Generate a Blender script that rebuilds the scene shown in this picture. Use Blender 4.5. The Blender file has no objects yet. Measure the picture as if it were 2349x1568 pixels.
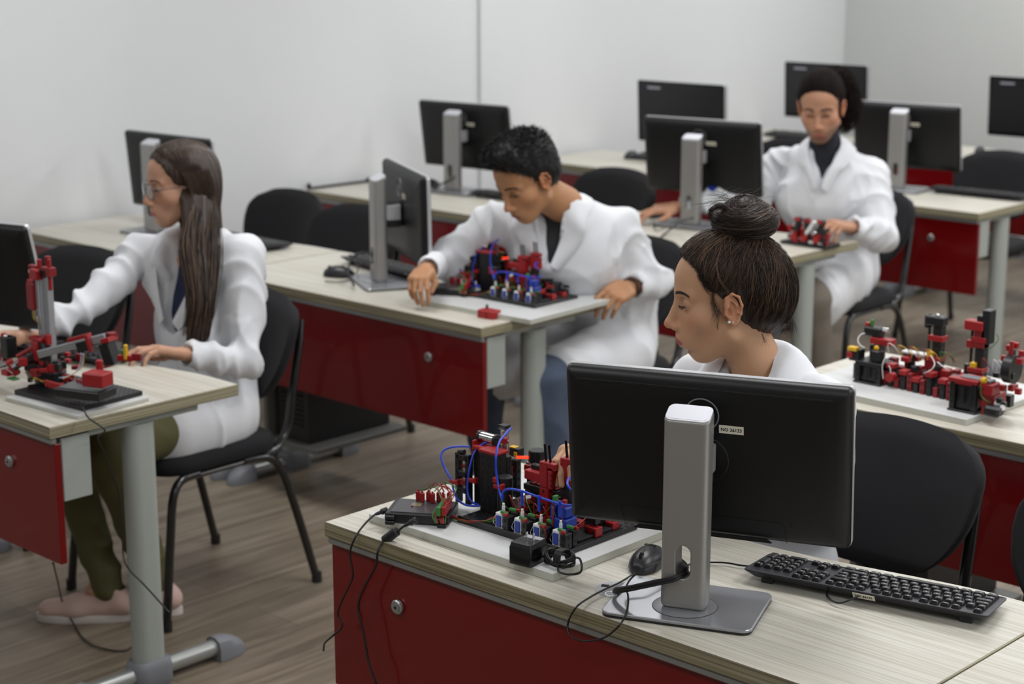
import bpy, bmesh, math, random
import numpy as np
from mathutils import Vector, Matrix, noise

SC = bpy.context.scene
COL = SC.collection
PI = math.pi
random.seed(7)
rng = np.random.default_rng(7)

# ---------------------------------------------------------------- camera
CAM_F, CAM_CX, CAM_CY, CAM_H = 4056.0, 1174.5, 784.0, 1.9
PITCH, AZ = math.radians(13.2), math.radians(46.7)
cam_data = bpy.data.cameras.new('camera')
cam = bpy.data.objects.new('camera', cam_data)
COL.objects.link(cam)
cam.location = (0, 0, CAM_H)
cam.rotation_euler = (math.radians(90) - PITCH, 0, math.radians(90) - AZ)
cam_data.sensor_width = 36.0
cam_data.lens = CAM_F / 2349 * 36.0
cam_data.clip_start = 0.05
cam_data.clip_end = 60
cam_data.dof.use_dof = True
cam_data.dof.focus_distance = 3.12
cam_data.dof.aperture_fstop = 4.6
SC.camera = cam
_r = np.array([math.sin(AZ), math.cos(AZ), 0.0])
_fh = np.array([-math.cos(AZ), math.sin(AZ), 0.0])
CF = _fh * math.cos(PITCH) + np.array([0, 0, -math.sin(PITCH)])
CU = _fh * math.sin(PITCH) + np.array([0, 0, math.cos(PITCH)])
def ray(px, py):
    return CF + _r * (px - CAM_CX) / CAM_F - CU * (py - CAM_CY) / CAM_F
def atz(px, py, z):          # the point of the horizontal plane z that the photo shows there
    d = ray(px, py)
    return np.array([0, 0, CAM_H]) + d * ((z - CAM_H) / d[2])
def atd(px, py, dep):        # the point at that distance along the view axis
    return np.array([0, 0, CAM_H]) + ray(px, py) * dep

# ---------------------------------------------------------------- colour management
SC.view_settings.view_transform = 'Standard'
SC.view_settings.look = 'None'
SC.view_settings.exposure = 0.0
SC.view_settings.gamma = 1.0
SC.view_settings.use_curve_mapping = False

# ---------------------------------------------------------------- world + ceiling lights
world = bpy.data.worlds.new('world')
SC.world = world
world.use_nodes = True
world.node_tree.nodes['Background'].inputs[0].default_value = (0.75, 0.85, 1.0, 1)
world.node_tree.nodes['Background'].inputs[1].default_value = 0.3

def area(name, loc, rot, sx, sy, power, color=(1, 1, 1)):
    l = bpy.data.lights.new(name, 'AREA')
    l.shape = 'RECTANGLE'; l.size = sx; l.size_y = sy
    l.energy = power; l.color = color
    o = bpy.data.objects.new(name, l); COL.objects.link(o)
    o.location = loc; o.rotation_euler = rot
    return o
LP = [(x, y, p) for x in (-4.6, -2.4, -0.3) for y, p in ((0.7, 17), (3.4, 28), (6.2, 31), (8.4, 28))]
for i, (x, y, p) in enumerate(LP):
    area('ceiling_tube_light', (x, y, 2.93), (0, 0, 0), 1.2, 0.5, p, (0.985, 0.985, 1.0))
# broad cool area light for unseen windows, assumed in the right hand wall
area('assumed_window_light', (2.3, 3.0, 1.75), (0, PI / 2, 0), 1.5, 6.0, 38, (0.90, 0.95, 1.0))

# ---------------------------------------------------------------- materials
def lin(c):
    r = []
    for v in c[:3]:
        v = v / 255.0
        r.append(v / 12.92 if v <= 0.04045 else ((v + 0.055) / 1.055) ** 2.4)
    return (*r, 1.0)
MATS = {}
def mat(name, rgb, rough=0.5, metal=0.0, coat=0.0, bump=0.0, bscale=200, var=0.0, vscale=8, spec=0.5,
        alpha=1.0, trans=0.0, emit=None, estr=0.0, sss=0.0, sheen=0.0, vcol=False, stretch=None, coatr=0.05):
    if name in MATS: return MATS[name]
    m = bpy.data.materials.new(name); m.use_nodes = True
    nt = m.node_tree; n = nt.nodes; L = nt.links
    b = n['Principled BSDF']
    b.inputs['Base Color'].default_value = lin(rgb)
    b.inputs['Roughness'].default_value = rough
    b.inputs['Metallic'].default_value = metal
    b.inputs['Specular IOR Level'].default_value = spec
    b.inputs['Coat Weight'].default_value = coat
    b.inputs['Coat Roughness'].default_value = coatr
    b.inputs['Sheen Weight'].default_value = sheen
    b.inputs['Transmission Weight'].default_value = trans
    b.inputs['Alpha'].default_value = alpha
    if sss:
        b.inputs['Subsurface Weight'].default_value = sss
        b.inputs['Subsurface Radius'].default_value = (0.012, 0.004, 0.002)
        b.inputs['Subsurface Scale'].default_value = 1.0
    if emit:
        b.inputs['Emission Color'].default_value = lin(emit)
        b.inputs['Emission Strength'].default_value = estr
    tc = n.new('ShaderNodeTexCoord'); mp = n.new('ShaderNodeMapping')
    L.new(tc.outputs['Object'], mp.inputs['Vector'])
    if stretch: mp.inputs['Scale'].default_value = stretch
    src = None
    if vcol:
        vc = n.new('ShaderNodeVertexColor'); vc.layer_name = 'Col'; src = vc.outputs['Color']
        L.new(src, b.inputs['Base Color'])
    if var > 0:
        nz = n.new('ShaderNodeTexNoise'); nz.inputs['Scale'].default_value = vscale; nz.inputs['Detail'].default_value = 4
        L.new(mp.outputs[0], nz.inputs['Vector'])
        mr = n.new('ShaderNodeMapRange')
        mr.inputs['From Min'].default_value = 0.3; mr.inputs['From Max'].default_value = 0.7
        mr.inputs['To Min'].default_value = 1 - var; mr.inputs['To Max'].default_value = 1 + var
        L.new(nz.outputs['Fac'], mr.inputs['Value'])
        mx = n.new('ShaderNodeMix'); mx.data_type = 'RGBA'; mx.blend_type = 'MULTIPLY'
        mx.inputs[0].default_value = 1.0
        if src: L.new(src, mx.inputs[6])
        else: mx.inputs[6].default_value = lin(rgb)
        cb = n.new('ShaderNodeCombineColor')
        for k in range(3): L.new(mr.outputs[0], cb.inputs[k])
        L.new(cb.outputs[0], mx.inputs[7])
        L.new(mx.outputs[2], b.inputs['Base Color'])
    if bump > 0:
        nb = n.new('ShaderNodeTexNoise'); nb.inputs['Scale'].default_value = bscale; nb.inputs['Detail'].default_value = 3
        L.new(mp.outputs[0], nb.inputs['Vector'])
        bp = n.new('ShaderNodeBump'); bp.inputs['Strength'].default_value = bump; bp.inputs['Distance'].default_value = 0.002
        L.new(nb.outputs['Fac'], bp.inputs['Height'])
        L.new(bp.outputs[0], b.inputs['Normal'])
    MATS[name] = m
    return m

def wood_mat(name, light, dark, mid, axis=0, scale=1.0, rough=0.4, freq=150.0, contrast=1.0):
    """fine straight grain laminate running along the given object axis"""
    m = bpy.data.materials.new(name); m.use_nodes = True
    nt = m.node_tree; n = nt.nodes; L = nt.links; b = n['Principled BSDF']
    b.inputs['Roughness'].default_value = rough
    tc = n.new('ShaderNodeTexCoord')
    s1 = [freq] * 3; s1[axis] = 2.2
    s2 = [22.0 * scale] * 3; s2[axis] = 1.1
    def nz(sc, detail, dist=0.0):
        mp = n.new('ShaderNodeMapping'); mp.inputs['Scale'].default_value = sc
        L.new(tc.outputs['Object'], mp.inputs['Vector'])
        t = n.new('ShaderNodeTexNoise'); t.inputs['Scale'].default_value = 1.0
        t.inputs['Detail'].default_value = detail; t.inputs['Distortion'].default_value = dist
        L.new(mp.outputs[0], t.inputs['Vector']); return t.outputs['Fac']
    f1 = nz(s1, 2.0, 0.25); f2 = nz(s2, 3.0, 0.6)
    r1 = n.new('ShaderNodeValToRGB'); r2 = n.new('ShaderNodeValToRGB')
    L.new(f1, r1.inputs[0]); L.new(f2, r2.inputs[0])
    r1.color_ramp.elements[0].position = 0.40 - 0.03 * contrast; r1.color_ramp.elements[0].color = lin(dark)
    r1.color_ramp.elements[1].position = 0.60; r1.color_ramp.elements[1].color = lin(light)
    r2.color_ramp.elements[0].position = 0.30; r2.color_ramp.elements[0].color = lin(mid)
    r2.color_ramp.elements[1].position = 0.62; r2.color_ramp.elements[1].color = (1, 1, 1, 1)
    mx = n.new('ShaderNodeMix'); mx.data_type = 'RGBA'; mx.blend_type = 'MULTIPLY'; mx.inputs[0].default_value = 1.0
    L.new(r1.outputs[0], mx.inputs[6]); L.new(r2.outputs[0], mx.inputs[7])
    L.new(mx.outputs[2], b.inputs['Base Color'])
    bp = n.new('ShaderNodeBump'); bp.inputs['Strength'].default_value = 0.15; bp.inputs['Distance'].default_value = 0.001
    L.new(f1, bp.inputs['Height']); L.new(bp.outputs[0], b.inputs['Normal'])
    MATS[name] = m
    return m

M_WOOD = wood_mat('bleached_wood_laminate', (211, 208, 198), (190, 186, 173), (247, 245, 241), 0, rough=0.38, freq=230, contrast=0.6)
M_WOODE = wood_mat('laminate_edge_band', (158, 152, 128), (112, 104, 82), (226, 222, 212), 0, rough=0.45, freq=260)
M_WOODEY = wood_mat('laminate_end_band', (166, 160, 134), (122, 115, 92), (226, 222, 212), 1, rough=0.45, freq=260)
M_ALU = mat('brushed_aluminium_strip', (150, 152, 152), 0.38, 0.6)
M_GREYP = mat('grey_powder_coat', (160, 165, 160), 0.5, 0.0, bump=0.05, bscale=400)
M_CAP = mat('grey_plastic_cap', (120, 122, 128), 0.5, bump=0.15, bscale=500)
M_TUBE = mat('satin_steel_tube', (175, 178, 176), 0.3, 0.7)
M_RED = mat('glossy_red_panel', (108, 3, 8), 0.28, 0.0, coat=0.35, spec=.3, var=0.04, vscale=3, coatr=0.04)
M_BLKP = mat('black_plastic', (26, 26, 28), 0.45, bump=0.06, bscale=900)
M_BLKG = mat('glossy_black', (14, 14, 16), 0.15)
M_SCREEN = mat('dark_screen', (20, 20, 24), 0.32, spec=0.6)
M_SHELL = mat('monitor_back_shell', (14, 14, 15), 0.42, spec=.4, bump=0.05, bscale=1200)
M_SILVER = mat('silver_plastic', (186, 187, 190), 0.35, 0.3)
M_COLUMN = mat('brushed_silver_column', (158, 156, 153), 0.38, 0.55, bump=0.03, bscale=60, stretch=(30, 30, 1))
M_BASE = mat('brushed_silver_base', (158, 160, 165), 0.30, 0.6, bump=0.03, bscale=60, stretch=(1, 40, 30))
M_CAPS = mat('pale_silver_cap', (196, 197, 204), 0.4, 0.2)
M_CHAIRF = mat('black_chair_fabric', (27, 27, 30), 0.85, bump=0.4, bscale=900, sheen=0.04, spec=.3)
M_CHAIRM = mat('black_steel_tube', (18, 18, 19), 0.28, 0.0, coat=0.4)
M_CABLE = mat('black_cable', (20, 20, 21), 0.4)
M_LABEL = mat('cream_label', (214, 208, 190), 0.6)
M_INK = mat('black_ink', (24, 22, 22), 0.6)
M_BADGE = mat('badge_grey', (142, 142, 148), 0.35, 0.4)
M_KEYW = mat('key_legend', (190, 190, 195), 0.5)
M_DARK = mat('recess_dark', (6, 6, 6), 0.8)

# ---------------------------------------------------------------- mesh collector
class MB:
    def __init__(s):
        s.v = []; s.f = []; s.m = []; s.mats = []; s.n = 0; s.sm = []
    def mi(s, m):
        if m not in s.mats: s.mats.append(m)
        return s.mats.index(m)
    def add(s, V, F, m, M=None, smooth=True):
        V = np.asarray(V, float).reshape(-1, 3)
        if M is not None:
            M = np.array(M); V = V @ M[:3, :3].T + M[:3, 3]
        k = s.mi(m)
        s.v.append(V)
        for f in F:
            s.f.append([i + s.n for i in f]); s.m.append(k); s.sm.append(smooth)
        s.n += len(V)
        return s
    def box(s, c, size, m, M=None, b=0.001, rz=0.0, R=None):
        hx, hy, hz = [q / 2 for q in size]
        b = min(b, hx * .45, hy * .45, hz * .45)
        V = []; idx = {}
        for sx in (-1, 1):
            for sy in (-1, 1):
                for sz in (-1, 1):
                    P = (sx * hx, sy * hy, sz * hz)
                    for a in range(3):
                        q = list(P)
                        for o in range(3):
                            if o != a: q[o] -= (sx, sy, sz)[o] * b
                        idx[(sx, sy, sz, a)] = len(V); V.append(q)
        F = []
        def quad(keys, nrm):
            ids = [idx[k] for k in keys]
            a, b_, c_ = [np.array(V[i]) for i in ids[:3]]
            if np.dot(np.cross(b_ - a, c_ - b_), nrm) < 0: ids = ids[::-1]
            F.append(ids)
        for a in range(3):
            o1, o2 = [o for o in range(3) if o != a]
            for sg in (-1, 1):
                ks = []
                for (p, q) in ((-1, -1), (1, -1), (1, 1), (-1, 1)):
                    k = [0, 0, 0]; k[a] = sg; k[o1] = p; k[o2] = q; ks.append((*k, a))
                nr = np.zeros(3); nr[a] = sg; quad(ks, nr)
        for a in range(3):
            o1, o2 = [o for o in range(3) if o != a]
            for p in (-1, 1):
                for q in (-1, 1):
                    def kk(t, ax):
                        k = [0, 0, 0]; k[a] = t; k[o1] = p; k[o2] = q; return (*k, ax)
                    nr = np.zeros(3); nr[o1] = p; nr[o2] = q
                    quad([kk(-1, o1), kk(1, o1), kk(1, o2), kk(-1, o2)], nr)
        for sx in (-1, 1):
            for sy in (-1, 1):
                for sz in (-1, 1):
                    quad([(sx, sy, sz, 0), (sx, sy, sz, 1), (sx, sy, sz, 2)], np.array([sx, sy, sz], float))
        V = np.array(V)
        if rz: 
            cz, sz_ = math.cos(rz), math.sin(rz)
            V = V @ np.array([[cz, -sz_, 0], [sz_, cz, 0], [0, 0, 1]]).T
        if R is not None: V = V @ np.array(R).T
        V = V + np.array(c)
        return s.add(V, F, m, M, smooth=False)
    def b2(s, lo, hi, m, M=None, b=0.001):
        return s.box([(a + c) / 2 for a, c in zip(lo, hi)], [abs(c - a) for a, c in zip(lo, hi)], m, M, b)
    def cyl(s, a, b, r, m, M=None, n=20, r2=None, cap=True, bev=0.0):
        a = np.array(a, float); b = np.array(b, float)
        r2 = r if r2 is None else r2
        d = b - a; Ln = np.linalg.norm(d); d = d / Ln
        u = np.cross(d, [0, 0, 1.0]); 
        if np.linalg.norm(u) < 1e-4: u = np.array([1.0, 0, 0])
        u /= np.linalg.norm(u); w = np.cross(d, u)
        prof = [(0, r), (Ln, r2)]
        if bev > 0: prof = [(0, r - bev), (bev, r), (Ln - bev, r2), (Ln, r2 - bev)]
        V = []; F = []
        th = np.linspace(0, 2 * PI, n, endpoint=False)
        for t, q in prof:
            V += [a + d * t + (u * math.cos(k) + w * math.sin(k)) * q for k in th]
        for j in range(len(prof) - 1):
            for i in range(n):
                F.append([j * n + i, j * n + (i + 1) % n, (j + 1) * n + (i + 1) % n, (j + 1) * n + i])
        if cap:
            F.append(list(range(n))[::-1]); F.append([(len(prof) - 1) * n + i for i in range(n)])
        return s.add(V, F, m, M)
    def tube(s, pts, r, m, M=None, n=10, sub=6, closed=False, flat=None, cap=True):
        """swept tube along a Catmull-Rom curve through pts; r scalar or list; flat=(a,b) oval radii factors"""
        P = np.array(pts, float); K = len(P)
        rr = np.array([r] * K, float) if np.isscalar(r) else np.array(r, float)
        C = []; Rr = []
        if sub > 1 and K > 2:
            for i in range(K if closed else K - 1):
                if closed: p0, p1, p2, p3 = P[(i - 1) % K], P[i], P[(i + 1) % K], P[(i + 2) % K]; ra, rb = rr[i], rr[(i + 1) % K]
                else: p0, p1, p2, p3 = P[max(i - 1, 0)], P[i], P[i + 1], P[min(i + 2, K - 1)]; ra, rb = rr[i], rr[i + 1]
                for t in np.arange(sub) / sub:
                    C.append(0.5 * ((2 * p1) + (p2 - p0) * t + (2 * p0 - 5 * p1 + 4 * p2 - p3) * t * t + (3 * p1 - p0 - 3 * p2 + p3) * t ** 3))
                    Rr.append(ra + (rb - ra) * t)
            if not closed: C.append(P[-1]); Rr.append(rr[-1])
        else: C = list(P); Rr = list(rr)
        C = np.array(C); k = len(C)
        T = np.gradient(C, axis=0) if not closed else np.roll(C, -1, 0) - np.roll(C, 1, 0)
        T /= np.linalg.norm(T, axis=1)[:, None] + 1e-12
        u = np.cross(T[0], [0, 0, 1.0])
        if np.linalg.norm(u) < 1e-3: u = np.cross(T[0], [1.0, 0, 0])
        u /= np.linalg.norm(u)
        V = []; F = []
        for i in range(k):
            u = u - T[i] * np.dot(u, T[i]); u /= np.linalg.norm(u) + 1e-12
            w = np.cross(T[i], u)
            fa, fb = flat if flat else (1, 1)
            for j in range(n):
                a = 2 * PI * j / n
                V.append(C[i] + (u * math.cos(a) * fa + w * math.sin(a) * fb) * Rr[i])
        for i in range(k if closed else k - 1):
            for j in range(n):
                i2 = (i + 1) % k
                F.append([i * n + j, i * n + (j + 1) % n, i2 * n + (j + 1) % n, i2 * n + j][::-1])
        if cap and not closed:
            F.append(list(range(n))); F.append([(k - 1) * n + j for j in range(n)][::-1])
        return s.add(V, F, m, M)
    def loft(s, rings, m, M=None, cap=True, closed=False):
        n = len(rings[0]); V = [p for r in rings for p in r]; F = []
        K = len(rings)
        for i in range(K if closed else K - 1):
            i2 = (i + 1) % K
            for j in range(n):
                F.append([i * n + j, i * n + (j + 1) % n, i2 * n + (j + 1) % n, i2 * n + j])
        if cap and not closed:
            F.append(list(range(n))[::-1]); F.append([(K - 1) * n + j for j in range(n)])
        return s.add(V, F, m, M)
    def prism(s, poly, z0, z1, m, M=None, b=0.0, mside=None):
        """polygon in xy (ccw) extruded in z"""
        P = np.array(poly, float); n = len(P)
        V = [(x, y, z0) for x, y in P] + [(x, y, z1) for x, y in P]
        Fs = [[i, (i + 1) % n, n + (i + 1) % n, n + i] for i in range(n)]
        Fc = [list(range(n))[::-1], [n + i for i in range(n)]]
        if mside is None: return s.add(V, Fs + Fc, m, M, smooth=True)
        s.add(V, Fc, m, M, smooth=False)
        return s.add(V, Fs, mside, M, smooth=True)
    def rr(s, w, h, r, prof, m, M=None, seg=6, cap=True):
        """rounded rectangle in xy, lofted through prof=[(inset,z),...]"""
        rings = []
        for ins, z in prof:
            rings.append([(x, y, z) for x, y in rrect(w - 2 * ins, h - 2 * ins, max(r - ins, 0.0008), seg)])
        return s.loft(rings, m, M, cap)
    def sphere(s, c, r, m, M=None, n=16, R=None):
        r = (r, r, r) if np.isscalar(r) else r
        V = []; F = []
        k = n // 2
        for i in range(k + 1):
            th = PI * i / k
            for j in range(n):
                ph = 2 * PI * j / n
                V.append((r[0] * math.sin(th) * math.cos(ph), r[1] * math.sin(th) * math.sin(ph), r[2] * math.cos(th)))
        for i in range(k):
            for j in range(n):
                F.append([i * n + j, (i + 1) * n + j, (i + 1) * n + (j + 1) % n, i * n + (j + 1) % n])
        V = np.array(V)
        if R is not None: V = V @ np.array(R).T
        return s.add(V + np.array(c), F, m, M)
    def build(s, name, parent=None, loc=None, rot=None, angle=35, vcol=None, merge=False):
        me = bpy.data.meshes.new(name)
        V = np.concatenate(s.v) if s.v else np.zeros((0, 3))
        me.from_pydata(V.tolist(), [], s.f)
        for m in s.mats: me.materials.append(m)
        me.polygons.foreach_set('material_index', s.m)
        me.update()
        if merge:
            bm = bmesh.new(); bm.from_mesh(me); bmesh.ops.remove_doubles(bm, verts=bm.verts, dist=1e-5); bm.to_mesh(me); bm.free()
            me.shade_smooth()
        else:
            me.polygons.foreach_set('use_smooth', s.sm)
        try: me.set_sharp_from_angle(angle=math.radians(angle))
        except Exception: pass
        if vcol is not None:
            ca = me.color_attributes.new('Col', 'FLOAT_COLOR', 'POINT')
            ca.data.foreach_set('color', np.asarray(vcol, dtype=np.float32).ravel())
        o = bpy.data.objects.new(name, me); COL.objects.link(o)
        if parent is not None: o.parent = parent
        if loc is not None: o.location = loc
        if rot is not None: o.rotation_euler = rot
        return o

def rrect(w, h, r, seg=6):
    r = min(r, w / 2 - 1e-5, h / 2 - 1e-5)
    pts = []
    for cx, cy, a0 in ((w / 2 - r, h / 2 - r, 0), (-w / 2 + r, h / 2 - r, PI / 2), (-w / 2 + r, -h / 2 + r, PI), (w / 2 - r, -h / 2 + r, 1.5 * PI)):
        for k in range(seg + 1):
            a = a0 + PI / 2 * k / seg
            pts.append((cx + r * math.cos(a), cy + r * math.sin(a)))
    return pts

def tag(o, label=None, cat=None, group=None, kind=None):
    if label: o['label'] = label
    if cat: o['category'] = cat
    if group: o['group'] = group
    if kind: o['kind'] = kind
    return o
def empty(name, loc=(0, 0, 0), rz=0.0, label=None, cat=None, group=None):
    o = bpy.data.objects.new(name, None); COL.objects.link(o)
    o.location = loc; o.rotation_euler = (0, 0, rz); o.empty_display_size = 0.05
    return tag(o, label, cat, group)
def dup(root, loc=None, rz=None, label=None, group=None):
    r = root.copy(); COL.objects.link(r)
    if loc is not None: r.location = loc
    if rz is not None: r.rotation_euler = (0, 0, rz)
    tag(r, label, None, group)
    def rec(a, b):
        for ch in [o for o in a.children]:
            c = ch.copy(); COL.objects.link(c); c.parent = b
            c.matrix_parent_inverse = ch.matrix_parent_inverse
            rec(ch, c)
    rec(root, r)
    return r
def Tm(x=0, y=0, z=0, rx=0, ry=0, rz=0):
    return Matrix.Translation((x, y, z)) @ Matrix.Rotation(rz, 4, 'Z') @ Matrix.Rotation(ry, 4, 'Y') @ Matrix.Rotation(rx, 4, 'X')
def text_mesh(mb, txt, size, m, M, ext=0.0002, bold=0.0):
    cu = bpy.data.curves.new('txt', 'FONT'); cu.body = txt; cu.size = size
    cu.align_x = 'CENTER'; cu.align_y = 'CENTER'; cu.extrude = ext; cu.offset = bold; cu.resolution_u = 3
    o = bpy.data.objects.new('txt', cu); COL.objects.link(o)
    dg = bpy.context.evaluated_depsgraph_get()
    me = bpy.data.meshes.new_from_object(o.evaluated_get(dg))
    V = [tuple(v.co) for v in me.vertices]; F = [list(p.vertices) for p in me.polygons]
    mb.add(V, F, m, M, smooth=False)
    bpy.data.objects.remove(o); bpy.data.curves.remove(cu); bpy.data.meshes.remove(me)
# ---------------------------------------------------------------- signed distance shapes for organic forms
def _n(v):
    v = np.asarray(v, float); return v / (np.linalg.norm(v) + 1e-12)
def frame(y, z=(0, 0, 1)):
    """3x3 with columns x,y,z ; y along the given axis, z as close as possible to z"""
    y = _n(y); z = np.asarray(z, float); z = _n(z - y * np.dot(z, y)); x = np.cross(y, z)
    return np.stack([x, y, z], 1)
def rotm(ax, deg):
    return np.array(Matrix.Rotation(math.radians(deg), 3, ax))
class P_cone:      # tapered capsule, optional oval section: sc = (side factor, thickness factor) in a frame given by 'up'
    def __init__(s, a, b, ra, rb, up=None, sc=None):
        s.a = np.array(a, float); s.b = np.array(b, float); s.ra = ra; s.rb = rb
        s.ab = s.b - s.a; s.L2 = s.ab @ s.ab + 1e-12
        s.fr = None
        if sc is not None:
            s.fr = frame(s.ab, up); s.sc = sc
        m = max(ra, rb) * (max(sc) if sc else 1)
        s.lo = np.minimum(s.a, s.b) - m; s.hi = np.maximum(s.a, s.b) + m
    def __call__(s, P):
        q = P - s.a; t = np.clip((q @ s.ab) / s.L2, 0, 1)
        d = q - t[:, None] * s.ab
        r = s.ra + (s.rb - s.ra) * t
        if s.fr is not None:
            l = d @ s.fr; l = l / np.array([s.sc[0], 1.0, s.sc[1]])
            return (np.linalg.norm(l, axis=1) - r) * min(s.sc[0], s.sc[1], 1.0)
        return np.linalg.norm(d, axis=1) - r
class P_ell:
    def __init__(s, c, r, R=None):
        s.c = np.array(c, float); s.r = np.array(r, float); s.R = np.eye(3) if R is None else np.array(R)
        e = np.sqrt(((s.R * s.r) ** 2).sum(1)); s.lo = s.c - e; s.hi = s.c + e
    def __call__(s, P):
        q = (P - s.c) @ s.R
        k0 = np.linalg.norm(q / s.r, axis=1); k1 = np.linalg.norm(q / (s.r ** 2), axis=1) + 1e-9
        return k0 * (k0 - 1) / k1
class P_box:
    def __init__(s, c, h, rad=0.0, R=None):
        s.c = np.array(c, float); s.h = np.array(h, float) - rad; s.rad = rad; s.R = np.eye(3) if R is None else np.array(R)
        e = np.abs(s.R) @ (s.h + rad); s.lo = s.c - e; s.hi = s.c + e
    def __call__(s, P):
        q = np.abs((P - s.c) @ s.R) - s.h
        return np.linalg.norm(np.maximum(q, 0), axis=1) + np.minimum(q.max(1), 0) - s.rad
class P_tor:       # ring in the local xy plane
    def __init__(s, c, r, t, R=None, e=1.0):
        s.c = np.array(c, float); s.r = r; s.t = t; s.R = np.eye(3) if R is None else np.array(R); s.e = e
        m = (r + t) * max(1, e); s.lo = s.c - m; s.hi = s.c + m
    def __call__(s, P):
        q = (P - s.c) @ s.R
        x = q[:, 0]; y = q[:, 1] / s.e
        return np.hypot(np.hypot(x, y) - s.r, q[:, 2]) - s.t
class P_half:      # half space n.p < d
    def __init__(s, n, d): s.n = _n(n); s.d = d; s.lo = np.array([-9.] * 3); s.hi = np.array([9.] * 3)
    def __call__(s, P): return P @ s.n - s.d
class P_fn:
    def __init__(s, fn, lo, hi): s.fn = fn; s.lo = np.array(lo, float); s.hi = np.array(hi, float)
    def __call__(s, P): return s.fn(P)
def smin(a, b, k):
    if k <= 0: return np.minimum(a, b)
    h = np.maximum(k - np.abs(a - b), 0) / k
    return np.minimum(a, b) - h * h * k * 0.25
class SDF:
    def __init__(s): s.ops = []
    def u(s, p, k=0.0): s.ops.append(('u', p, k)); return s
    def c(s, p, k=0.0): s.ops.append(('c', p, k)); return s     # carve away
    def i(s, p, k=0.0): s.ops.append(('i', p, k)); return s     # keep only inside
    def cone(s, a, b, ra, rb, k=0.0, **kw): return s.u(P_cone(a, b, ra, rb, **kw), k)
    def ell(s, c, r, R=None, k=0.0): return s.u(P_ell(c, r, R), k)
    def box(s, c, h, rad=0.0, R=None, k=0.0): return s.u(P_box(c, h, rad, R), k)
    def eval(s, P):
        P = np.asarray(P, float); d = np.full(len(P), 1e3)
        for t, p, k in s.ops:
            q = p(P)
            if t == 'u': d = smin(d, q, k)
            elif t == 'c': d = -smin(-d, q, k)
            else: d = -smin(-d, -q, k)
        return d
    def mesh(s, h, pad=2):
        us = [p for t, p, k in s.ops if t == 'u']
        lo = np.min([p.lo for p in us], 0) - h * (pad + 1); hi = np.max([p.hi for p in us], 0) + h * (pad + 1)
        kmax = max([k for t, p, k in s.ops])
        lo -= kmax * .3; hi += kmax * .3
        n = np.ceil((hi - lo) / h).astype(int) + 1
        G = np.full(n, 10.0, np.float32)
        ax = [lo[i] + h * np.arange(n[i]) for i in range(3)]
        for t, p, k in s.ops:
            m = k + 3 * h
            i0 = np.maximum(np.floor((p.lo - m - lo) / h).astype(int), 0); i1 = np.minimum(np.ceil((p.hi + m - lo) / h).astype(int) + 1, n)
            if (i1 <= i0).any(): continue
            X, Y, Z = np.meshgrid(ax[0][i0[0]:i1[0]], ax[1][i0[1]:i1[1]], ax[2][i0[2]:i1[2]], indexing='ij')
            P = np.stack([X.ravel(), Y.ravel(), Z.ravel()], 1)
            q = p(P).reshape(X.shape).astype(np.float32)
            S = (slice(i0[0], i1[0]), slice(i0[1], i1[1]), slice(i0[2], i1[2]))
            g = G[S]
            if t == 'u': G[S] = smin(g, q, k)
            elif t == 'c': G[S] = -smin(-g, q, k)
            else: G[S] = -smin(-g, -q, k)
        return surfnet(G, lo, h)
def surfnet(G, lo, h):
    ins = G < 0
    n = np.array(G.shape)
    c = ins[:-1, :-1, :-1].astype(np.int8)
    acc = np.zeros(c.shape, np.int8)
    for dx in (0, 1):
        for dy in (0, 1):
            for dz in (0, 1):
                acc += ins[dx:n[0] - 1 + dx, dy:n[1] - 1 + dy, dz:n[2] - 1 + dz]
    act = (acc > 0) & (acc < 8)
    I = np.argwhere(act)
    idx = -np.ones(act.shape, np.int64); idx[act] = np.arange(len(I))
    S = np.zeros((len(I), 3)); W = np.zeros(len(I))
    cor = [(a, b, d) for a in (0, 1) for b in (0, 1) for d in (0, 1)]
    val = {q: G[I[:, 0] + q[0], I[:, 1] + q[1], I[:, 2] + q[2]] for q in cor}
    for q in cor:
        for a in range(3):
            if q[a] == 0:
                r = list(q); r[a] = 1; r = tuple(r)
                v0, v1 = val[q], val[r]
                m = (v0 < 0) != (v1 < 0)
                t = np.where(m, v0 / (v0 - v1 + 1e-20), 0)
                e = np.tile(np.array(q, float), (len(I), 1)); e[:, a] = t
                S += e * m[:, None]; W += m
    V = lo + h * (I + S / np.maximum(W, 1)[:, None])
    F = []
    for a in range(3):
        b, c2 = (a + 1) % 3, (a + 2) % 3
        sl0 = [slice(None)] * 3; sl1 = [slice(None)] * 3
        sl0[a] = slice(0, n[a] - 1); sl1[a] = slice(1, n[a])
        A = ins[tuple(sl0)]; B = ins[tuple(sl1)]
        E = np.argwhere(A != B)
        E = E[(E[:, b] > 0) & (E[:, c2] > 0) & (E[:, b] < n[b] - 1) & (E[:, c2] < n[c2] - 1)]
        sg = A[E[:, 0], E[:, 1], E[:, 2]]
        def id_(db, dc):
            q = E.copy(); q[:, b] += db; q[:, c2] += dc
            return idx[q[:, 0], q[:, 1], q[:, 2]]
        Q = np.stack([id_(-1, -1), id_(0, -1), id_(0, 0), id_(-1, 0)], 1)
        Q[~sg] = Q[~sg][:, ::-1]
        F.append(Q)
    F = np.concatenate(F)
    F = F[(F >= 0).all(1)]
    return V, F
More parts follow.
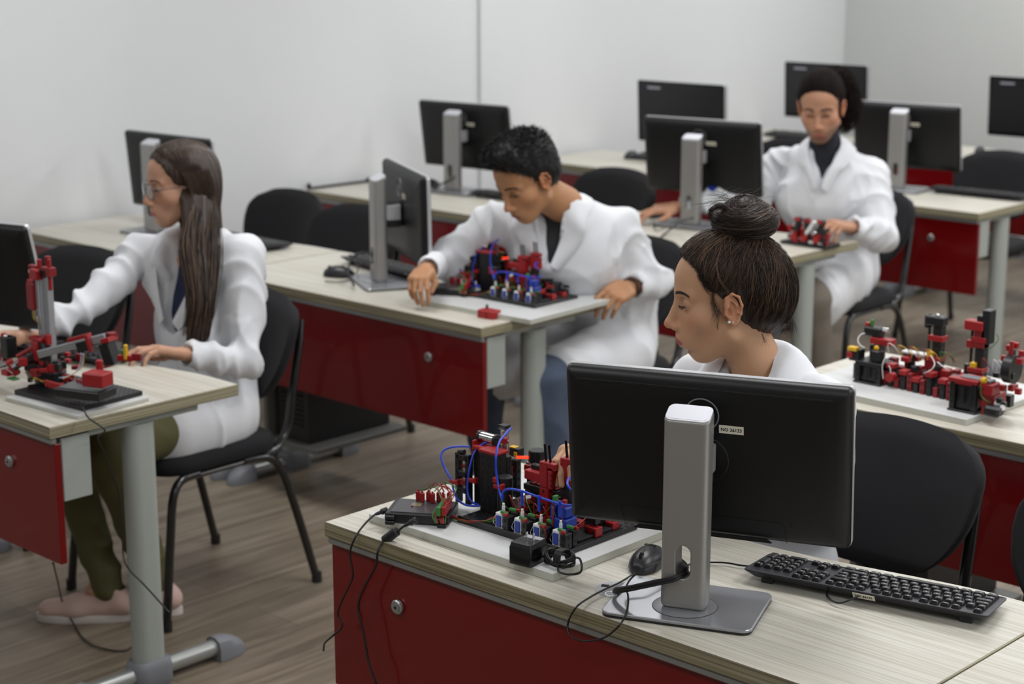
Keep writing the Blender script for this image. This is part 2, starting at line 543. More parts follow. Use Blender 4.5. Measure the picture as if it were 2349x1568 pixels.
def relax(V, F, it=1, lam=0.5):
    """laplacian smoothing over quad edges"""
    for _ in range(it):
        S = np.zeros_like(V); C = np.zeros(len(V))
        for a in range(4):
            i, j = F[:, a], F[:, (a + 1) % 4]
            np.add.at(S, i, V[j]); np.add.at(C, i, 1); np.add.at(S, j, V[i]); np.add.at(C, j, 1)
        V = V + lam * (S / np.maximum(C, 1)[:, None] - V)
    return V
def vnorm(V, F):
    N = np.zeros_like(V)
    fn = np.cross(V[F[:, 2]] - V[F[:, 0]], V[F[:, 3]] - V[F[:, 1]])
    for a in range(4): np.add.at(N, F[:, a], fn)
    return N / (np.linalg.norm(N, axis=1)[:, None] + 1e-12)
def vnoise(P, sc, seed=0.0):
    """smooth pseudo noise in [-1,1] from summed, rotated sines"""
    P = np.asarray(P) * np.array(sc) + seed
    r = np.zeros(len(P))
    for k, (a, b, c, w) in enumerate([(1.0, .37, -.52, 1.0), (-.41, 1.0, .63, 1.0), (.55, -.62, 1.0, 1.0), (1.7, .9, .4, .6), (-.8, 1.3, 1.9, .6), (1.1, -2.1, .7, .5)]):
        r += w * np.sin(P[:, 0] * a + P[:, 1] * b + P[:, 2] * c + k * 1.7 + 1.3 * np.sin(P[:, 1] * .7 * a - P[:, 2] * .5 * b + P[:, 0] * .3 + k))
    return r / 3.0
# ---------------------------------------------------------------- room shell
def struct(name, mb, **k): return tag(mb.build(name, **k), kind='structure')
def floor_mat():
    m = bpy.data.materials.new('wood_plank_floor'); m.use_nodes = True
    nt = m.node_tree; n = nt.nodes; L = nt.links; b = n['Principled BSDF']
    tc = n.new('ShaderNodeTexCoord')
    mp = n.new('ShaderNodeMapping'); mp.inputs['Rotation'].default_value = (0, 0, PI / 2)
    L.new(tc.outputs['Object'], mp.inputs['Vector'])
    br = n.new('ShaderNodeTexBrick'); br.inputs['Scale'].default_value = 1.0
    br.inputs['Brick Width'].default_value = 1.25; br.inputs['Row Height'].default_value = 0.19
    br.inputs['Mortar Size'].default_value = 0.0012; br.inputs['Mortar Smooth'].default_value = 0.3
    br.offset = 0.37
    br.inputs['Color1'].default_value = lin((138, 127, 112)); br.inputs['Color2'].default_value = lin((127, 116, 101))
    br.inputs['Mortar'].default_value = lin((86, 76, 64))
    L.new(mp.outputs[0], br.inputs['Vector'])
    m2 = n.new('ShaderNodeMapping'); m2.inputs['Scale'].default_value = (26, 1.6, 1)
    L.new(tc.outputs['Object'], m2.inputs['Vector'])
    nz = n.new('ShaderNodeTexNoise'); nz.inputs['Scale'].default_value = 1.0; nz.inputs['Detail'].default_value = 6; nz.inputs['Distortion'].default_value = 1.1
    L.new(m2.outputs[0], nz.inputs['Vector'])
    rp = n.new('ShaderNodeValToRGB'); L.new(nz.outputs['Fac'], rp.inputs[0])
    rp.color_ramp.elements[0].position = .3; rp.color_ramp.elements[0].color = (.55, .52, .48, 1)
    rp.color_ramp.elements[1].position = .68; rp.color_ramp.elements[1].color = (1.12, 1.1, 1.08, 1)
    mx = n.new('ShaderNodeMix'); mx.data_type = 'RGBA'; mx.blend_type = 'MULTIPLY'; mx.inputs[0].default_value = 1
    L.new(br.outputs[0], mx.inputs[6]); L.new(rp.outputs[0], mx.inputs[7]); L.new(mx.outputs[2], b.inputs['Base Color'])
    b.inputs['Roughness'].default_value = 0.42
    bp = n.new('ShaderNodeBump'); bp.inputs['Strength'].default_value = .12; bp.inputs['Distance'].default_value = .002
    L.new(nz.outputs['Fac'], bp.inputs['Height']); L.new(bp.outputs[0], b.inputs['Normal'])
    return m
M_FLOOR = floor_mat()
M_WALL = mat('white_painted_wall', (218, 220, 221), 0.85, bump=0.25, bscale=60, var=0.012, vscale=2, spec=0.25)
M_WALLB = mat('dimmed_back_wall', (197, 199, 196), 0.85, bump=0.25, bscale=60, var=0.012, vscale=2, spec=0.25)  # white wall paint darkened; weaker light at the back put into its colour
M_CEIL = mat('ceiling_paint', (225, 225, 222), 0.9, spec=0.2)
XL, XR, YB, YF, ZC = -6.12, 2.6, 9.5, -2.4, 3.0
struct('floor', MB().b2((XL - .1, YF - .1, -.1), (XR + .1, YB + .1, 0), M_FLOOR))
struct('ceiling', MB().b2((XL - .1, YF - .1, ZC), (XR + .1, YB + .1, ZC + .1), M_CEIL))
struct('wall_left', MB().b2((XL - .1, YF - .1, 0), (XL, YB + .1, ZC), M_WALL, b=0))
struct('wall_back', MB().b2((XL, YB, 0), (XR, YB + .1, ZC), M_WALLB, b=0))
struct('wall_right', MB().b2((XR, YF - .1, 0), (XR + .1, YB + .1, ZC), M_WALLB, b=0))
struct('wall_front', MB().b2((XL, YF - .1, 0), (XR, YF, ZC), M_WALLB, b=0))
struct('trim_1', MB().b2((XL, 6.25, 0), (XL + .022, 6.49, ZC), M_WALL, b=.006))
struct('baseboard_left', MB().b2((XL, YF, 0), (XL + .012, 6.24, .08), M_CAP, b=.003))
struct('baseboard_back', MB().b2((XL + .02, YB - .012, 0), (XR, YB, .08), M_CAP, b=.003))

# ---------------------------------------------------------------- desks
ROWY = [2.175, 3.635, 5.105, 6.575, 8.05]
DD = 0.56
def desk(x0, x1, y0, label, cut=True, legs=('l', 'r'), brackets=('l', 'r'), knob=0.18, group='laminate topped computer desks', grommet=None, cutd=.07):
    w = x1 - x0
    d = empty('computer_desk', (x0, y0, 0), 0, label, 'desk', group)
    # worktop with a shallow concave cut out on the user's side
    pts = [(0, 0), (w, 0), (w, DD)]
    if cut:
        for t in np.linspace(1, 0, 24):
            xx = w * (.10 + .80 * t); s = math.sin(PI * t) ** 1.4
            pts.append((xx, DD - cutd * s))
    pts.append((0, DD))
    t = MB(); P = np.array(pts); n = len(P)
    zs = [(.0015, .720), (0, .722), (0, .748), (.0015, .75)]
    cen = np.array([w / 2, DD / 2])
    rings = []
    for ins, z in zs:
        q = P + (cen - P) * (ins / .4)
        rings.append([(x, y, z) for x, y in q])
    k = MB()
    t.add([p for p in rings[-1]], [list(range(n))], M_WOOD, smooth=False)
    t.add([p for p in rings[0]], [list(range(n))[::-1]], M_WOOD, smooth=False)
    for i in range(3):
        V = list(rings[i]) + list(rings[i + 1])
        for a in range(n):
            b_ = (a + 1) % n
            dx = abs(P[b_][0] - P[a][0]); dy = abs(P[b_][1] - P[a][1])
            t.add([V[a], V[b_], V[n + b_], V[n + a]], [[0, 1, 2, 3]], M_WOODEY if dy > dx else M_WOODE, smooth=False)
    t.build('worktop', d)
    MB().box((w / 2, .012, .712), (w - .006, .016, .0155), M_ALU, b=.003).build('edge_strip', d)
    p = MB().box((w / 2, .022, .553), (w - .012, .018, .302), M_RED, b=.0012).build('modesty_panel', d)
    if knob is not None:
        kx = knob if knob > 0 else w + knob
        m = MB().cyl((kx, .013, .622), (kx, .004, .622), .0145, M_TUBE, n=24, bev=.002)
        m.cyl((kx, .005, .622), (kx, .0025, .622), .011, M_ALU, n=20); m.cyl((kx, .003, .622), (kx, .0015, .622), .0028, M_DARK, n=10)
        m.build('cable_port_cap', p)
    for s in brackets:
        X = .022 if s == 'l' else w - .022
        m = MB().b2((X - .012, .035, .555), (X + .012, .115, .712), M_GREYP, b=.002)
        m.build('end_bracket', d)
    for s in legs:
        X = .045 if s == 'l' else w - .045
        b = MB().b2((X - .02, .12, .698), (X + .02, DD - .11, .719), M_GREYP, b=.003).build('support_beam', d)
        m = MB()
        rings = []
        for z in (.05, .70):
            rings.append([(X + a * 1.0, .275 + c_, z) for a, c_ in rrect(.062, .085, .030, 8)])
        m.loft(rings, M_GREYP); lg = m.build('leg', d)
        m = MB().tube([(X, .07, .033), (X, .49, .033)], .024, M_TUBE, n=16, sub=1, flat=(1.0, .95)); m.build('foot_bar', lg)
        m = MB().rr(.085, .115, .03, [(.002, .0), (0, .004), (0, .048), (.006, .066), (.010, .07)], M_CAP, Tm(X, .275, 0)); m.build('leg_collar', lg)
        for y, sg in ((.05, -1), (.51, 1)):
            m = MB()
            rings = []
            for t_, (hw, top) in zip((0, .35, .7, .9, 1.0), ((.034, .062), (.035, .060), (.031, .046), (.022, .028), (.010, .012))):
                yy = y - sg * .03 + sg * .10 * t_
                ring = [(X + a, yy, .001 + max(0, c_) ) for a, c_ in [(-hw, 0), (hw, 0), (hw, top * .55), (hw * .8, top * .85), (hw * .3, top), (-hw * .3, top), (-hw * .8, top * .85), (-hw, top * .55)]]
                rings.append(ring if sg > 0 else ring[::-1])
            m.loft(rings, M_CAP); m.build('foot_cap', lg)
    return d
def grommet(parent, x, y):
    m = MB(); W = mat('pale_grey_grommet', (178, 182, 188), .45)
    m.cyl((x, y, .7495), (x, y, .7525), .037, W, n=32, bev=.001); m.cyl((x, y, .7525), (x, y, .7535), .032, W, n=32)
    m.box((x - .022, y - .004, .7537), (.014, .011, .0008), M_DARK, rz=.5); m.box((x + .024, y + .002, .7537), (.016, .014, .0008), M_DARK, rz=.4)
    m.build('cable_grommet', parent)

A0, A1, AM = -6.08, -3.55, -4.815
desk(AM + .003, A1, ROWY[0], 'desk at the left edge with a three axis red robot and long-haired woman behind it', knob=-.205)
dR2a = desk(A0, AM - .003, ROWY[1], 'desk against the left wall behind the long-haired woman')
dR2b = desk(AM + .003, A1, ROWY[1], 'desk holding the sideways-turned monitor and the small red box', knob=-.235)
desk(A0, AM - .003, ROWY[2], 'desk by the left wall with the black rod on its end')
desk(AM + .003, A1, ROWY[2], 'desk where the man with the ponytail works', knob=None)
desk(A0, AM - .003, ROWY[3], 'desk by the left wall under the monitor showing its screen, behind the short-haired man')
desk(AM + .003, A1, ROWY[3], 'desk behind the man with the ponytail, red panel with round cap in full view', knob=-.222)
desk(A0, AM - .003, ROWY[4], 'rearmost desk in the corner of the room', knob=None)
desk(AM + .003, A1, ROWY[4], 'rearmost desk at the right carrying the farthest mouse', knob=None)
B0, BG = -2.562, -1.274
dF = desk(B0, BG - .0015, ROWY[0], 'front desk with the large silver-stand monitor and keyboard', knob=.200, legs=(), cutd=.075)
grommet(dF, -1.9 - B0, 2.287 - ROWY[0])
desk(BG + .0015, BG + 1.29, ROWY[0], 'desk cut off by the lower right corner of the photo', knob=None, legs=('r',), brackets=('r',), cut=False)
desk(B0, BG - .0015, ROWY[1] - .01, 'desk carrying the white board with the long red and black model', knob=None)
desk(BG + .0015, BG + 1.29, ROWY[1] - .01, 'desk cut off by the right edge behind the black chair', knob=None, cut=False)

# computer holders under the desks
def cpu_holder(x, y, label, flip=1):
    h = empty('computer_shelf', (x, y, 0), 0, label, 'shelf')
    m = MB(); G = mat('mid_grey_steel', (104, 104, 100), .5, bump=.05)  # one even mid grey for tray and side plate
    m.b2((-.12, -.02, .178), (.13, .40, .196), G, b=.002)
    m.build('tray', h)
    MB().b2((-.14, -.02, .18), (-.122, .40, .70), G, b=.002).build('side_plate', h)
    c = empty('tower_computer', (x - .105, y + .01, .197), 0, None, 'computer')
    m = MB(); m.b2((0, 0, 0), (.17, .37, .36), M_BLKP, b=.004); m.build('case', c)
    m = MB()
    for k in range(9): m.box((.085, -.001, .06 + .017 * k), (.11, .004, .007), M_DARK, b=.001)
    for k in range(5): m.box((.085, -.0015, .24 + .012 * k), (.13, .003, .004), M_CAP, b=.0005)
    m.build('vent_grille', c)
    return c
c = cpu_holder(-4.50, 3.70, 'grey steel shelf hanging under the desk with the sideways-turned monitor')
tag(c, 'black tower computer under the desk with the sideways-turned monitor')
c = cpu_holder(-2.15, 3.70, 'grey steel shelf hanging under the desk with the white board and long model')
tag(c, 'black tower computer seen through under the white board with the long model')
MB_rod = MB().tube([(-6.075, 5.13, .757), (-6.07, 5.30, .757), (-6.06, 5.47, .757)], .006, M_BLKP).sphere((-6.062, 5.47, .762), (.016, .02, .012), M_BLKP)
MB_rod.sphere((-6.085, 5.125, .765), (.01, .012, .016), M_BLKP)
tag(MB_rod.build('sensor_rod'), 'thin black rod lying along the end of the desk at the left wall', 'rod')

# ---------------------------------------------------------------- chairs
def make_chair(loc, rz, label):
    c = empty('stacking_chair', loc, rz, label, 'chair', 'black upholstered stacking chairs')
    # seat cushion
    m = MB()
    rings = []
    for ins, z in ((.015, .425), (.004, .43), (0, .442), (.0, .455), (.008, .468), (.03, .474), (.10, .475)):
        ring = []
        for x, y in rrect(.45 - 2 * ins, .42 - 2 * ins, max(.09 - ins, .02), 7):
            ring.append((x, y - .0, z - (.012 * (abs(y) / .21) ** 3 if y > 0 else 0) + .006 * math.cos(x / .225 * PI / 2)))
        rings.append(ring)
    m.loft(rings, M_CHAIRF); m.build('seat', c, angle=60)
    # backrest: shield outline, curved round the sitter
    m = MB(); nx = 26; nz = 16
    def outline(u):           # half width as function of height 0..1
        r = .235
        if u > .76: r -= .105 * (1 - math.sqrt(max(0, 1 - ((u - .76) / .241) ** 2)))
        if u < .62: r -= .030 * (.62 - u) / .62
        if u < .50: r -= .140 * (1 - math.sqrt(max(0, 1 - ((.50 - u) / .505) ** 2)))
        return r
    V = []; F = []
    for side in (0, 1):
        for j in range(nz + 1):
            u = j / nz; hw = outline(u)
            for i in range(nx + 1):
                a = -1 + 2 * i / nx
                x = hw * math.sin(a * PI / 2 * .999)
                z = .540 + .320 * u - .03 * (x / .235) ** 2 * (1 if u > .5 else -1) * abs(u - .5) * 2
                y = -.215 - .10 * u + .050 * (x / .235) ** 2
                e = min(1.0, (1 - abs(a)) * 6, min(u, 1 - u) * 7 + .0)
                th = .019 * math.sqrt(max(0, 1 - (1 - e) ** 2)) if e < 1 else .019
                y += th if side == 0 else -th * .85
                V.append((x, y, z))
    N = (nx + 1) * (nz + 1)
    for j in range(nz):
        for i in range(nx):
            a = j * (nx + 1) + i; q = [a, a + 1, a + nx + 2, a + nx + 1]
            F.append(q[::-1]); F.append([N + t for t in q])
    m.add(V, F, M_CHAIRF); m.build('backrest', c, angle=80, merge=True)
    # frame
    for s in (-1, 1):
        m = MB().tube([(s * .235, .245, .012), (s * .228, .215, .25), (s * .222, .195, .37), (s * .215, .16, .412), (s * .21, .10, .418)], .0125, M_CHAIRM, n=12)
        m.cyl((s * .2355, .2455, 0), (s * .235, .245, .03), .0155, M_BLKP, n=12); m.build('leg', c)
        m = MB().tube([(s * .245, -.29, .012), (s * .232, -.225, .25), (s * .222, -.185, .37), (s * .215, -.14, .412), (s * .21, -.06, .418)], .0125, M_CHAIRM, n=12)
        m.cyl((s * .2455, -.2905, 0), (s * .245, -.29, .03), .0155, M_BLKP, n=12); m.build('leg', c)
        m = MB().tube([(s * .205, .10, .415), (s * .205, -.10, .418), (s * .207, -.18, .432), (s * .207, -.225, .48), (s * .205, -.245, .56), (s * .198, -.285, .72), (s * .19, -.300, .79)], .0125, M_CHAIRM, n=12, flat=(1.15, .85))
        m.build('back_upright', c)
    MB().tube([(-.21, .10, .415), (.21, .10, .415)], .010, M_CHAIRM, n=10, sub=1).tube([(-.21, -.06, .415), (.21, -.06, .415)], .010, M_CHAIRM, n=10, sub=1).build('cross_bar', c)
    return c
ch0 = make_chair((-4.08, 2.93, 0), PI, 'black chair the long-haired woman sits on')
for x, y, a, lb in [
    (-5.56, 4.30, 178, 'empty black chair left of its twin behind the desk at the left wall'),
    (-5.03, 4.22, 182, 'empty black chair partly hidden by the sideways-turned monitor'),
    (-3.80, 4.42, 186, 'black chair under the short-haired man bending forward'),
    (-5.02, 5.72, 176, 'empty black chair right behind the shoulder of the short-haired man'),
    (-3.88, 5.98, 180, 'black chair under the man with the ponytail'),
    (-1.925, 2.98, 181, 'large black chair behind the front monitor, nearest to the camera'),
    (-1.345, 2.90, 178, 'black chair just cut off by the right edge of the photo'),
    (-4.06, 7.46, 180, 'black chair at the upper right edge, its legs showing under the far red panel'),
    (-5.08, 7.22, 182, 'black chair half hidden between two monitors near the far wall'),
    (-4.98, 2.98, 190, 'black chair at the left edge behind the red tower robot')]:
    dup(ch0, (x, y, 0), math.radians(a), lb)
# ---------------------------------------------------------------- monitors
def column_mesh():
    s = SDF()
    s.box((0, 0, .182), (.040, .022, .177), rad=.012)
    s.c(P_cone((0, -.05, .075), (0, .05, .075), .0125, .0125, up=(0, 0, 1), sc=(1, 1.0)), 0)
    s.c(P_box((0, 0, .092), (.0125, .06, .017), 0), 0)
    s.c(P_cone((0, -.05, .109), (0, .05, .109), .0125, .0125), 0)
    s.i(P_half((0, -.42, 1), .3495 * _n((0, -.42, 1))[2]), .0)
    return s.mesh(.002)
COLV, COLF = column_mesh()
def make_monitor(name='monitor', zc=1.006, tilt=7.8, dx=0.0, sticker='NO 36133', detail=True, off=.1, small=False, legend=None):
    """origin on the desk under the column; back towards -y, screen towards +y; real z of the desk is .75"""
    mo = empty(name)
    H = zc - .75
    # base
    m = MB(); m.rr(.262, .188, .018, [(.004, 0), (0, .002), (0, .005)], M_BLKP, Tm(0, .02, 0)); 
    m.rr(.262, .188, .018, [(0, .005), (0, .0085), (.0015, .0098)], M_BASE, Tm(0, .02, 0)); m.build('base_plate', mo)
    m = MB(); th = np.linspace(0, 2 * PI, 49)[:-1]
    m.loft([[(.056 * math.cos(a), .056 * math.sin(a), .0097) for a in th], [(.056 * math.cos(a), .056 * math.sin(a), .0103) for a in th], [(.0545 * math.cos(a), .0545 * math.sin(a), .0107) for a in th]], M_BASE)
    m.tube([(.0562 * math.cos(a), .0562 * math.sin(a), .0100) for a in th], .0005, M_DARK, n=6, sub=1, closed=True)
    m.build('swivel_disc', mo)
    m = MB(); m.add(COLV + np.array([0, 0, .004]), COLF.tolist(), M_COLUMN)
    m.build('stand_column', mo, angle=50)
    A = math.atan(.42)
    m = MB(); m.rr(.0775, .0445, .0125, [(.0, -.0004), (0, .0012), (.0008, .0018)], M_CAPS, Tm(0, 0, .3537, rx=A), seg=8)
    m.rr(.069, .037, .009, [(.0, .0018), (0, .0021)], M_CAPS, Tm(0, 0, .3537, rx=A), seg=8)
    m.build('column_cap', mo)
    m = MB(); m.b2((-.028, .018, H - .045), (.028, off - .02, H + .035), M_BLKP, b=.008)
    m.b2((.018, .02, H - .02), (.031, off - .03, H + .03), M_SILVER, b=.002)
    m.build('pivot_arm', mo)
    # panel : local frame x right, y up (panel), z towards viewer at the back  -> matrix
    T = Matrix.Translation((dx, off, H)) @ Matrix.Rotation(math.radians(tilt), 4, 'X') @ Matrix.Rotation(PI / 2, 4, 'X')
    W, Hh = .507, .300
    m = MB(); m.rr(W - .002, Hh - .002, .011, [(0.0005, .0), (0, .006), (.0035, .014), (.012, .0195), (.026, .0225), (.05, .0235)], M_SHELL, T, seg=8)
    sh = m.build('back_shell', mo, angle=50)
    m = MB(); m.rr(W, Hh, .012, [(.001, -.0105), (0, -.0095), (0, .0005), (.002, .001)], M_SILVER, T, seg=8)
    m.build('silver_rim', mo)
    m = MB(); m.rr(W - .004, Hh - .004, .010, [(.0, -.0100), (.001, -.0118)], M_BLKG, T, seg=8); m.build('bezel', mo)
    m = MB(); m.box((0, .004, -.0119), (.478, .2692, .0008), M_SCREEN, T, b=0)
    if legend:
        LG = mat('screen_text_glow', (120, 120, 128), .4, emit=(150, 150, 160), estr=.35)
        m.box((.155, .115, -.0125), (.075, .010, .0004), LG, T, b=0)
    scn = m.build('screen', mo)
    if detail:
        VT = mat('vent_slot', (5, 5, 5), .7)
        m = MB(); m.box((-.003, .1285, .0208), (.447, .0040, .0030), VT, T, b=.001)
        for k in range(148): m.box((-.225 + .003 * k, .1262, .0216), (.0013, .0024, .002), M_SHELL, T, b=.0002)
        m.build('vent', sh)
        m = MB()
        for pts in ([(-.153, -.106), (.137, -.106)], [(-.1545, -.108), (-.146, -.1455)], [(.1385, -.108), (.145, -.1455)], [(.054, .052), (.055, -.087)], [(-.055, .052), (.054, .052)], [(-.055, .052), (-.055, -.087)]):
            (xa, ya), (xb, yb) = pts
            m.tube([(xa, ya, .0236), (xb, yb, .0236 if abs(yb) < .12 else .0215)], .0004, M_DARK, T, n=6, sub=1)
        for hx in (-.166, .152): m.box((hx, -.108, .0236), (.004, .009 if hx > 0 else .005, .0012), M_DARK, T, b=.0005)
        m.prism([(-.132, -.148), (.118, -.148), (.108, -.141), (-.122, -.141)], .019, .0228, M_DARK, T)
        m.build('panel_seam', sh)
        m = MB(); m.cyl((0, 0, .0225), (0, 0, .0245), .043, M_SHELL, T, n=36, bev=.001); m.build('mount_disc', sh)
    m = MB(); th = np.linspace(0, 2 * PI, 41)[:-1]
    m.tube([(-.004 + .0295 * math.cos(a), .083 + .0295 * math.sin(a), .0238) for a in th], .0013, M_BADGE, T, n=6, sub=1, closed=True)
    text_mesh(m, 'DELL', .0185, M_BADGE, T @ Tm(-.004, .083, .0239), ext=.0003, bold=.0004)
    m.build('badge', sh)
    m = MB(); m.box((.0478, .0602, .0240), (.0430, .0148, .0006), M_LABEL, T, b=0)
    text_mesh(m, sticker, .0085, M_INK, T @ Tm(.0478, .0598, .02445), ext=.0001, bold=.0002)
    m.build('asset_sticker', sh)
    return mo
mon = make_monitor(dx=.009)
ZD = .7502
mon.location = (-1.749, 2.291, ZD); mon.rotation_euler = (0, 0, math.radians(23))
tag(mon, 'large black monitor on silver stand seen from behind, nearest to the camera, sticker NO 36133', 'monitor')
def place(dupof, px, py, yaw, label, zc=None, tilt=None):
    o = dup(dupof, (px, py, ZD), math.radians(yaw), label); return o
def fitted(x, y, z, yaw, tilt, label, off=.1, sticker='NO 36132', legend=None, flip=False, group='desktop monitors on silver stands'):
    """monitor whose panel centre is at x,y,z"""
    m = make_monitor('monitor', zc=z, tilt=-tilt if flip else tilt, detail=False, off=off, sticker=sticker, legend=legend)
    a = math.radians(yaw)
    if flip:
        m.location = (x - math.sin(a) * off * -1 * -1, y + math.cos(a) * off, ZD); m.rotation_euler = (0, 0, a + PI)
    else:
        m.location = (x + math.sin(a) * off, y - math.cos(a) * off, ZD); m.rotation_euler = (0, 0, a)
    return tag(m, label, 'monitor')
m3 = fitted(-4.236, 5.598, 1.017, 11.6, 8.0, 'black monitor seen from behind in front of the man with the ponytail', sticker='NO 36140')
fitted(-5.62, 4.05, .977, 3.3, 5.2, 'monitor half hidden behind the head of the long-haired woman', sticker='NO 36135')
fitted(-5.565, 5.61, .993, 6.0, 8.3, 'monitor seen from behind left of the hair of the short-haired man', sticker='NO 36137')
fitted(-4.17, 7.02, .985, 9.0, 9.0, 'monitor seen from behind at the right of the man with the ponytail', sticker='NO 36142')
fitted(-4.218, 3.972, .984, -28.3, 1.0, 'monitor turned sideways beside the hand of the short-haired man', sticker='NO 36134')
fitted(-4.282, 2.402, .999, 16.0, 13.0, 'monitor cut off by the left edge behind the red tower robot', sticker='NO 36131')
fitted(-5.28, 6.80, 1.025, 3.7, 3.0, 'monitor showing its dark screen above the monitor in front of the ponytail man', flip=True, legend=True)
fitted(-5.30, 8.075, 1.045, 3.0, 3.0, 'monitor showing its dark screen behind the head of the ponytail man', flip=True, legend=True)
fitted(-4.12, 8.15, 1.03, 3.0, 3.0, 'monitor showing its dark screen, cut off by the right edge', flip=True, legend=True)

# ---------------------------------------------------------------- keyboard
M_KB = mat('keyboard_body', (34, 35, 42), .42, bump=.05, bscale=900)
M_KEY = mat('keycap', (24, 24, 28), .38, bump=.04, bscale=900)
KW, KD = .442, .128
def kz(y):  # top surface height at y (0 front .. KD back)
    return .017 + .010 * (y / KD)
def kb_body(parent):
    m = MB()
    def ring(ins, dz, base=None):
        return [(x + KW / 2, y + KD / 2, (kz(y + KD / 2) + dz) if base is None else base(y + KD / 2)) for x, y in rrect(KW - 2 * ins, KD - 2 * ins, max(.008 - ins * .3, .002), 4)]
    low = lambda y: .004 + .007 * y / KD
    m.loft([ring(.016, 0, low), ring(.004, -.006), ring(.0, -.003), ring(0, -.0005), ring(.0015, 0), ring(.005, 0), ring(.006, -.001), ring(.02, -.001)], M_KB)
    return m.build('body', parent, angle=25)
def key_layout():
    u = .0188; K = []       # (x,y,w,d) from the front left corner
    x0 = .010; rows = [.016 + .0186 * r for r in range(5)]
    def row(y, x, ws, gap=0, d=1):
        for w in ws:
            if w > 0: K.append((x + w * u / 2, y, w * u - .0028, .0158 * d))
            x += abs(w) * u
        return x
    row(rows[0], x0, [1.25, 1.25, 1.25, 6.25, 1.25, 1.25, 1.25, 1.25])
    row(rows[1], x0, [1.25, 1] + [1] * 10 + [2.75])
    row(rows[2], x0, [1.75] + [1] * 12 + [1.25])
    row(rows[3], x0, [1.5] + [1] * 12 + [1.5])
    row(rows[4], x0, [1] * 13 + [2])
    yf = .118 - .004
    row(yf, x0, [1, -1, 1, 1, 1, 1, -.5, 1, 1, 1, 1, -.5, 1, 1, 1, 1], d=.72)
    xn = x0 + 15 * u + .0065
    row(yf, xn, [1, 1, 1], d=.72); row(rows[4], xn, [1, 1, 1]); row(rows[3], xn, [1, 1, 1])
    row(rows[1], xn, [-1, 1]); row(rows[0], xn, [1, 1, 1])
    xp = xn + 3 * u + .0065
    row(rows[4], xp, [1, 1, 1, 1]); row(rows[3], xp, [1, 1, 1]); row(rows[2], xp, [1, 1, 1]); row(rows[1], xp, [1, 1, 1]); row(rows[0], xp, [2, 1])
    K.append((xp + 3.5 * u, (rows[2] + rows[3]) / 2, u - .0028, .0344)); K.append((xp + 3.5 * u, (rows[0] + rows[1]) / 2, u - .0028, .0344))
    return K
KEYS = key_layout()
def key_mesh(m, w, d, M):
    r = []
    for ins, z in ((0, 0), (.0004, .002), (.0022, .0062), (.0032, .0066)):
        r.append([(x, y + (.0008 if z > .004 else 0), z) for x, y in rrect(w - 2 * ins, d - 2 * ins, .002, 2)])
    m.loft(r, M_KEY, M)
def make_keyboard(full, sticker=None):
    k = empty('keyboard'); body = kb_body(k)
    tl = math.atan(.010 / KD)
    if full:
        cache = {}
        rest = MB()
        for i, (x, y, w, d) in enumerate(KEYS):
            M = Tm(x, y, kz(y) - .0012, rx=tl)
            lw = min(w * .35, .006)
            if i < 100:
                key = (round(w, 4), round(d, 4))
                if key not in cache:
                    m = MB(); key_mesh(m, w, d, None)
                    m.box((-w * .5 + .0045 + lw / 2, .0014, .0067), (lw * .55, .0026, .0002), M_KEYW, b=0)
                    o = m.build('key', k, angle=50); cache[key] = o
                else:
                    o = cache[key].copy(); COL.objects.link(o); o.parent = k
                o.matrix_local = M
            else:
                key_mesh(rest, w, d, M)
        o = rest.build('remaining_keys', k, angle=50); o['kind'] = 'stuff'
        m = MB(); m.sphere((KW - .155, .118, kz(.118)), .0013, mat('blue_led', (60, 80, 255), .3, emit=(60, 80, 255), estr=2.0)); m.build('status_led', k)
    else:
        m = MB()
        for (x, y, w, d) in KEYS: key_mesh(m, w, d, Tm(x, y, kz(y) - .0012, rx=tl))
        m.build('keys', k, angle=50)
    for fx in (.03, KW - .05):
        MB().b2((fx, KD - .030, 0), (fx + .022, KD - .018, .012), M_KB, b=.001).build('foot', k)
    return k
# keyboard turned with its far edge to the camera (typist sits beyond the desk)
def set_kb(k, corner, yaw):     # corner = world position of keyboard's back right corner as seen by typist
    k.location = corner; k.rotation_euler = (0, 0, math.radians(yaw))
kf = make_keyboard(True)
tag(kf, 'black keyboard on the front desk, each key sharp, sticker NO 36141 on its rear edge', 'keyboard', 'black full-size keyboards')
ka = 180 + 12.6
def kb_place(o, cx, cy, yaw, z=ZD):
    a = math.radians(yaw); R = Matrix.Rotation(a, 3, 'Z'); off = R @ Vector((KW / 2, KD / 2, 0))
    o.location = (cx - off.x, cy - off.y, z); o.rotation_euler = (0, 0, a)
kb_place(kf, -1.556, 2.582, ka)
m = MB(); Ts = Tm(.215, KD - .0035, .0165, rx=-PI / 2 - .9)
Ts = Matrix.Translation((.215, KD + .0006, .0185)) @ Matrix.Rotation(PI, 4, 'Z') @ Matrix.Rotation(PI / 2 + .55, 4, 'X')
m.box((0, 0, 0), (.040, .0125, .0005), M_LABEL, Ts, b=0); text_mesh(m, 'NO 36141', .0075, M_INK, Ts @ Tm(0, 0, .0004), ext=.0001, bold=.0002)
m.build('asset_sticker', kf)
kb0 = make_keyboard(False)
kb_place(kb0, -5.20, 4.05, 180); tag(kb0, 'black keyboard peeking out right of the long-haired woman', 'keyboard', 'black full-size keyboards')
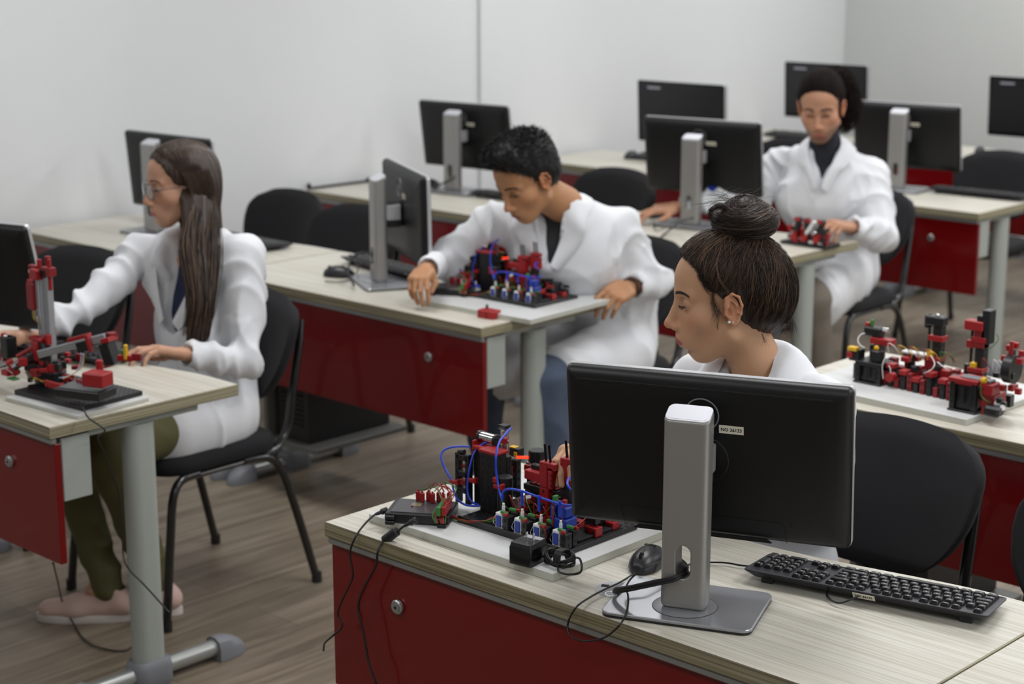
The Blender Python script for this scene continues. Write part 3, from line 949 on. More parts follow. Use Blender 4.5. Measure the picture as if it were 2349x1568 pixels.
for x, y, a, lb in [(-4.40, 4.055, 170, 'keyboard behind the sideways-turned monitor'), (-5.19, 5.535, 183, 'keyboard under the monitor left of the short-haired man'),
                    (-3.79, 7.02, 184, 'keyboard beside the far silver stand at the right'), (-4.17, 2.60, 192, 'keyboard behind the red tower robot'),
                    (-5.50, 7.02, 5, 'keyboard beside the mouse on the far desk at the left wall'), (-5.60, 8.30, 3, 'keyboard on the rearmost desk in the corner')]:
    o = dup(kb0, label=lb); kb_place(o, x, y, a)

# ---------------------------------------------------------------- mice
M_MOUSE = mat('mouse_shell', (30, 30, 35), .35, bump=.03, bscale=1200)
def make_mouse():
    mo = empty('computer_mouse')
    s = SDF(); s.ell((0, 0, .004), (.031, .057, .034), k=0)
    s.c(P_half((0, 0, -1), -.0005) , .0) if False else None
    s.i(P_box((0, 0, .03), (.0305, .056, .0295), .006), .006)
    V, F = s.mesh(.0016); V = relax(V, F, 1)
    V[:, 2] = np.maximum(V[:, 2], 0.0005)
    m = MB().add(V, F.tolist(), M_MOUSE); b = m.build('shell', mo, angle=180)
    m = MB().cyl((-.0035, .032, .0292), (.0035, .032, .0292), .0072, M_BLKG, n=20, bev=.001); 
    for k in range(20): a = k * PI / 10; m.box((0, .032 + .0072 * math.cos(a), .0292 + .0072 * math.sin(a)), (.006, .0008, .0008), M_DARK, b=0)
    m.build('scroll_wheel', mo)
    def topz(x, y): return .004 + .034 * math.sqrt(max(0, 1 - (x / .031) ** 2 - (y / .057) ** 2))
    m = MB().tube([(0, y, topz(0, y) + .0001) for y in np.linspace(.012, .024, 5)], .0004, M_DARK, n=6, sub=1)
    m.tube([(0, y, topz(0, y) + .0001) for y in np.linspace(.040, .054, 6)], .0004, M_DARK, n=6, sub=1)
    for sx in (-1, 1): m.tube([(sx * (.024 + .003 * math.sin(t * 3)), -.03 + .08 * t, topz(.026, -.03 + .08 * t) ) for t in np.linspace(0, .9, 9)], .00035, M_DARK, n=5, sub=1)
    m.build('button_seam', mo)
    m = MB(); text_mesh(m, 'DELL', .011, M_DARK, Tm(0, -.012, .0375, rx=.06) @ Tm(rz=PI), ext=.0004, bold=.0003); m.build('badge', mo)
    return mo
ms = make_mouse()
ms.location = (-1.935, 2.420, ZD); ms.rotation_euler = (0, 0, math.radians(197))
tag(ms, 'black mouse on the front desk left of the silver stand', 'mouse', 'black computer mice')
for x, y, a, lb in [(-4.45, 3.87, 120, 'black mouse lying left of the sideways-turned monitor'), (-5.75, 5.55, 150, 'black mouse in front of the stand left of the short-haired man'),
                    (-4.47, 5.60, 200, 'black mouse under the hand of the man with the ponytail'), (-5.74, 6.98, 10, 'black mouse on the far desk, left of the screen-facing monitor'),
                    (-4.53, 8.36, 30, 'farthest black mouse, near the right edge of the photo'), (-5.90, 8.22, 10, 'black mouse left of the ponytail man on the rearmost desk')]:
    dup(ms, (x, y, ZD), math.radians(a), lb)

# ---------------------------------------------------------------- cables of the front desk
def cable(name, pts, r, label, n=8, parent=None, sub=8, mt=None):
    m = MB().tube(pts, r, mt or M_CABLE, n=n, sub=sub); o = m.build(name, parent, angle=180)
    if parent is None: tag(o, label, 'cable')
    return o
gx, gy = -1.878, 2.292
def atYc(px, py, Y):
    d = ray(px, py); return tuple(np.array([0, 0, CAM_H]) + d * (Y / d[1]))
cable('mouse_cable', [(-1.919, 2.368, .757), tuple(atz(1420, 1336, .757)), tuple(atz(1385, 1352, .757)), tuple(atz(1352, 1370, .757)), tuple(atz(1322, 1392, .760)), atYc(1303, 1428, 2.168), atYc(1308, 1456, 2.160), atYc(1340, 1469, 2.158), atYc(1385, 1462, 2.162), tuple(atz(1422, 1432, .757)), tuple(atz(1438, 1400, .762)), tuple(atz(1441, 1368, .772)), tuple(atz(1437, 1345, .775)), tuple(atz(1452, 1322, .782)), tuple(atz(1485, 1300, .790)), tuple(atz(1525, 1288, .785)), (-1.85, 2.42, .757)], .0018, 'thin black mouse cable looping over the front edge of the front desk')
bundle = MB(); R23 = np.array(Matrix.Rotation(math.radians(23), 3, 'Z'))
def mp_(x, y, z): return (R23 @ np.array([x, y, 0]) + np.array([-1.749, 2.291, ZD + z]))
for k in range(4):
    o = .005 * (k % 2) - .0025; q = .005 * (k // 2)
    bundle.tube([mp_(-.045, .105, .115), mp_(-.040, .08, .07 + q), mp_(-.012 + o, .035, .068 + q), mp_(0 + o * .5, -.002, .072 + q), mp_(-.012, -.028, .066 + q), mp_(-.05, -.028 - o, .052 + q), mp_(-.09, -.018, .035 + q), mp_(-.128, .004 + o, .018 + q * .6), (gx + o, gy, ZD + .004), (gx + o, gy + .002, ZD - .03)], .0030 + .0006 * (k == 0), M_CABLE, n=8)
bundle.tube([mp_(-.126, .006, .010), mp_(-.138, -.002, .010), mp_(-.146, .010, .010), mp_(-.137, .018, .010)], .0018, mat('clear_cable_tie', (215, 218, 222), .25), n=6, closed=True)
tag(bundle.build('cable_bundle'), 'thick black cable bundle from the grommet through the slot of the front silver stand', 'cable')
cable('keyboard_cable', [(-1.775, 2.545, .756), (-1.80, 2.53, .756), (-1.84, 2.515, .756), (-1.875, 2.47, .756), (-1.86, 2.42, .756)], .0018, 'short black keyboard cable running to the left from the front keyboard')
cable('keyboard_cable', [(-1.54, 2.512, .772), (-1.565, 2.490, .758), (-1.60, 2.505, .757), (-1.62, 2.54, .757)], .0018, 'black cable loop under the rear edge of the front keyboard')

Tq = Matrix.Translation((0, .1, 1.017 - .75)) @ Matrix.Rotation(math.radians(8), 4, 'X') @ Matrix.Rotation(PI / 2, 4, 'X')
MB().box((.045, -.128, .026), (.030, .030, .014), mat('blue_video_plug', (20, 50, 160), .4), Tq, b=.003).build('video_plug', m3)
def dz(px, py, h): return tuple(atz(px, py, .753 + h))
m = MB()
for o in (0, .006, .011):
    m.tube([tuple(atz(862, 592, .84)), tuple(atz(835, 578, .84 + o)), tuple(atz(806, 592 + o * 300, .82)), tuple(atz(800, 625, .79 + o)), tuple(atz(812, 655, .757 + o))], .0032, M_CABLE, n=7)
m.tube([tuple(atz(862, 600, .83)), tuple(atz(825, 605, .80)), tuple(atz(818, 625, .758)), tuple(atz(790, 645, .757)), tuple(atz(745, 645, .757))], .0022, M_CABLE, n=7)
tag(m.build('cable_bundle', angle=180), 'black cables looping out left of the sideways-turned monitor', 'cable')
m = MB()
for o in (0, .006): m.tube([tuple(atz(1590, 500, .84)), tuple(atz(1562, 508, .80 + o)), tuple(atz(1535, 528, .765 + o)), tuple(atz(1520, 540, .757)), tuple(atz(1510, 552, .757))], .0035, M_CABLE, n=7)
m.tube([tuple(atz(1498, 508, .757)), tuple(atz(1505, 528, .757)), tuple(atz(1530, 520, .770)), tuple(atz(1560, 500, .79))], .0018, M_CABLE, n=7)
tag(m.build('cable_bundle', angle=180), 'black cables from the slot of the stand in front of the ponytail man', 'cable')
m = MB()
for o in (0, .006): m.tube([tuple(atz(1045, 405, .84)), tuple(atz(1025, 415, .80 + o)), tuple(atz(1002, 428, .765 + o)), tuple(atz(992, 438, .757))], .0040, M_CABLE, n=7)
tag(m.build('cable_bundle', angle=180), 'black cables beside the stand left of the short-haired man', 'cable')
# ---------------------------------------------------------------- construction kit models
K_BLK = mat('kit_black', (22, 22, 25), .38, bump=.04, bscale=500)
K_RED = mat('kit_red', (150, 20, 25), .42, bump=.04, bscale=500)
K_RED2 = mat('kit_dark_red', (128, 16, 22), .45)
K_BLUE = mat('kit_blue', (18, 52, 150), .38)
K_TUBE = mat('blue_air_tube', (28, 62, 190), .35)
K_GRN = mat('kit_green', (50, 120, 52), .45)
K_YEL = mat('kit_yellow', (214, 168, 30), .45)
K_WHT = mat('kit_white', (224, 226, 224), .4)
K_ALU = mat('aluminium_profile', (190, 192, 196), .32, .75)
K_CHR = mat('chrome', (215, 216, 220), .15, 1.0)
K_GLASS = mat('clear_cylinder', (235, 238, 240), .05, trans=.85)
K_LIT = mat('lit_red_lamp', (255, 60, 40), .3, emit=(255, 60, 30), estr=1.5)
K_WR = mat('red_wire', (150, 34, 24), .45); K_WG = mat('green_wire', (60, 112, 40), .45)
M_BOARD = mat('white_board', (206, 208, 207), .4, var=.02, vscale=14)
M_BOARDE = mat('white_board_edge', (186, 186, 176), .5, var=.03, vscale=20)
def atY(px, py, Y):
    d = ray(px, py); return np.array([0, 0, CAM_H]) + d * (Y / d[1])
def brick(m, c, s, mt, slot=True, R=None):
    """kit block with T-slots on its faces"""
    m.box(c, s, mt, b=.0012, R=R)
    if slot:
        Rm = np.eye(3) if R is None else np.array(R); c = np.array(c, float)
        L = max(s); a = int(np.argmax(s)); n = max(1, int(round(L / .015)))
        for k in range(n):
            t = (k + .5) / n * L - L / 2
            for o in [q for q in range(3) if q != a]:
                for sg in (-1, 1):
                    off = np.zeros(3); off[a] = t; off[o] = sg * s[o] / 2
                    sz = [.0035] * 3; sz[a] = .0065; sz[o] = .0012
                    other = 3 - a - o; sz[other] = min(.004, s[other] * .3)
                    m.box(c + Rm @ off, sz, M_DARK, b=.0002, R=R)
def whiteboard(cx, cy, w, d, yaw, label, t=.016):
    m = MB(); m.rr(w, d, .004, [(.001, 0), (0, .001), (0, t - .001)], M_BOARDE, cap=True); m.rr(w, d, .004, [(0, t - .001), (.001, t)], M_BOARD)
    o = m.build('mounting_board'); o.location = (cx, cy, ZD); o.rotation_euler = (0, 0, math.radians(yaw))
    return tag(o, label, 'board', 'white boards under the models')
ZB = ZD + .016
whiteboard(-2.255, 2.440, .492, .405, 0.3, 'white board under the red and black pneumatic model on the front desk')
whiteboard(-3.72, 3.96, .47, .41, 3.0, 'white board gripped at its corner by the short-haired man')
whiteboard(-2.225, 3.88, .50, .40, -2.0, 'white board at the right under the long red and black production line model')
whiteboard(-3.712, 2.358, .285, .222, 5.0, 'small white board under the black base plate of the red tower robot', t=.010)

def plate(m, x0, y0, w, d, z0, h=.009):
    m.b2((x0, y0, z0), (x0 + w, y0 + d, z0 + h), K_BLK, b=.0015)
    nx, ny = int(w / .015), int(d / .015)
    for i in range(nx):
        for j in range(ny):
            m.box((x0 + (i + .5) * w / nx, y0 + (j + .5) * d / ny, z0 + h + .0001), (.007, .003, .0006) if (i + j) % 2 else (.003, .007, .0006), M_DARK, b=0)

def make_pneumatic():
    """coordinates relative to the front left corner of the base plate, top of the board at z=0"""
    O = np.array([-2.335, 2.325, ZB])
    ro = empty('pneumatic_model', tuple(O))
    def L(px, py, y): return atY(px, py, 2.325 + y) - O        # local point seen at that pixel, y behind the front edge
    m = MB(); plate(m, 0, 0, .285, .205, 0, .010); m.b2((0, -.004, 0), (.285, 0, .014), K_BLK); m.build('base_plate', ro)
    zp = .010
    # tall black tower with red lid
    m = MB()
    for i in range(3): brick(m, (.010 + .015 * i, .072, zp + .060), (.0148, .030, .120), K_BLK)
    brick(m, (.025, .095, zp + .056), (.045, .015, .112), K_BLK)
    m.box((.025, .074, zp + .1235), (.050, .036, .006), K_RED, b=.001); tw = m.build('tower', ro)
    m = MB()
    for i in range(2): brick(m, (-.024 + .015 * i, .090, zp + .058), (.0148, .030, .116), K_BLK)
    pass
    m.box((-.0165, .088, zp + .120), (.032, .032, .007), K_RED); m.box((-.036, .092, zp + .112), (.005, .03, .04), K_RED)
    m.build('rear_tower', ro)
    m = MB(); m.cyl((-.034, .10, zp + .136), (.006, .10, zp + .136), .0105, K_CHR, n=20, bev=.001); m.cyl((-.040, .10, zp + .136), (-.032, .10, zp + .136), .012, K_BLK, n=20, bev=.001)
    m.cyl((.004, .10, zp + .136), (.010, .10, zp + .136), .012, K_BLK, n=20, bev=.001); m.cyl((.008, .10, zp + .138), (.040, .10, zp + .142), .0022, K_CHR, n=10)
    m.box((.030, .10, zp + .140), (.012, .012, .012), K_RED); m.build('air_cylinder', ro)
    # open frame at the left
    m = MB()
    for x in (-.062, -.034):
        brick(m, (x - .004, .068, zp + .052), (.010, .014, .104), K_BLK)
    for z in (.016, .050, .084): brick(m, (-.050, .068, zp + z + .012), (.030, .014, .012), K_BLK)
    m.box((-.050, .066, zp + .045), (.02, .010, .012), K_RED2); m.box((-.048, .07, zp + .078), (.014, .010, .008), K_RED2)
    m.cyl((-.066, .068, zp + .104), (-.050, .068, zp + .107), .005, K_BLK, n=12); m.build('side_frame', ro)
    # vertical glass cylinder
    m = MB(); gx_, gy_ = L(1157, 1033, .135)[0], .135; zt = L(1157, 978, .135)[2]; zb = zt - .085
    m.box((gx_, gy_, zt), (.020, .018, .008), M_BLKG); m.cyl((gx_, gy_, zb), (gx_, gy_, zt - .003), .0078, K_GLASS, n=20)
    m.cyl((gx_, gy_, zb), (gx_, gy_, zt - .010), .0028, K_RED, n=10)
    for k in range(14): m.cyl((gx_ - .001, gy_, zb + .005 * k), (gx_ - .001, gy_, zb + .005 * k + .002), .0042, K_RED, n=10)
    m.cyl((gx_ + .0125, gy_, zb), (gx_ + .0125, gy_, zt), .0012, K_CHR, n=8); m.cyl((gx_ - .0115, gy_, zb), (gx_ - .0115, gy_, zt), .0012, K_BLK, n=8)
    m.box((gx_, gy_, zb - .008), (.026, .024, .02), K_RED); brick(m, (gx_, gy_, (zb + zp) / 2 - .004), (.015, .015, zb - zp - .016), K_BLK)
    m.build('glass_cylinder', ro)
    # lamp housing with lit strip
    m = MB(); c0 = L(1184, 1035, .16); m.box(c0, (.026, .02, .018), K_BLK); m.box(c0 + [-.004, -.002, .0095], (.016, .014, .002), K_YEL); m.box(c0 + [.008, -.011, -.002], (.008, .003, .010), K_YEL)
    brick(m, (c0[0], c0[1], (c0[2] + zp) / 2 - .006), (.015, .015, c0[2] - zp - .02), K_BLK); m.build('light_barrier', ro)
    m = MB(); c1 = L(1196, 1049, .15); m.cyl(c1 + [-.012, 0, -.002], c1 + [.018, 0, .004], .003, K_LIT, n=10); m.build('signal_lamp', ro)
    # central deck with conveyor and clutter
    m = MB(); dz = zp + .060
    brick(m, (.128, .118, dz), (.085, .048, .012), K_BLK); m.box((.130, .118, dz + .008), (.07, .034, .003), K_RED2)
    for k in range(6): m.box((.100 + .012 * k, .118, dz + .0102), (.003, .034, .0012), M_DARK, b=0)
    for x in (.098, .160):
        for y in (.10, .14): brick(m, (x, y, (zp + dz) / 2), (.015, .015, dz - zp - .010), K_BLK)
    rr_ = random.Random(5)
    for k in range(46):
        x = rr_.uniform(.085, .262); y = rr_.uniform(.040, .185); z = zp + rr_.uniform(.004, .052)
        s = (rr_.choice((.0075, .015, .022)), rr_.choice((.0075, .015)), rr_.choice((.0075, .012, .015)))
        m.box((x, y, z), s, rr_.choice((K_RED, K_BLK, K_BLK, K_RED2)), b=.0008)
    m.build('conveyor_deck', ro)
    m = MB(); c2 = L(1232, 1040, .165); m.cyl(c2 + [0, 0, -.018], c2 + [0, 0, .008], .0172, K_BLK, n=26, bev=.0015); m.box(c2 + [0, -.004, -.03], (.045, .022, .012), K_RED); m.box(c2 + [-.005, -.02, -.016], (.01, .006, .004), K_CHR)
    brick(m, (c2[0], c2[1] + .0, (zp + c2[2] - .036) / 2), (.03, .03, c2[2] - .036 - zp), K_BLK); m.build('turntable_motor', ro)
    m = MB(); c3 = L(1158, 1096, .055); m.cyl((c3[0], .055, zp + .01), (c3[0], .055, c3[2] + .004), .0155, K_BLK, n=26, bev=.0015); m.box((c3[0] - .012, .045, c3[2] - .004), (.014, .012, .010), K_RED); m.build('compressor_motor', ro)
    # two red stations with black pins
    for px_, py_, yy, nm in ((1254, 1090, .085, 'press_station'), (1302, 1082, .10, 'press_station')):
        c = L(px_, py_, yy); m = MB()
        m.box((c[0], yy, c[2] + .004), (.020, .022, .050), K_RED); m.box((c[0] + .016, yy, c[2] - .004), (.011, .020, .036), K_RED)
        for q in range(3): m.cyl((c[0] + .0215, yy - .0105, c[2] - .014 + .010 * q), (c[0] + .0215, yy - .0095, c[2] - .014 + .010 * q), .002, M_DARK, n=8)
        m.box((c[0] - .030, yy, c[2] - .006), (.042, .018, .018), K_RED); brick(m, (c[0] - .028, yy + .012, c[2] + .006), (.038, .012, .012), K_BLK)
        m.box((c[0] + .012, yy - .004, c[2] + .024), (.034, .012, .010), K_RED)
        for q in (-.001, .010): 
            m.cyl((c[0] + q, yy, c[2] + .026), (c[0] + q - .004, yy, c[2] + .062), .0026, M_BLKG, n=10); m.sphere((c[0] + q, yy, c[2] + .022), .005, K_RED, n=10)
        brick(m, (c[0], yy, (zp + c[2] - .022) / 2), (.022, .018, max(.01, c[2] - .022 - zp)), K_RED if yy < .09 else K_BLK)
        m.build(nm, ro)
    # blue air compressor
    m = MB(); c = L(1291, 1160, .035)
    m.b2((c[0] - .0195, .022, zp), (c[0] - .010, .05, zp + .072), K_BLUE); m.b2((c[0] - .010, .020, zp), (c[0] + .020, .055, zp + .048), K_BLUE, b=.002)
    m.b2((c[0] - .006, .024, zp + .048), (c[0] + .016, .05, zp + .070), K_BLUE, b=.003); m.box((c[0] + .006, .034, zp + .076), (.008, .008, .014), K_RED)
    m.box((c[0] - .014, .03, zp + .080), (.006, .012, .016), K_GRN); m.cyl((c[0] - .012, .02, zp + .03), (c[0] - .0075, .02, zp + .08), .0015, K_WR, n=8)
    m.build('air_compressor', ro)
    # four valves
    for k, px_ in enumerate((1150, 1193, 1236, 1281)):
        py_ = (1172, 1189, 1202, 1217)[k]
        c = L(px_, py_, .010); x = c[0]; z = zp
        v = MB(); v.box((x, .010, z + .017), (.0165, .016, .030), K_WHT, b=.001); v.box((x + .001, .0015, z + .016), (.0125, .003, .022), K_BLUE, b=.001)
        for q in (-1, 1): v.tube([(x + q * .0095, .004, z + .004), (x + q * .012, .0, z + .014), (x + q * .0095, .004, z + .026)], .0007, K_CHR, n=6)
        v.box((x, .010, z + .0015), (.019, .018, .003), M_LABEL)
        vo = v.build('solenoid_valve', ro)
        MB().cyl((x + .004, .012, z + .032), (x + .004, .012, z + .044), .0032, K_WHT, n=10).cyl((x + .004, .012, z + .044), (x + .004, .012, z + .050), .0024, K_WHT, n=10).build('air_nipple', vo)
        g = MB(); g.box((x + .012, .006, z + .034), (.018, .006, .006), K_GRN); g.box((x + .017, .024, z + .037), (.016, .006, .006), K_GRN); g.build('plug', vo)
        g = MB(); g.box((x + .022, -.001, z + .034), (.010, .006, .006), K_RED); g.box((x + .026, .030, z + .036), (.010, .006, .006), K_RED); g.build('plug', vo)
        g = MB(); brick(g, (x + .021, .008, z + .015), (.013, .020, .030), K_BLK); brick(g, (x + .021, .026, z + .019), (.015, .012, .030), K_BLK); g.build('carrier_block', vo)
    # tubes
    def T(pts, name='air_tube', r=.0023, mt=K_TUBE):
        MB().tube([L(a, b, y) for a, b, y in pts], r, mt, n=8, sub=7).build(name, ro, angle=180)
    T([(1076, 1024, .12), (1045, 1024, .09), (1020, 1031, .07), (1012, 1046, .06), (1020, 1072, .055), (1036, 1102, .05), (1040, 1122, .045), (1050, 1145, .035), (1070, 1158, .03), (1100, 1160, .04)])
    T([(1144, 1018, .12), (1125, 1013, .10), (1104, 1020, .085), (1087, 1040, .07), (1077, 1075, .055), (1073, 1105, .05), (1073, 1130, .045), (1082, 1150, .04), (1100, 1158, .05)])
    T([(1172, 982, .12), (1160, 994, .10), (1145, 1015, .07), (1138, 1045, .045), (1138, 1080, .04), (1143, 1112, .035), (1149, 1138, .025), (1153, 1146, .018)])
    T([(1152, 1146, .012), (1154, 1128, .012), (1168, 1121, .014), (1197, 1126, .015), (1240, 1141, .015), (1285, 1155, .014), (1312, 1158, .016), (1325, 1150, .03)])
    T([(1312, 1125, .03), (1302, 1112, .03), (1304, 1098, .05), (1314, 1092, .08)])
    for a, b, c_, y in ((1197, 1124, 1160, .012), (1236, 1136, 1172, .012), (1284, 1148, 1186, .012)):
        T([(a, b, y), (a + .5, (b + c_) / 2, y), (a + 1, c_, y)], 'air_tube', .0026)
    for a, b, y in ((1041, 1105, .05), (1081, 1101, .053), (1142, 1116, .036)):
        c = L(a, b, y); MB().box(c, (.020, .007, .008), K_RED).box(c + [.012, 0, .002], (.006, .010, .012), K_RED).build('tube_clip', ro)
    m = MB(); c = L(1212, 1139, .012); m.box(c, (.013, .001, .006), K_WHT, b=0, R=rotm('Y', -20)); m.build('white_tag', ro)
    # wires
    m = MB(); rr_ = random.Random(3)
    for k in range(11):
        j = lambda s=.005: rr_.uniform(-s, s)
        m.tube([(-.045 + j(), -.008 + j(), .022 + j(.003)), (-.015 + j(), -.002 + j(), .006 + abs(j())), (.02 + j(), -.004 + j(.004), .006 + abs(j(.004))), (.06 + j(), .000 + j(.003), .012 + abs(j(.004))), (.085 + j(), .012 + j(), .022 + j()), (.10 + j(.01), .03 + j(.01), .03 + j(.01))], .0010, K_WG if k % 4 == 0 else K_WR, n=6, sub=5)
    for k in range(8):
        x = .085 + .035 * k / 1.6
        m.tube([(x, .03 + rr_.uniform(0, .05), zp + .03), (x + .012, .02, zp + .05 + rr_.uniform(0, .02)), (x + .025, .035, zp + .03), (x + .02, .06 + rr_.uniform(0, .05), zp + .045)], .0009, K_WR if k % 3 else K_WG, n=6, sub=5)
    m.tube([(.215, -.002, zp + .036), (.232, -.004, zp + .030), (.232, 0, zp + .012), (.218, .01, zp + .004)], .0009, K_WR, n=6, sub=6)
    m.build('wire_bundle', ro, angle=180)
    # parts at the right end
    m = MB()
    for x, y, s, mt in ((.262, .10, (.03, .02, .018), K_RED), (.235, .15, (.03, .03, .04), K_BLK), (.262, .155, (.022, .02, .014), K_RED), (.205, .16, (.02, .03, .05), K_BLK), (.225, .06, (.02, .02, .012), K_RED2), (.243, .125, (.012, .012, .05), K_BLK)):
        brick(m, (x, y, zp + s[2] / 2), s, mt)
    m.b2((.196, .045, zp), (.272, .168, zp + .006), K_BLK); m.build('sorting_chute', ro)
    return ro
pn = make_pneumatic()
tag(pn, 'red and black pneumatic construction kit model with blue air tubes on the front desk', 'model', 'pneumatic models with blue valves')
pn2 = dup(pn, (-3.855, 3.885, ZB + .0), math.radians(1.5), 'red and black pneumatic model in front of the short-haired man')

def make_controller(seed=1):
    c = empty('model_controller'); m = MB()
    w, d = .092, .128
    m.b2((-w / 2, -d / 2, .003), (w / 2, d / 2, .022), K_BLK, b=.002)
    m.build('housing', c)
    m = MB(); m.box((0, 0, .0225), (w - .012, d - .02, .003), mat('controller_grey', (66, 64, 68), .3), b=.001)
    m.box((-.008, -.012, .0242), (.022, .020, .0006), mat('lcd_glass', (120, 112, 92), .25), b=0)
    for q in (0, 1): m.cyl((-.002 - .016 * 0 + .028 * q - .02, .022 - .04 * q, .024), (-.002 + .028 * q - .02, .022 - .04 * q, .0262), .0022, K_RED, n=10)
    m.build('face_plate', c)
    for sx, sy in ((-1, -1), (1, -1), (-1, 1), (1, 1)):
        m = MB(); x, y = sx * (w / 2 + .002), sy * (d / 2 - .012)
        for q in (0, 1): m.b2((x - .009, y - .009, .001 + .010 * q), (x + .009, y + .009, .0085 + .010 * q), K_BLK, b=.001)
        for a, b in ((-.004, -.004), (.004, .004), (-.004, .004), (.004, -.004)): m.box((x + a, y + b, .0187), (.003, .003, .0005), M_DARK, b=0)
        m.build('mounting_foot', c)
    rr_ = random.Random(seed)
    for k in range(7):
        x, y = -.034 + (k % 2) * .010, .048 - .0105 * k
        m = MB(); m.box((x, y, .034), (.008, .009, .019), K_RED); m.cyl((x, y, .043), (x, y, .047), .002, K_RED2, n=8); m.build('plug', c)
    for k in range(6):
        x = -.020 + .0108 * k
        m = MB(); m.box((x, .0, .033), (.0085, .0085, .018), K_GRN if k % 2 else K_GRN, Tm(0, -.0 - .045 * 0, 0)); m.box((x, .010, .034), (.0085, .0085, .018), K_RED); 
        o = m.build('plug', c); o.location = (.018, .046, 0); o.rotation_euler = (0, 0, 0)
    m = MB()
    for k in range(9):
        a = rr_.uniform(-.03, .04); b = rr_.uniform(-.02, .05)
        m.tube([(-.034, .048 - .01 * (k % 7), .045), (-.02 + a * .3, .03 + b * .3, .060 + rr_.uniform(0, .01)), (.01 + a, .055 + b * .3, .055), (.045, .045 + a * .4, .030), (.062, .05 + a * .3, .012)], .0010, K_WR if k % 3 else K_WG, n=6, sub=6)
    m.build('wires', c, angle=180)
    return c
co = make_controller()
co.location = (-2.404, 2.292, ZB); co.rotation_euler = (0, 0, math.radians(-57)); 
tag(co, 'flat black controller with red and green plugs on the front white board', 'controller', 'flat black controllers')
co2 = dup(co, (-3.92, 3.885, ZB), math.radians(-60), 'flat black controller beside the right hand of the short-haired man')

# cables hanging over the front edge
def plug_(parent, a, b):
    a = np.array(a); b = np.array(b); MB().cyl(a, a + (b - a) * .55, .0062, M_BLKP, n=12, bev=.001).cyl(a + (b - a) * .55, b, .0042, M_BLKP, n=12, r2=.003).build('plug', parent)
c1 = empty('power_cable', (-2.46, 2.24, ZB), 0, 'black power cable from the controller down the left end of the front red panel', 'cable')
def W2(px, py, Y): return atY(px, py, Y) - np.array([-2.46, 2.24, ZB])
MB().tube([W2(885, 1171, 2.236), W2(864, 1177, 2.225), W2(838, 1200, 2.195), W2(815, 1232, 2.165), W2(803, 1268, 2.16), W2(809, 1312, 2.16), W2(806, 1332, 2.16), W2(782, 1382, 2.16), W2(775, 1410, 2.16), W2(785, 1436, 2.16), W2(765, 1456, 2.155), W2(745, 1474, 2.14), W2(742, 1492, 2.13)], .0021, M_CABLE, n=8, sub=8).build('cord', c1, angle=180)
plug_(c1, W2(889, 1168, 2.245), W2(862, 1179, 2.222))
c2 = empty('usb_cable', (-2.46, 2.24, ZB), 0, 'black cable with ferrite core hanging in front of the front red panel', 'cable')
pts = [(952, 1194, 2.205), (930, 1204, 2.20), (912, 1218, 2.192), (893, 1232, 2.185), (877, 1243, 2.175), (866, 1268, 2.162), (862, 1296, 2.16), (836, 1345, 2.158), (822, 1385, 2.158), (828, 1425, 2.158), (838, 1475, 2.158), (846, 1520, 2.158), (862, 1568, 2.158), (880, 1640, 2.17)]
MB().tube([W2(*p) for p in pts], .0024, M_CABLE, n=8, sub=8).build('cord', c2, angle=180)
a, b = W2(911, 1217, 2.192), W2(882, 1239, 2.183); MB().cyl(a, b, .0095, M_BLKP, n=18, bev=.0015).build('ferrite_core', c2)
plug_(c2, W2(956, 1191, 2.212), W2(928, 1206, 2.200))

# wall plug power supply with its coiled lead
ad = empty('power_adapter', (-2.084, 2.255, ZB), math.radians(8), 'black plug-in power adapter with two metal prongs on the front white board', 'power adapter')
m = MB(); m.rr(.050, .058, .006, [(.001, 0), (0, .001), (0, .032), (.001, .034)], M_BLKG, seg=4); m.rr(.048, .056, .006, [(.0, .034), (.002, .041)], M_BLKP, seg=4); m.build('case', ad)
m = MB(); m.b2((-.018, .010, .041), (.020, .026, .0414), mat('rating_label', (92, 96, 110), .5), b=0)
for k in range(5): m.b2((-.016, .012 + .0026 * k, .0414), (.018, .0130 + .0026 * k, .0416), K_WHT, b=0)
m.build('rating_label', ad)
for x in (-.001, .014): MB().b2((x - .0008, -.006, .041), (x + .0008, 0, .058), K_CHR, b=.0005).build('prong', ad)
m = MB(); rr_ = random.Random(11)
cx0, cy0 = .062, .012
for k in range(9):
    ph = rr_.uniform(-.3, .3); pts = []
    for t in np.linspace(0, 2 * PI, 14)[:-1]:
        pts.append((cx0 + (.030 + rr_.uniform(-.003, .003)) * math.cos(t) * math.cos(ph) + rr_.uniform(-.002, .002), cy0 + .014 * math.sin(t) + rr_.uniform(-.002, .002), .014 + .010 * math.sin(t + ph * 3) + k * .0007))
    m.tube(pts, .0019, M_CABLE, n=7, sub=4, closed=True)
for t in range(5): 
    m.tube([(cx0 - .003 + t * .003, cy0 - .016, .012), (cx0 - .004 + t * .003, cy0 - .008, .030), (cx0 + t * .003, cy0 + .012, .030), (cx0 + .001 + t * .003, cy0 + .018, .010)], .0019, M_CABLE, n=7)
m.tube([(.024, .025, .012), (.034, .02, .008), (.045, .015, .016)], .0019, M_CABLE)
m.tube([(cx0 + .02, cy0, .02), (cx0 + .040, cy0 + .004, .022), (cx0 + .052, cy0 - .010, .004), (cx0 + .040, cy0 - .030, .0025), (cx0 + .016, cy0 - .028, .0025), (cx0 + .006, cy0 - .012, .010)], .0021, M_CABLE, n=8)
m.build('coiled_lead', ad, angle=180)

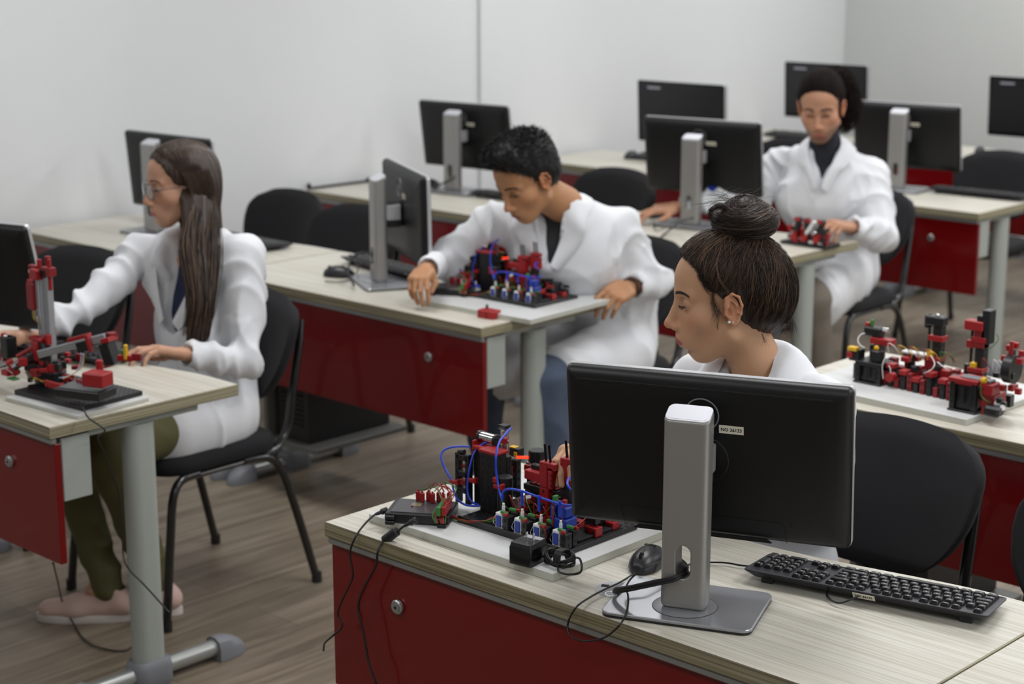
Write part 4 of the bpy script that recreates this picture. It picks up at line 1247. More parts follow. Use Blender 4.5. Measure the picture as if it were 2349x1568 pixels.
# small red box on the second row
rb = empty('kit_sensor_box', (-3.632, 3.755, ZD), math.radians(4), 'small red box with tiny black knob on the desk corner before the short-haired man', 'box')
MB().box((-.014, 0, .0125), (.034, .044, .025), K_RED, b=.002).box((.017, 0, .0125), (.024, .042, .025), K_RED, b=.002).build('case', rb)
MB().cyl((-.02, .012, .025), (-.02, .012, .036), .004, K_BLK, n=10).cyl((-.02, .012, .036), (-.021, .012, .040), .0015, K_CHR, n=8).build('knob', rb)

# three axis robot at the left
def make_tower_robot():
    O = np.array([-3.845, 2.262, ZD + .010]); yw = math.radians(6)
    ro = empty('gripper_robot', tuple(O), 0, 'red and black robot with upright aluminium tower and side arm on the left desk', 'model')
    def L(px, py, y): return atY(px, py, 2.262 + y) - O
    m = MB(); a = np.array(Matrix.Rotation(yw, 4, 'Z')); 
    Mx = Matrix.Rotation(yw, 4, 'Z')
    m.b2((0, 0, 0), (.262, .190, .012), K_BLK, Mx)
    for i in range(17):
        for j in range(12): m.box((.008 + .0154 * i, .008 + .0158 * j, .0122), (.007, .003, .0006) if (i + j) % 2 else (.003, .007, .0006), M_DARK, Mx, b=0)
    m.build('base_plate', ro)
    # base controller
    m = MB(); c = L(180, 905, .035); m.box(c + [0, .02, .004], (.130, .075, .022), K_BLK, b=.002, rz=yw + .25); m.box(c + [0, .02, .016], (.118, .064, .003), mat('controller_grey', (66, 64, 68), .3), rz=yw + .25); m.build('control_box', ro)
    rr_ = random.Random(2)
    for k in range(6):
        c = L(108 + 8 * k, 884 + 2.4 * k, .03); MB().box(c + [0, 0, .006], (.009, .008, .016), K_RED, rz=.3).build('plug', ro)
    for k in range(4):
        c = L(180 + 9 * k, 876 + 3 * k, .07); MB().box(c, (.009, .008, .014), K_GRN if k > 1 else K_RED, rz=.3).build('plug', ro)
    m = MB(); c = L(224, 868, .06); m.box(c, (.060, .048, .034), K_RED, b=.003, rz=.35); m.cyl(c + [-.035, .03, .0], c + [-.035, .03, .035], .009, K_RED, n=14, bev=.002); m.build('gear_box', ro)
    # drum
    m = MB(); c = L(115, 850, .105); x0, y0 = c[0], .105
    m.cyl((x0, y0, .012), (x0, y0, .045), .040, K_BLK, n=26, bev=.002); m.cyl((x0, y0, .045), (x0, y0, .053), .036, K_RED2, n=26)
    for k in range(78):
        t = rr_.uniform(0, 2 * PI); q = rr_.uniform(.015, .085)
        m.box((x0 + q * math.cos(t), y0 + q * math.sin(t) * .8, .018 + rr_.uniform(0, .06)), (rr_.choice((.012, .015, .022)), rr_.choice((.0075, .015)), rr_.choice((.010, .018))), rr_.choice((K_RED, K_BLK, K_RED2)), b=.0008, rz=rr_.uniform(0, 1))
    m.cyl(L(80, 885, .05), L(80, 905, .05), .018, K_BLK, n=16); m.build('turntable', ro)
    # tower
    top = L(115, 625, .105)[2]; bot = .055
    for dx, w in ((-.014, .028), (.013, .018)):
        m = MB(); x = x0 + dx * 1.15
        m.box((x, y0, (top + bot) / 2), (w, .018, top - bot), K_ALU, b=.0015)
        for q in (-1, 1): 
            for yy in (-.0094,): m.box((x + q * w * .22, y0 + yy, (top + bot) / 2), (.0022, .0012, top - bot - .004), M_CAP, b=0)
        m.build('tower_profile', ro)
    m = MB(); m.box((x0 - .016, y0 - .006, top - .008), (.034, .036, .026), K_RED, b=.002); m.box((x0 + .020, y0, top + .002), (.038, .022, .022), K_RED2); brick(m, (x0 + .008, y0 - .002, top - .003), (.03, .020, .020), K_BLK)
    m.cyl((x0 - .020, y0, top), (x0 - .020, y0, top + .028), .006, K_RED, n=12, bev=.001); m.cyl((x0 - .012, y0 + .02, top), (x0 - .012, y0 + .02, top + .034), .008, K_RED2, n=12, bev=.001)
    m.cyl((x0 + .026, y0, top - .045), (x0 + .026, y0, top + .034), .0048, K_RED, n=12, bev=.001); m.box((x0 - .045, y0, top + .006), (.034, .014, .008), K_RED2); m.box((x0 - .048, y0 - .004, top - .006), (.016, .014, .010), K_CHR)
    brick(m, (x0 - .034, y0 + .004, top - .022), (.020, .02, .018), K_BLK); m.build('tower_head', ro)
    m = MB(); m.box((x0 - .050, y0, top - .070), (.036, .030, .070), K_RED2, b=.004); m.box((x0 - .050, y0, top - .034), (.030, .024, .012), K_RED); m.box((x0 - .026, y0 + .004, top - .075), (.016, .014, .05), K_RED2); 
    m.build('lift_motor', ro)
    m = MB()
    for k, mt in enumerate((K_WG, K_YEL, K_WR, K_CHR)):
        m.tube([(x0 - .05 + .004 * k, y0 - .01, top - .10), (x0 - .045 + .006 * k, y0 - .012, top - .125 - .003 * k), (x0 - .025, y0 - .012, top - .128 + .003 * k), (x0 - .018, y0 - .01, top - .15)], .0011, mt, n=6)
        m.tube([(x0 - .055 + .006 * k, y0 - .02, .10), (x0 - .058 + .004 * k, y0 - .03, .07), (x0 - .045 + .003 * k, y0 - .04, .035), (x0 - .01 + .01 * k, y0 - .06, .03)], .0011, (K_WHT, K_TUBE, K_YEL, K_WG)[k], n=6)
        m.tube([(x0 + .10 + .004 * k, y0 + .03, .10), (x0 + .105 + .004 * k, y0 + .02, .07), (x0 + .10, y0, .05), (x0 + .07 + .006 * k, y0 - .02, .04)], .0010, (K_WHT, K_TUBE, K_WHT, K_YEL)[k], n=6)
    for k in range(6): m.tube([(x0 + .0 + .02 * k, y0 - .055, .03), (x0 + .01 + .02 * k, y0 - .065, .042), (x0 + .025 + .02 * k, y0 - .05, .03)], .0012, (K_WG, K_YEL, K_WR)[k % 3], n=6)
    m.build('wires', ro, angle=180)
    # carriage
    cz = L(105, 805, .09)[2]
    m = MB(); m.box((x0 - .010, y0 - .024, cz), (.030, .026, .050), K_RED, b=.003); brick(m, (x0 + .012, y0 - .018, cz), (.016, .026, .05), K_BLK); m.box((x0 - .012, y0 - .022, cz + .030), (.050, .026, .010), K_RED, b=.002)
    m.box((x0 + .022, y0 - .014, cz + .032), (.014, .014, .026), K_RED); m.box((x0 - .020, y0 + .02, cz + .038), (.024, .02, .03), K_RED2); m.box((x0 + .018, y0 - .03, cz - .032), (.016, .016, .022), K_RED); m.build('carriage', ro)
    # arm towards the right
    p0 = np.array([x0 + .012, y0 - .035, cz - .004]); p1 = L(245, 772, .15); dv = p1 - p0; Rr = frame(dv, (0, 0, 1)); Ln = np.linalg.norm(dv)
    m = MB(); m.box((p0 + p1) / 2, (.017, Ln, .020), K_ALU, b=.0015, R=Rr)
    for q in (-.5, .5): m.box((p0 + p1) / 2 + Rr @ np.array([.0, 0, .0102]), (.0022, Ln, .0006), M_CAP, b=0, R=Rr); m.box((p0 + p1) / 2 + Rr @ np.array([.0088, 0, q * .006]), (.0006, Ln, .0018), M_CAP, b=0, R=Rr)
    ar = m.build('side_arm', ro)
    pm = p0 + dv * .60; m = MB(); m.box(pm + [0, 0, .016], (.010, .07, .010), K_RED, R=Rr); m.box(pm + Rr @ np.array([.012, .036, -.004]), (.012, .010, .044), K_RED, R=Rr); m.box(pm + Rr @ np.array([0, .012, -.008]), (.022, .035, .026), K_BLK, R=Rr); m.build('arm_clamp', ar)
    g = L(252, 810, .15); m = MB(); m.box(g, (.036, .030, .058), K_BLK, b=.002, R=Rr); m.box(g + [0, 0, .036], (.044, .024, .012), K_RED, R=Rr); brick(m, g + np.array([-.004, .01, .045]), (.02, .02, .012), K_RED2); m.box(g + [.002, -.006, -.030], (.034, .030, .004), K_RED2, R=Rr); m.build('gripper_motor', ro)
    g2 = L(290, 815, .16); m = MB(); m.box(g2 + [-.002, 0, -.006], (.040, .018, .014), K_RED, R=rotm('Z', 30)); m.box(g2 + [.026, .012, -.002], (.024, .010, .018), K_RED2, R=rotm('Z', 30)); m.box(g2 + [.004, -.004, .010], (.009, .010, .038), K_YEL, b=.002); m.cyl(g2 + [-.014, 0, -.02], g2 + [-.014, 0, .012], .006, K_GRN, n=10); m.build('gripper', ro)
    # arm towards the left
    q0 = np.array([x0 - .02, y0 - .03, cz - .012]); q1 = L(30, 842, .03); dv = q1 - q0; Rr = frame(dv, (0, 0, 1)); Ln = np.linalg.norm(dv)
    m = MB(); m.box((q0 + q1) / 2, (.020, Ln, .018), K_BLK, R=Rr); m.cyl(q0 + [0, .01, .024], q1 + [.004, .01, .026], .006, K_RED2, n=12); m.cyl((q0 + q1) / 2 + [0, -.012, 0], q1 + [.012, -.012, .004], .007, K_CHR, n=12)
    m.box(q1, (.018, .018, .044), K_RED, b=.002, R=Rr); m.box(q1 + [-.02, 0, -.016], (.03, .03, .014), K_RED); m.box(q1 + [.018, -.012, -.024], (.03, .02, .004), K_GRN)
    m.tube([q1 + [-.03, -.01, -.004], q1 + [0, -.02, 0], q1 + [.03, -.02, -.008]], .0012, K_CHR, n=6); m.build('rear_arm', ro)
    b = L(20, 795, .06); m = MB(); m.box(b, (.034, .03, .055), K_BLK, b=.002); m.box(b + [-.012, -.004, .03], (.012, .012, .008), K_RED); m.sphere(b + [.004, -.01, .030], .005, K_CHR); m.box(b + [-.024, 0, -.03], (.02, .02, .02), K_RED2)
    m.tube([b + [-.01, -.015, -.028], b + [.0, -.02, -.04], b + [.016, -.01, -.028]], .0014, K_CHR, n=6); m.build('counter_motor', ro)
    return ro
make_tower_robot()
cable('usb_cable', [tuple(atY(190, 932, 2.262)), tuple(atY(203, 958, 2.255) + [0, 0, 0]), tuple(atY(240, 985, 2.25) + [0, 0, 0]), (-3.54, 2.30, .70), tuple(atY(243, 1050, 2.33)), tuple(atY(272, 1130, 2.36)), tuple(atY(280, 1215, 2.36)), tuple(atY(284, 1280, 2.36)), tuple(atY(300, 1310, 2.34)), tuple(atY(330, 1340, 2.30)), tuple(atY(388, 1404, 2.25))], .0021, 'thin black cable dropping from the red tower robot past the grey desk leg')
cable('floor_cable', [tuple(atY(122, 1290, 2.24)), tuple(atz(133, 1335, .16)), tuple(atz(145, 1385, .05)), tuple(atz(170, 1432, .008)), tuple(atz(190, 1462, .005)), tuple(atz(215, 1480, .005)), tuple(atz(250, 1490, .005)), tuple(atz(285, 1492, .005)), tuple(atz(305, 1482, .005)), tuple(atz(322, 1466, .005))], .0024, 'black cable lying in a curve on the floor near the pink sneaker')

# production line model on the board at the right
def make_line():
    O = np.array([-2.38, 3.72, ZB]); ro = empty('production_line_model', tuple(O), 0, 'long red and black production line model with two upright stations at the right', 'model')
    def L(px, py, y): return atY(px, py, 3.72 + y) - O
    rr_ = random.Random(9)
    def unit(name, px0, px1, pyt, y, top=K_BLK, dep=.05, legs=True, red=False):
        a = L(px0, pyt, y); b = L(px1, pyt, y); x0, x1, zt = a[0], b[0], max(a[2], .02)
        m = MB(); W = x1 - x0
        for x in (x0 + .006, x1 - .006):
            for yy in (y + .006, y + dep - .006): brick(m, (x, yy, zt / 2), (.013, .013, zt), K_BLK)
        m.b2((x0, y, zt - .012), (x1, y + dep, zt), top); m.b2((x0 + .008, y + .008, .006), (x1 - .008, y + dep - .01, zt - .014), K_RED2 if red else K_BLK)
        m.b2((x0 - .003, y - .003, 0), (x1 + .003, y + dep, .005), K_BLK)
        for k in range(3): m.box((x0 + W * (k + .5) / 3, y - .001, zt * .5), (.006, .002, zt * .5), M_DARK, b=0)
        return m, x0, x1, zt
    # front right box
    m, x0, x1, zt = unit('x', 2180, 2240, 866, .0, K_RED, .07); m.b2((x0 + .02, .012, zt), (x1 + .03, .04, zt + .006), M_CAP); m.b2((x0 - .004, -.004, zt - .006), (x1 + .004, .02, zt + .003), K_RED); m.build('feed_box', ro)
    m = MB(); brick(m, (x1 + .030, .035, .028), (.032, .06, .05), K_RED2); m.box((x1 + .028, .02, .066), (.030, .040, .026), K_RED); m.sphere((x1 + .018, .004, zt + .008), .009, K_YEL, n=12); m.cyl((x1 + .018, .004, zt - .006), (x1 + .018, .004, zt + .002), .009, K_RED, n=12); m.box((x1 + .05, .0, .02), (.04, .034, .026), K_BLK, b=.006)
    for k in range(10): m.box((x1 + rr_.uniform(0, .07), rr_.uniform(0, .08), rr_.uniform(.02, .09)), (.015, .012, .012), rr_.choice((K_RED, K_BLK)))
    m.build('sensor_head', ro)
    m = MB(); xs = L(2297, 883, .03)[0]; m.cyl((xs, .02, .02), (xs + .02, .005, .03), .007, K_WHT, n=12); m.sphere((xs + .004, .01, .036), .009, K_WHT, n=10); m.build('white_plug', ro)
    m = MB(); c = L(2322, 845, .03)
    m.cyl(c + [-.01, -.005, -.0], c + [.012, -.005, 0], .034, K_BLK, n=22); 
    for k in range(16): m.box(c + np.array([rr_.uniform(-.025, .03), rr_.uniform(-.02, .03), rr_.uniform(-.05, .05)]), (.014, .012, .014), rr_.choice((K_RED, K_RED, K_BLK)))
    m.cyl(c + [-.005, 0, .03], c + [-.005, 0, .065], .005, K_RED, n=10); m.build('drive_wheel', ro)
    # left station
    m, x0, x1, zt = unit('x', 1962, 2020, 825, .075, K_BLK, .07); m.cyl(((x0 + x1) / 2 + .012, .10, zt), ((x0 + x1) / 2 + .012, .10, zt + .030), .017, K_BLK, n=20, bev=.002); m.sphere(((x0 + x1) / 2 + .008, .10, zt + .034), .007, K_YEL, n=10)
    m.build('magazine', ro)
    m = MB(); m.box((x0 - .018, .11, zt + .006), (.03, .03, .03), K_BLK); m.box((x0 - .022, .10, zt + .022), (.026, .02, .010), K_YEL); m.box((x0 - .028, .10, zt + .006), (.016, .02, .014), K_RED); m.box((x0 - .014, .12, .02), (.02, .03, .04), K_BLK); m.build('colour_sensor', ro)
    m = MB(); c = L(2015, 765, .15); m.box(c + [-.012, 0, .004], (.05, .028, .026), K_BLK, b=.004); m.box(c + [.018, -.005, -.016], (.06, .030, .016), K_RED); m.cyl(c + [-.02, 0, .012], c + [-.02, 0, .034], .005, K_GRN, n=10); m.cyl(c + [.014, 0, .012], c + [.030, 0, .012], .007, K_CHR, n=12); m.box(c + [-.03, .0, .02], (.01, .02, .012), K_RED)
    brick(m, (c[0], c[1], c[2] / 2 - .014), (.030, .030, c[2] - .028), K_BLK); m.build('ejector', ro)
    # the conveyor between
    m = MB(); pa = L(2035, 848, .11); pb = L(2215, 890, .085)
    n = 13
    for k in range(n):
        t = k / (n - 1); p = pa + (pb - pa) * t; h = .036 + .012 * math.sin(k * 2.1)
        brick(m, (p[0], p[1], h / 2), (.013, .034, h), K_BLK if k % 2 else K_RED2)
        if k % 2: m.box((p[0], p[1] - .006, h + .008), (.022, .026, .012), K_RED)
        else: m.box((p[0], p[1] + .01, h + .008), (.014, .02, .014), K_BLK)
    m.cyl((pa[0] + .03, .07, .03), (pa[0] + .03, .09, .03), .012, K_RED, n=14)
    m.build('conveyor', ro)
    m = MB(); pa = L(2045, 800, .16); pb = L(2330, 850, .12)
    for k in range(34):
        t = k / 33; p = pa + (pb - pa) * t
        m.box((p[0], p[1] + rr_.uniform(-.02, .02), .02 + rr_.uniform(0, .055)), (rr_.choice((.015, .022, .03)), .02, rr_.choice((.012, .02, .03))), rr_.choice((K_RED, K_BLK, K_RED2, K_BLK)), b=.001)
    m.b2((L(2085, 0, .16)[0] * 0 + pa[0] + .035, pa[1] - .01, .078), (pa[0] + .115, pa[1] + .012, .084), K_WHT); m.cyl((pa[0] + .06, pa[1], .03), (pa[0] + .06, pa[1], .08), .01, K_BLK)
    m.build('rear_line', ro)
    # upright stations
    for (pxa, pyt, pyb, yy, nm) in ((2152, 728, 800, .16, 'milling_station'), (2252, 722, 820, .13, 'drilling_station')):
        c = L(pxa, pyt, yy); m = MB(); x = c[0]; zt = c[2]
        brick(m, (x + .006, yy, zt / 2), (.024, .024, zt), K_BLK); m.cyl((x - .022, yy, .03), (x - .022, yy, zt - .02), .0035, K_BLK, n=10)
        m.box((x + .004, yy - .002, zt * .72), (.040, .028, .014), K_RED)
        if nm[0] == 'm': m.box((x - .004, yy, zt - .008), (.052, .030, .024), K_BLK, b=.003); m.cyl((x - .026, yy, zt - .03), (x - .026, yy, zt + .004), .010, K_BLK, n=14, bev=.002); m.sphere((x + .002, yy - .006, zt + .006), .006, K_CHR, n=10)
        else: m.box((x - .010, yy - .006, zt - .026), (.050, .028, .024), K_RED, b=.002); m.box((x + .020, yy, zt - .026), (.022, .03, .085), K_BLK, b=.002); m.box((x + .004, yy, zt - .055), (.028, .03, .05), K_RED2); m.box((x - .022, yy, zt - .075), (.02, .02, .018), K_RED)
        m.box((x, yy - .006, .078), (.040, .03, .012), K_RED); m.box((x - .006, yy - .012, .090), (.016, .016, .012), K_YEL)
        m.build(nm, ro)
    # wires
    m = MB()
    for pts in ([(1984, 798, .10), (1972, 790, .10), (1968, 778, .11), (1976, 766, .13), (1990, 764, .14)], [(2026, 868, .07), (2024, 840, .06), (2030, 822, .06), (2040, 820, .07)], [(2040, 872, .08), (2043, 850, .07), (2039, 838, .07)], [(2120, 856, .08), (2138, 846, .07), (2144, 832, .08), (2135, 815, .10)], [(2150, 830, .08), (2170, 845, .07), (2176, 850, .09)]):
        m.tube([L(*p) for p in pts], .0013, K_WHT, n=6)
    for pts in ([(2263, 868, .0), (2252, 885, -.004), (2250, 905, -.002), (2262, 918, .0), (2280, 925, .01)], [(2270, 800, .12), (2290, 780, .13), (2286, 765, .14)]): m.tube([L(*p) for p in pts], .0013, K_WG, n=6)
    for k in range(14):
        x = rr_.uniform(2030, 2320); y = 800 + (x - 2030) * .16
        m.tube([L(x, y + 10, .11), L(x + rr_.uniform(-8, 8), y - 14, .10), L(x + rr_.uniform(10, 20), y - 6, .10), L(x + rr_.uniform(20, 30), y + 10, .12)], .0010, rr_.choice((K_WR, K_WG, K_WHT, K_YEL)), n=5)
    m.build('wires', ro, angle=180)
    return ro
make_line()

# small model between the hands of the man with the ponytail
def make_small():
    O = np.array([-3.74, 5.43, ZD]); ro = empty('kit_vehicle_model', tuple(O), 0, 'small red and black model held by the man with the ponytail', 'model'); rr_ = random.Random(4)
    m = MB(); m.b2((0, 0, 0), (.20, .10, .012), K_BLK); m.build('base_plate', ro)
    m = MB()
    for k in range(60):
        x = rr_.uniform(.01, .19); h = .03 + .06 * abs(math.sin(x * 24)); m.box((x, rr_.uniform(.01, .09), rr_.uniform(.015, h)), (rr_.choice((.015, .02)), .018, rr_.choice((.012, .02))), rr_.choice((K_RED, K_BLK, K_RED, K_BLK, K_CHR)))
    m.build('drive_unit', ro)
    for x, t in ((.055, 12), (.10, -14), (.155, 16)):
        m = MB(); m.box((x, .03, .065), (.018, .02, .075), K_BLK, R=rotm('Y', t)); m.box((x + .004, .02, .095), (.024, .012, .012), K_RED, R=rotm('Y', t)); m.cyl((x, .015, .03), (x, .0, .03), .013, K_RED, n=14); m.build('lever_arm', ro)
    m = MB(); m.box((.120, .02, .070), (.012, .02, .06), K_WHT, R=rotm('Y', 35)); m.build('white_cover', ro)
make_small()
# ---------------------------------------------------------------- people
M_SKIN = mat('skin', (190, 140, 108), .52, vcol=True, sss=.08, bump=.06, bscale=700, spec=.35)
M_COAT = mat('white_cotton_coat', (224, 226, 230), .88, bump=.25, bscale=900, spec=.2)
def fwd(phi):
    a = math.radians(phi); v = -_fh * math.cos(a) - _r * math.sin(a); return v
def head_frame(phi, pitch, roll=0):
    f = fwd(phi); up = np.array([0, 0, 1.0]); x = np.cross(f, up)
    R0 = np.stack([x, f, up], 1)
    return R0 @ rotm('X', -pitch) @ rotm('Y', roll)
def project(sd, P, off=0.0, it=4):
    P = np.array(P, float); e = 5e-4
    for _ in range(it):
        d = sd.eval(P)
        g = np.stack([sd.eval(P + np.eye(3)[k] * e) - d for k in range(3)], 1) / e
        g /= np.linalg.norm(g, axis=1)[:, None] + 1e-9
        P = P - g * (d - off)[:, None]
    return P, g
def strands(m, paths, r, mt, taper=True):
    """paths (N,K,3) thin three sided hairs"""
    P = np.asarray(paths); N, K, _ = P.shape
    T = np.gradient(P, axis=1); T /= np.linalg.norm(T, axis=2, keepdims=True) + 1e-12
    ref = np.array([.3, .2, .93]); u = np.cross(T, ref); u /= np.linalg.norm(u, axis=2, keepdims=True) + 1e-9; w = np.cross(T, u)
    rad = np.full(K, r) * (np.clip(np.sin(np.linspace(.12, PI - .08, K)), .25, 1) if taper else 1)
    V = np.stack([P + (u * math.cos(a) + w * math.sin(a)) * rad[None, :, None] for a in (0, 2.1, 4.2)], 2)   # N,K,3,3
    V = V.reshape(-1, 3)
    base = (np.arange(N)[:, None] * K + np.arange(K - 1)[None]).ravel() * 3
    F = []
    for j in range(3):
        j2 = (j + 1) % 3
        F.append(np.stack([base + j, base + j2, base + 3 + j2, base + 3 + j], 1))
    F = np.concatenate(F)
    m.add(V, F.tolist(), mt)
def head_sdf(male=False, eyes='down', neck=((0, -.020, -.06), (0, -.05, -.18)), nr=(.047, .050), jaw=0.0, nose=0.0, ears=True, chin=0.0):
    s = SDF()
    s.ell((0, -.008, .045), (.073, .096, .078), k=0)
    s.ell((0, .022, .045), (.064, .071, .060), k=.02)
    s.ell((0, -.035, .0), (.060, .060, .062), k=.03)
    s.ell((0, .034, -.020), (.056, .056, .060), k=.025)
    s.ell((0, .050, -.040), (.044, .044, .042), k=.02)
    for q in (-1, 1):
        s.ell((q * .044, .052, -.020), (.020, .024, .020), k=.022)
        s.cone((q * (.050 + jaw), .005, -.056), (q * (.014 + jaw), .060 - chin, -.092), .016, .014, k=.028)
    s.ell((0, .054 - chin, -.083), (.030, .026, .024), k=.02)
    s.ell((0, .068 - chin, -.096), (.016 + jaw, .014, .013), k=.016)
    s.ell((0, .079, -.064), (.028, .021, .025), k=.018)
    for q in (-1, 1):
        s.cone((q * .010, .086, .026), (q * .042, .072, .024), .008 + (.002 if male else 0), .007, k=.016)
        s.c(P_ell((q * .032, .095, .006), (.017, .013, .011)), .014)
    s.cone((0, .086, .020), (0, .108 + nose, -.026), .0062, .0078, k=.014)
    s.ell((0, .110 + nose, -.033), (.0095, .0105, .0085), k=.008)
    for q in (-1, 1):
        s.ell((q * .0115, .100 + nose * .6, -.038), (.0068, .0095, .0068), k=.007)
    for q in (-1, 1): s.c(P_ell((q * .0062, .104 + nose * .7, -.0460), (.0030, .0052, .0036)), .003)
    for q in (-1, 1):
        s.ell((q * .031, .0745, .006), (.0135, .0130, .0125), k=.004)
        if eyes == 'down':   # upper lid sliding over the eye, thin fold under it
            s.ell((q * .031, .0752, .0075), (.0142, .0133, .0115), k=.002)
    s.c(P_ell((0, .106, -.0535), (.0030, .0040, .0070)), .005)
    for q in (-1, 1):
        s.cone((0, .0935, -.0625), (q * .010, .0920, -.0622), .0046, .0044, k=.004)
        s.cone((q * .010, .0915, -.0625), (q * .0235, .0800, -.0668), .0040, .0018, k=.004)
        s.cone((0, .0905 - chin * .5, -.0735), (q * .011, .0885 - chin * .5, -.0730), .0056, .0050, k=.004)
        s.cone((q * .011, .0885 - chin * .5, -.0730), (q * .0225, .0800, -.0680), .0048, .0018, k=.004)
        s.c(P_cone((0, .0985, -.0678), (q * .012, .0955, -.0675), .0010, .0009), .002)
        s.c(P_cone((q * .012, .0955, -.0675), (q * .0245, .0835, -.0674), .0009, .0008), .002)
    s.c(P_ell((0, .094 - chin, -.083), (.016, .009, .0045)), .010)
    s.cone(neck[0], neck[1], nr[0], nr[1], k=.022)
    if ears:
        n0 = len(s.ops)
        for q in (-1, 1):
            R = rotm('Z', q * -22) @ rotm('X', -8)
            s.ell((q * .0735, -.012, -.002), (.0080, .0165, .030), R, k=.004)
            s.c(P_ell((q * .0835, -.011, .005), (.0060, .0100, .0180), R), .003)
            s.c(P_ell((q * .0800, -.004, -.006), (.0060, .0055, .0080), R), .003)
            s.u(P_tor((q * .0785, -.012, .003), .0148, .0030, R @ rotm('Y', 90) @ rotm('Z', 90), 1.0), .003) if False else None
            pts = [(q * .076, .003, .004), (q * .0785, .001, .020), (q * .0815, -.010, .0285), (q * .0850, -.022, .022), (q * .0860, -.0265, .006), (q * .0830, -.024, -.010), (q * .0790, -.016, -.022)]
            for a, b in zip(pts[:-1], pts[1:]): s.cone(a, b, .0026, .0027, k=.003)
            pts = [(q * .0815, -.009, .016), (q * .0835, -.0175, .008), (q * .0825, -.018, -.006), (q * .0795, -.012, -.015)]
            for a, b in zip(pts[:-1], pts[1:]): s.cone(a, b, .0020, .0022, k=.003)
            s.cone((q * .0765, .003, -.010), (q * .0775, .002, -.003), .0032, .0030, k=.003)
            s.ell((q * .0765, -.010, -.0255), (.0042, .0075, .0085), R, k=.004)
        for t_, p_, k_ in s.ops[n0:]:
            for nm in ('a', 'b', 'c', 'lo', 'hi'):
                if hasattr(p_, nm): setattr(p_, nm, getattr(p_, nm) + np.array([0, .015, 0]))
    return s
def skin_colors(Vl, base, lip, male=False, beard=None, eye=None):
    b = np.array(lin(base)[:3]); n = len(Vl); C = np.tile(b, (n, 1))
    def blend(mask, col): 
        nonlocal C
        mask = np.clip(mask, 0, 1)[:, None]; C = C * (1 - mask) + np.array(lin(col)[:3]) * mask
    x, y, z = Vl.T
    # blush on cheeks, nose and ears
    warm = tuple(min(255, int(v * f)) for v, f in zip(base, (1.02, .86, .82)))
    blend(.45 * np.exp(-(((np.abs(x) - .045) / .018) ** 2 + ((z + .025) / .018) ** 2)) * (y > .03), warm)
    blend(.5 * np.exp(-((x / .014) ** 2 + ((z + .034) / .012) ** 2)) * (y > .09), warm)
    blend(.55 * (np.abs(x) > .0745) * (np.abs(z) < .04) * (y > -.026) * (y < .035), warm)
    d = np.hypot(x / .0245, (z + .0680) / (.0108 - .004 * np.abs(x) / .0245))
    blend((1 - d) * 5 * (y > .076), lip)
    if beard: blend(.62 * np.clip((.0 - z - .045) / .02, 0, 1) * (z > -.13) * (y > .0) * (d > 1.05), beard)
    lid = tuple(int(v * .82) for v in base)
    e = np.hypot((np.abs(x) - .031) / .018, (z - .008) / .012); blend(.5 * (1 - e) * 2 * (y > .06), lid)
    if eye:
        e = np.hypot((np.abs(x) - .031) / .0125, (z - .0045) / .0044); blend((1 - e) * 6 * (y > .07), (196, 190, 186))
        e = np.hypot((np.abs(x) - .031) / .0055, (z - .0050) / .0048); blend((1 - e) * 6 * (y > .07), eye)
    return C
class Fig: pass
def hand_sdf(R, o, curls, thumb, spread=.10, side=1, sc=1.0, wrist_r=.027):
    """hand at wrist o; R columns: x thumb side (for side=1), y finger direction, z back of hand"""
    s = SDF(); 
    def W(p): p = np.array(p, float) * sc; p[0] *= side; return np.array(o) + R @ p
    s.cone(W((0, -.028, 0)), W((0, .005, 0)), wrist_r * sc * .95, .024 * sc, up=R[:, 2], sc=(1.0, .78))
    Rb = R @ np.diag([side, 1, 1]) if side == 1 else R
    s.u(P_box(W((.002, .045, 0)), np.array([.037, .044, .0135]) * sc, .012 * sc, R), .014)
    s.cone(W((.022, .020, -.006)), W((.028, .045, -.006)), .016 * sc, .013 * sc, k=.014)
    base = [(.028, .086, 0), (.0095, .091, .001), (-.009, .088, .0), (-.026, .079, -.002)]
    lens = [(.041, .025, .021), (.045, .029, .022), (.042, .027, .021), (.033, .020, .019)]
    for i in range(4):
        a = spread * (1.5 - i); p = np.array(base[i], float); ang = 0
        s.cone(W(p - [0, .035, 0]), W(p), .0095 * sc, .0095 * sc, k=.008)
        r = .0090 - (.001 if i == 3 else 0)
        for j in range(3):
            ang += curls[i][j]
            d = np.array([math.sin(a) * math.cos(ang), math.cos(a) * math.cos(ang), -math.sin(ang)])
            q = p + d * lens[i][j]; r2 = r - .0009
            s.cone(W(p), W(q), r * sc, r2 * sc, k=.0025 if j else .006)
            p, r = q, r2
    tb = np.array([.030, .022, -.004]); t1, t2 = np.array(thumb[0], float), np.array(thumb[1], float)
    s.cone(W(tb), W(t1), .0125 * sc, .0105 * sc, k=.010); s.cone(W(t1), W(t2), .0102 * sc, .0082 * sc, k=.003)
    if len(thumb) > 2: s.cone(W(t2), W(thumb[2]), .0085 * sc, .0070 * sc, k=.003)
    return s
def curl(a, b, c): return [math.radians(v) for v in (a, b, c)]
def fold_disp(V, F, centers, amp=.004, sc=28, seed=0.0, extra=None):
    N = vnorm(V, F)
    w = np.full(len(V), 1.0)
    for c, r, g in centers: w += g * np.exp(-((np.linalg.norm(V - np.array(c), axis=1) / r) ** 2))
    n1 = vnoise(V, (sc * .9, sc * .8, sc * .32), seed); n2 = vnoise(V, (sc * .5, sc * .5, sc * .4), seed + 5)
    ridge = (np.clip(1 - np.abs(n1) * 2.2, 0, 1) ** 1.6) * .9 + n2 * .7 - .2
    if extra is not None: ridge += extra(V)
    return V + N * (ridge * amp * w)[:, None]
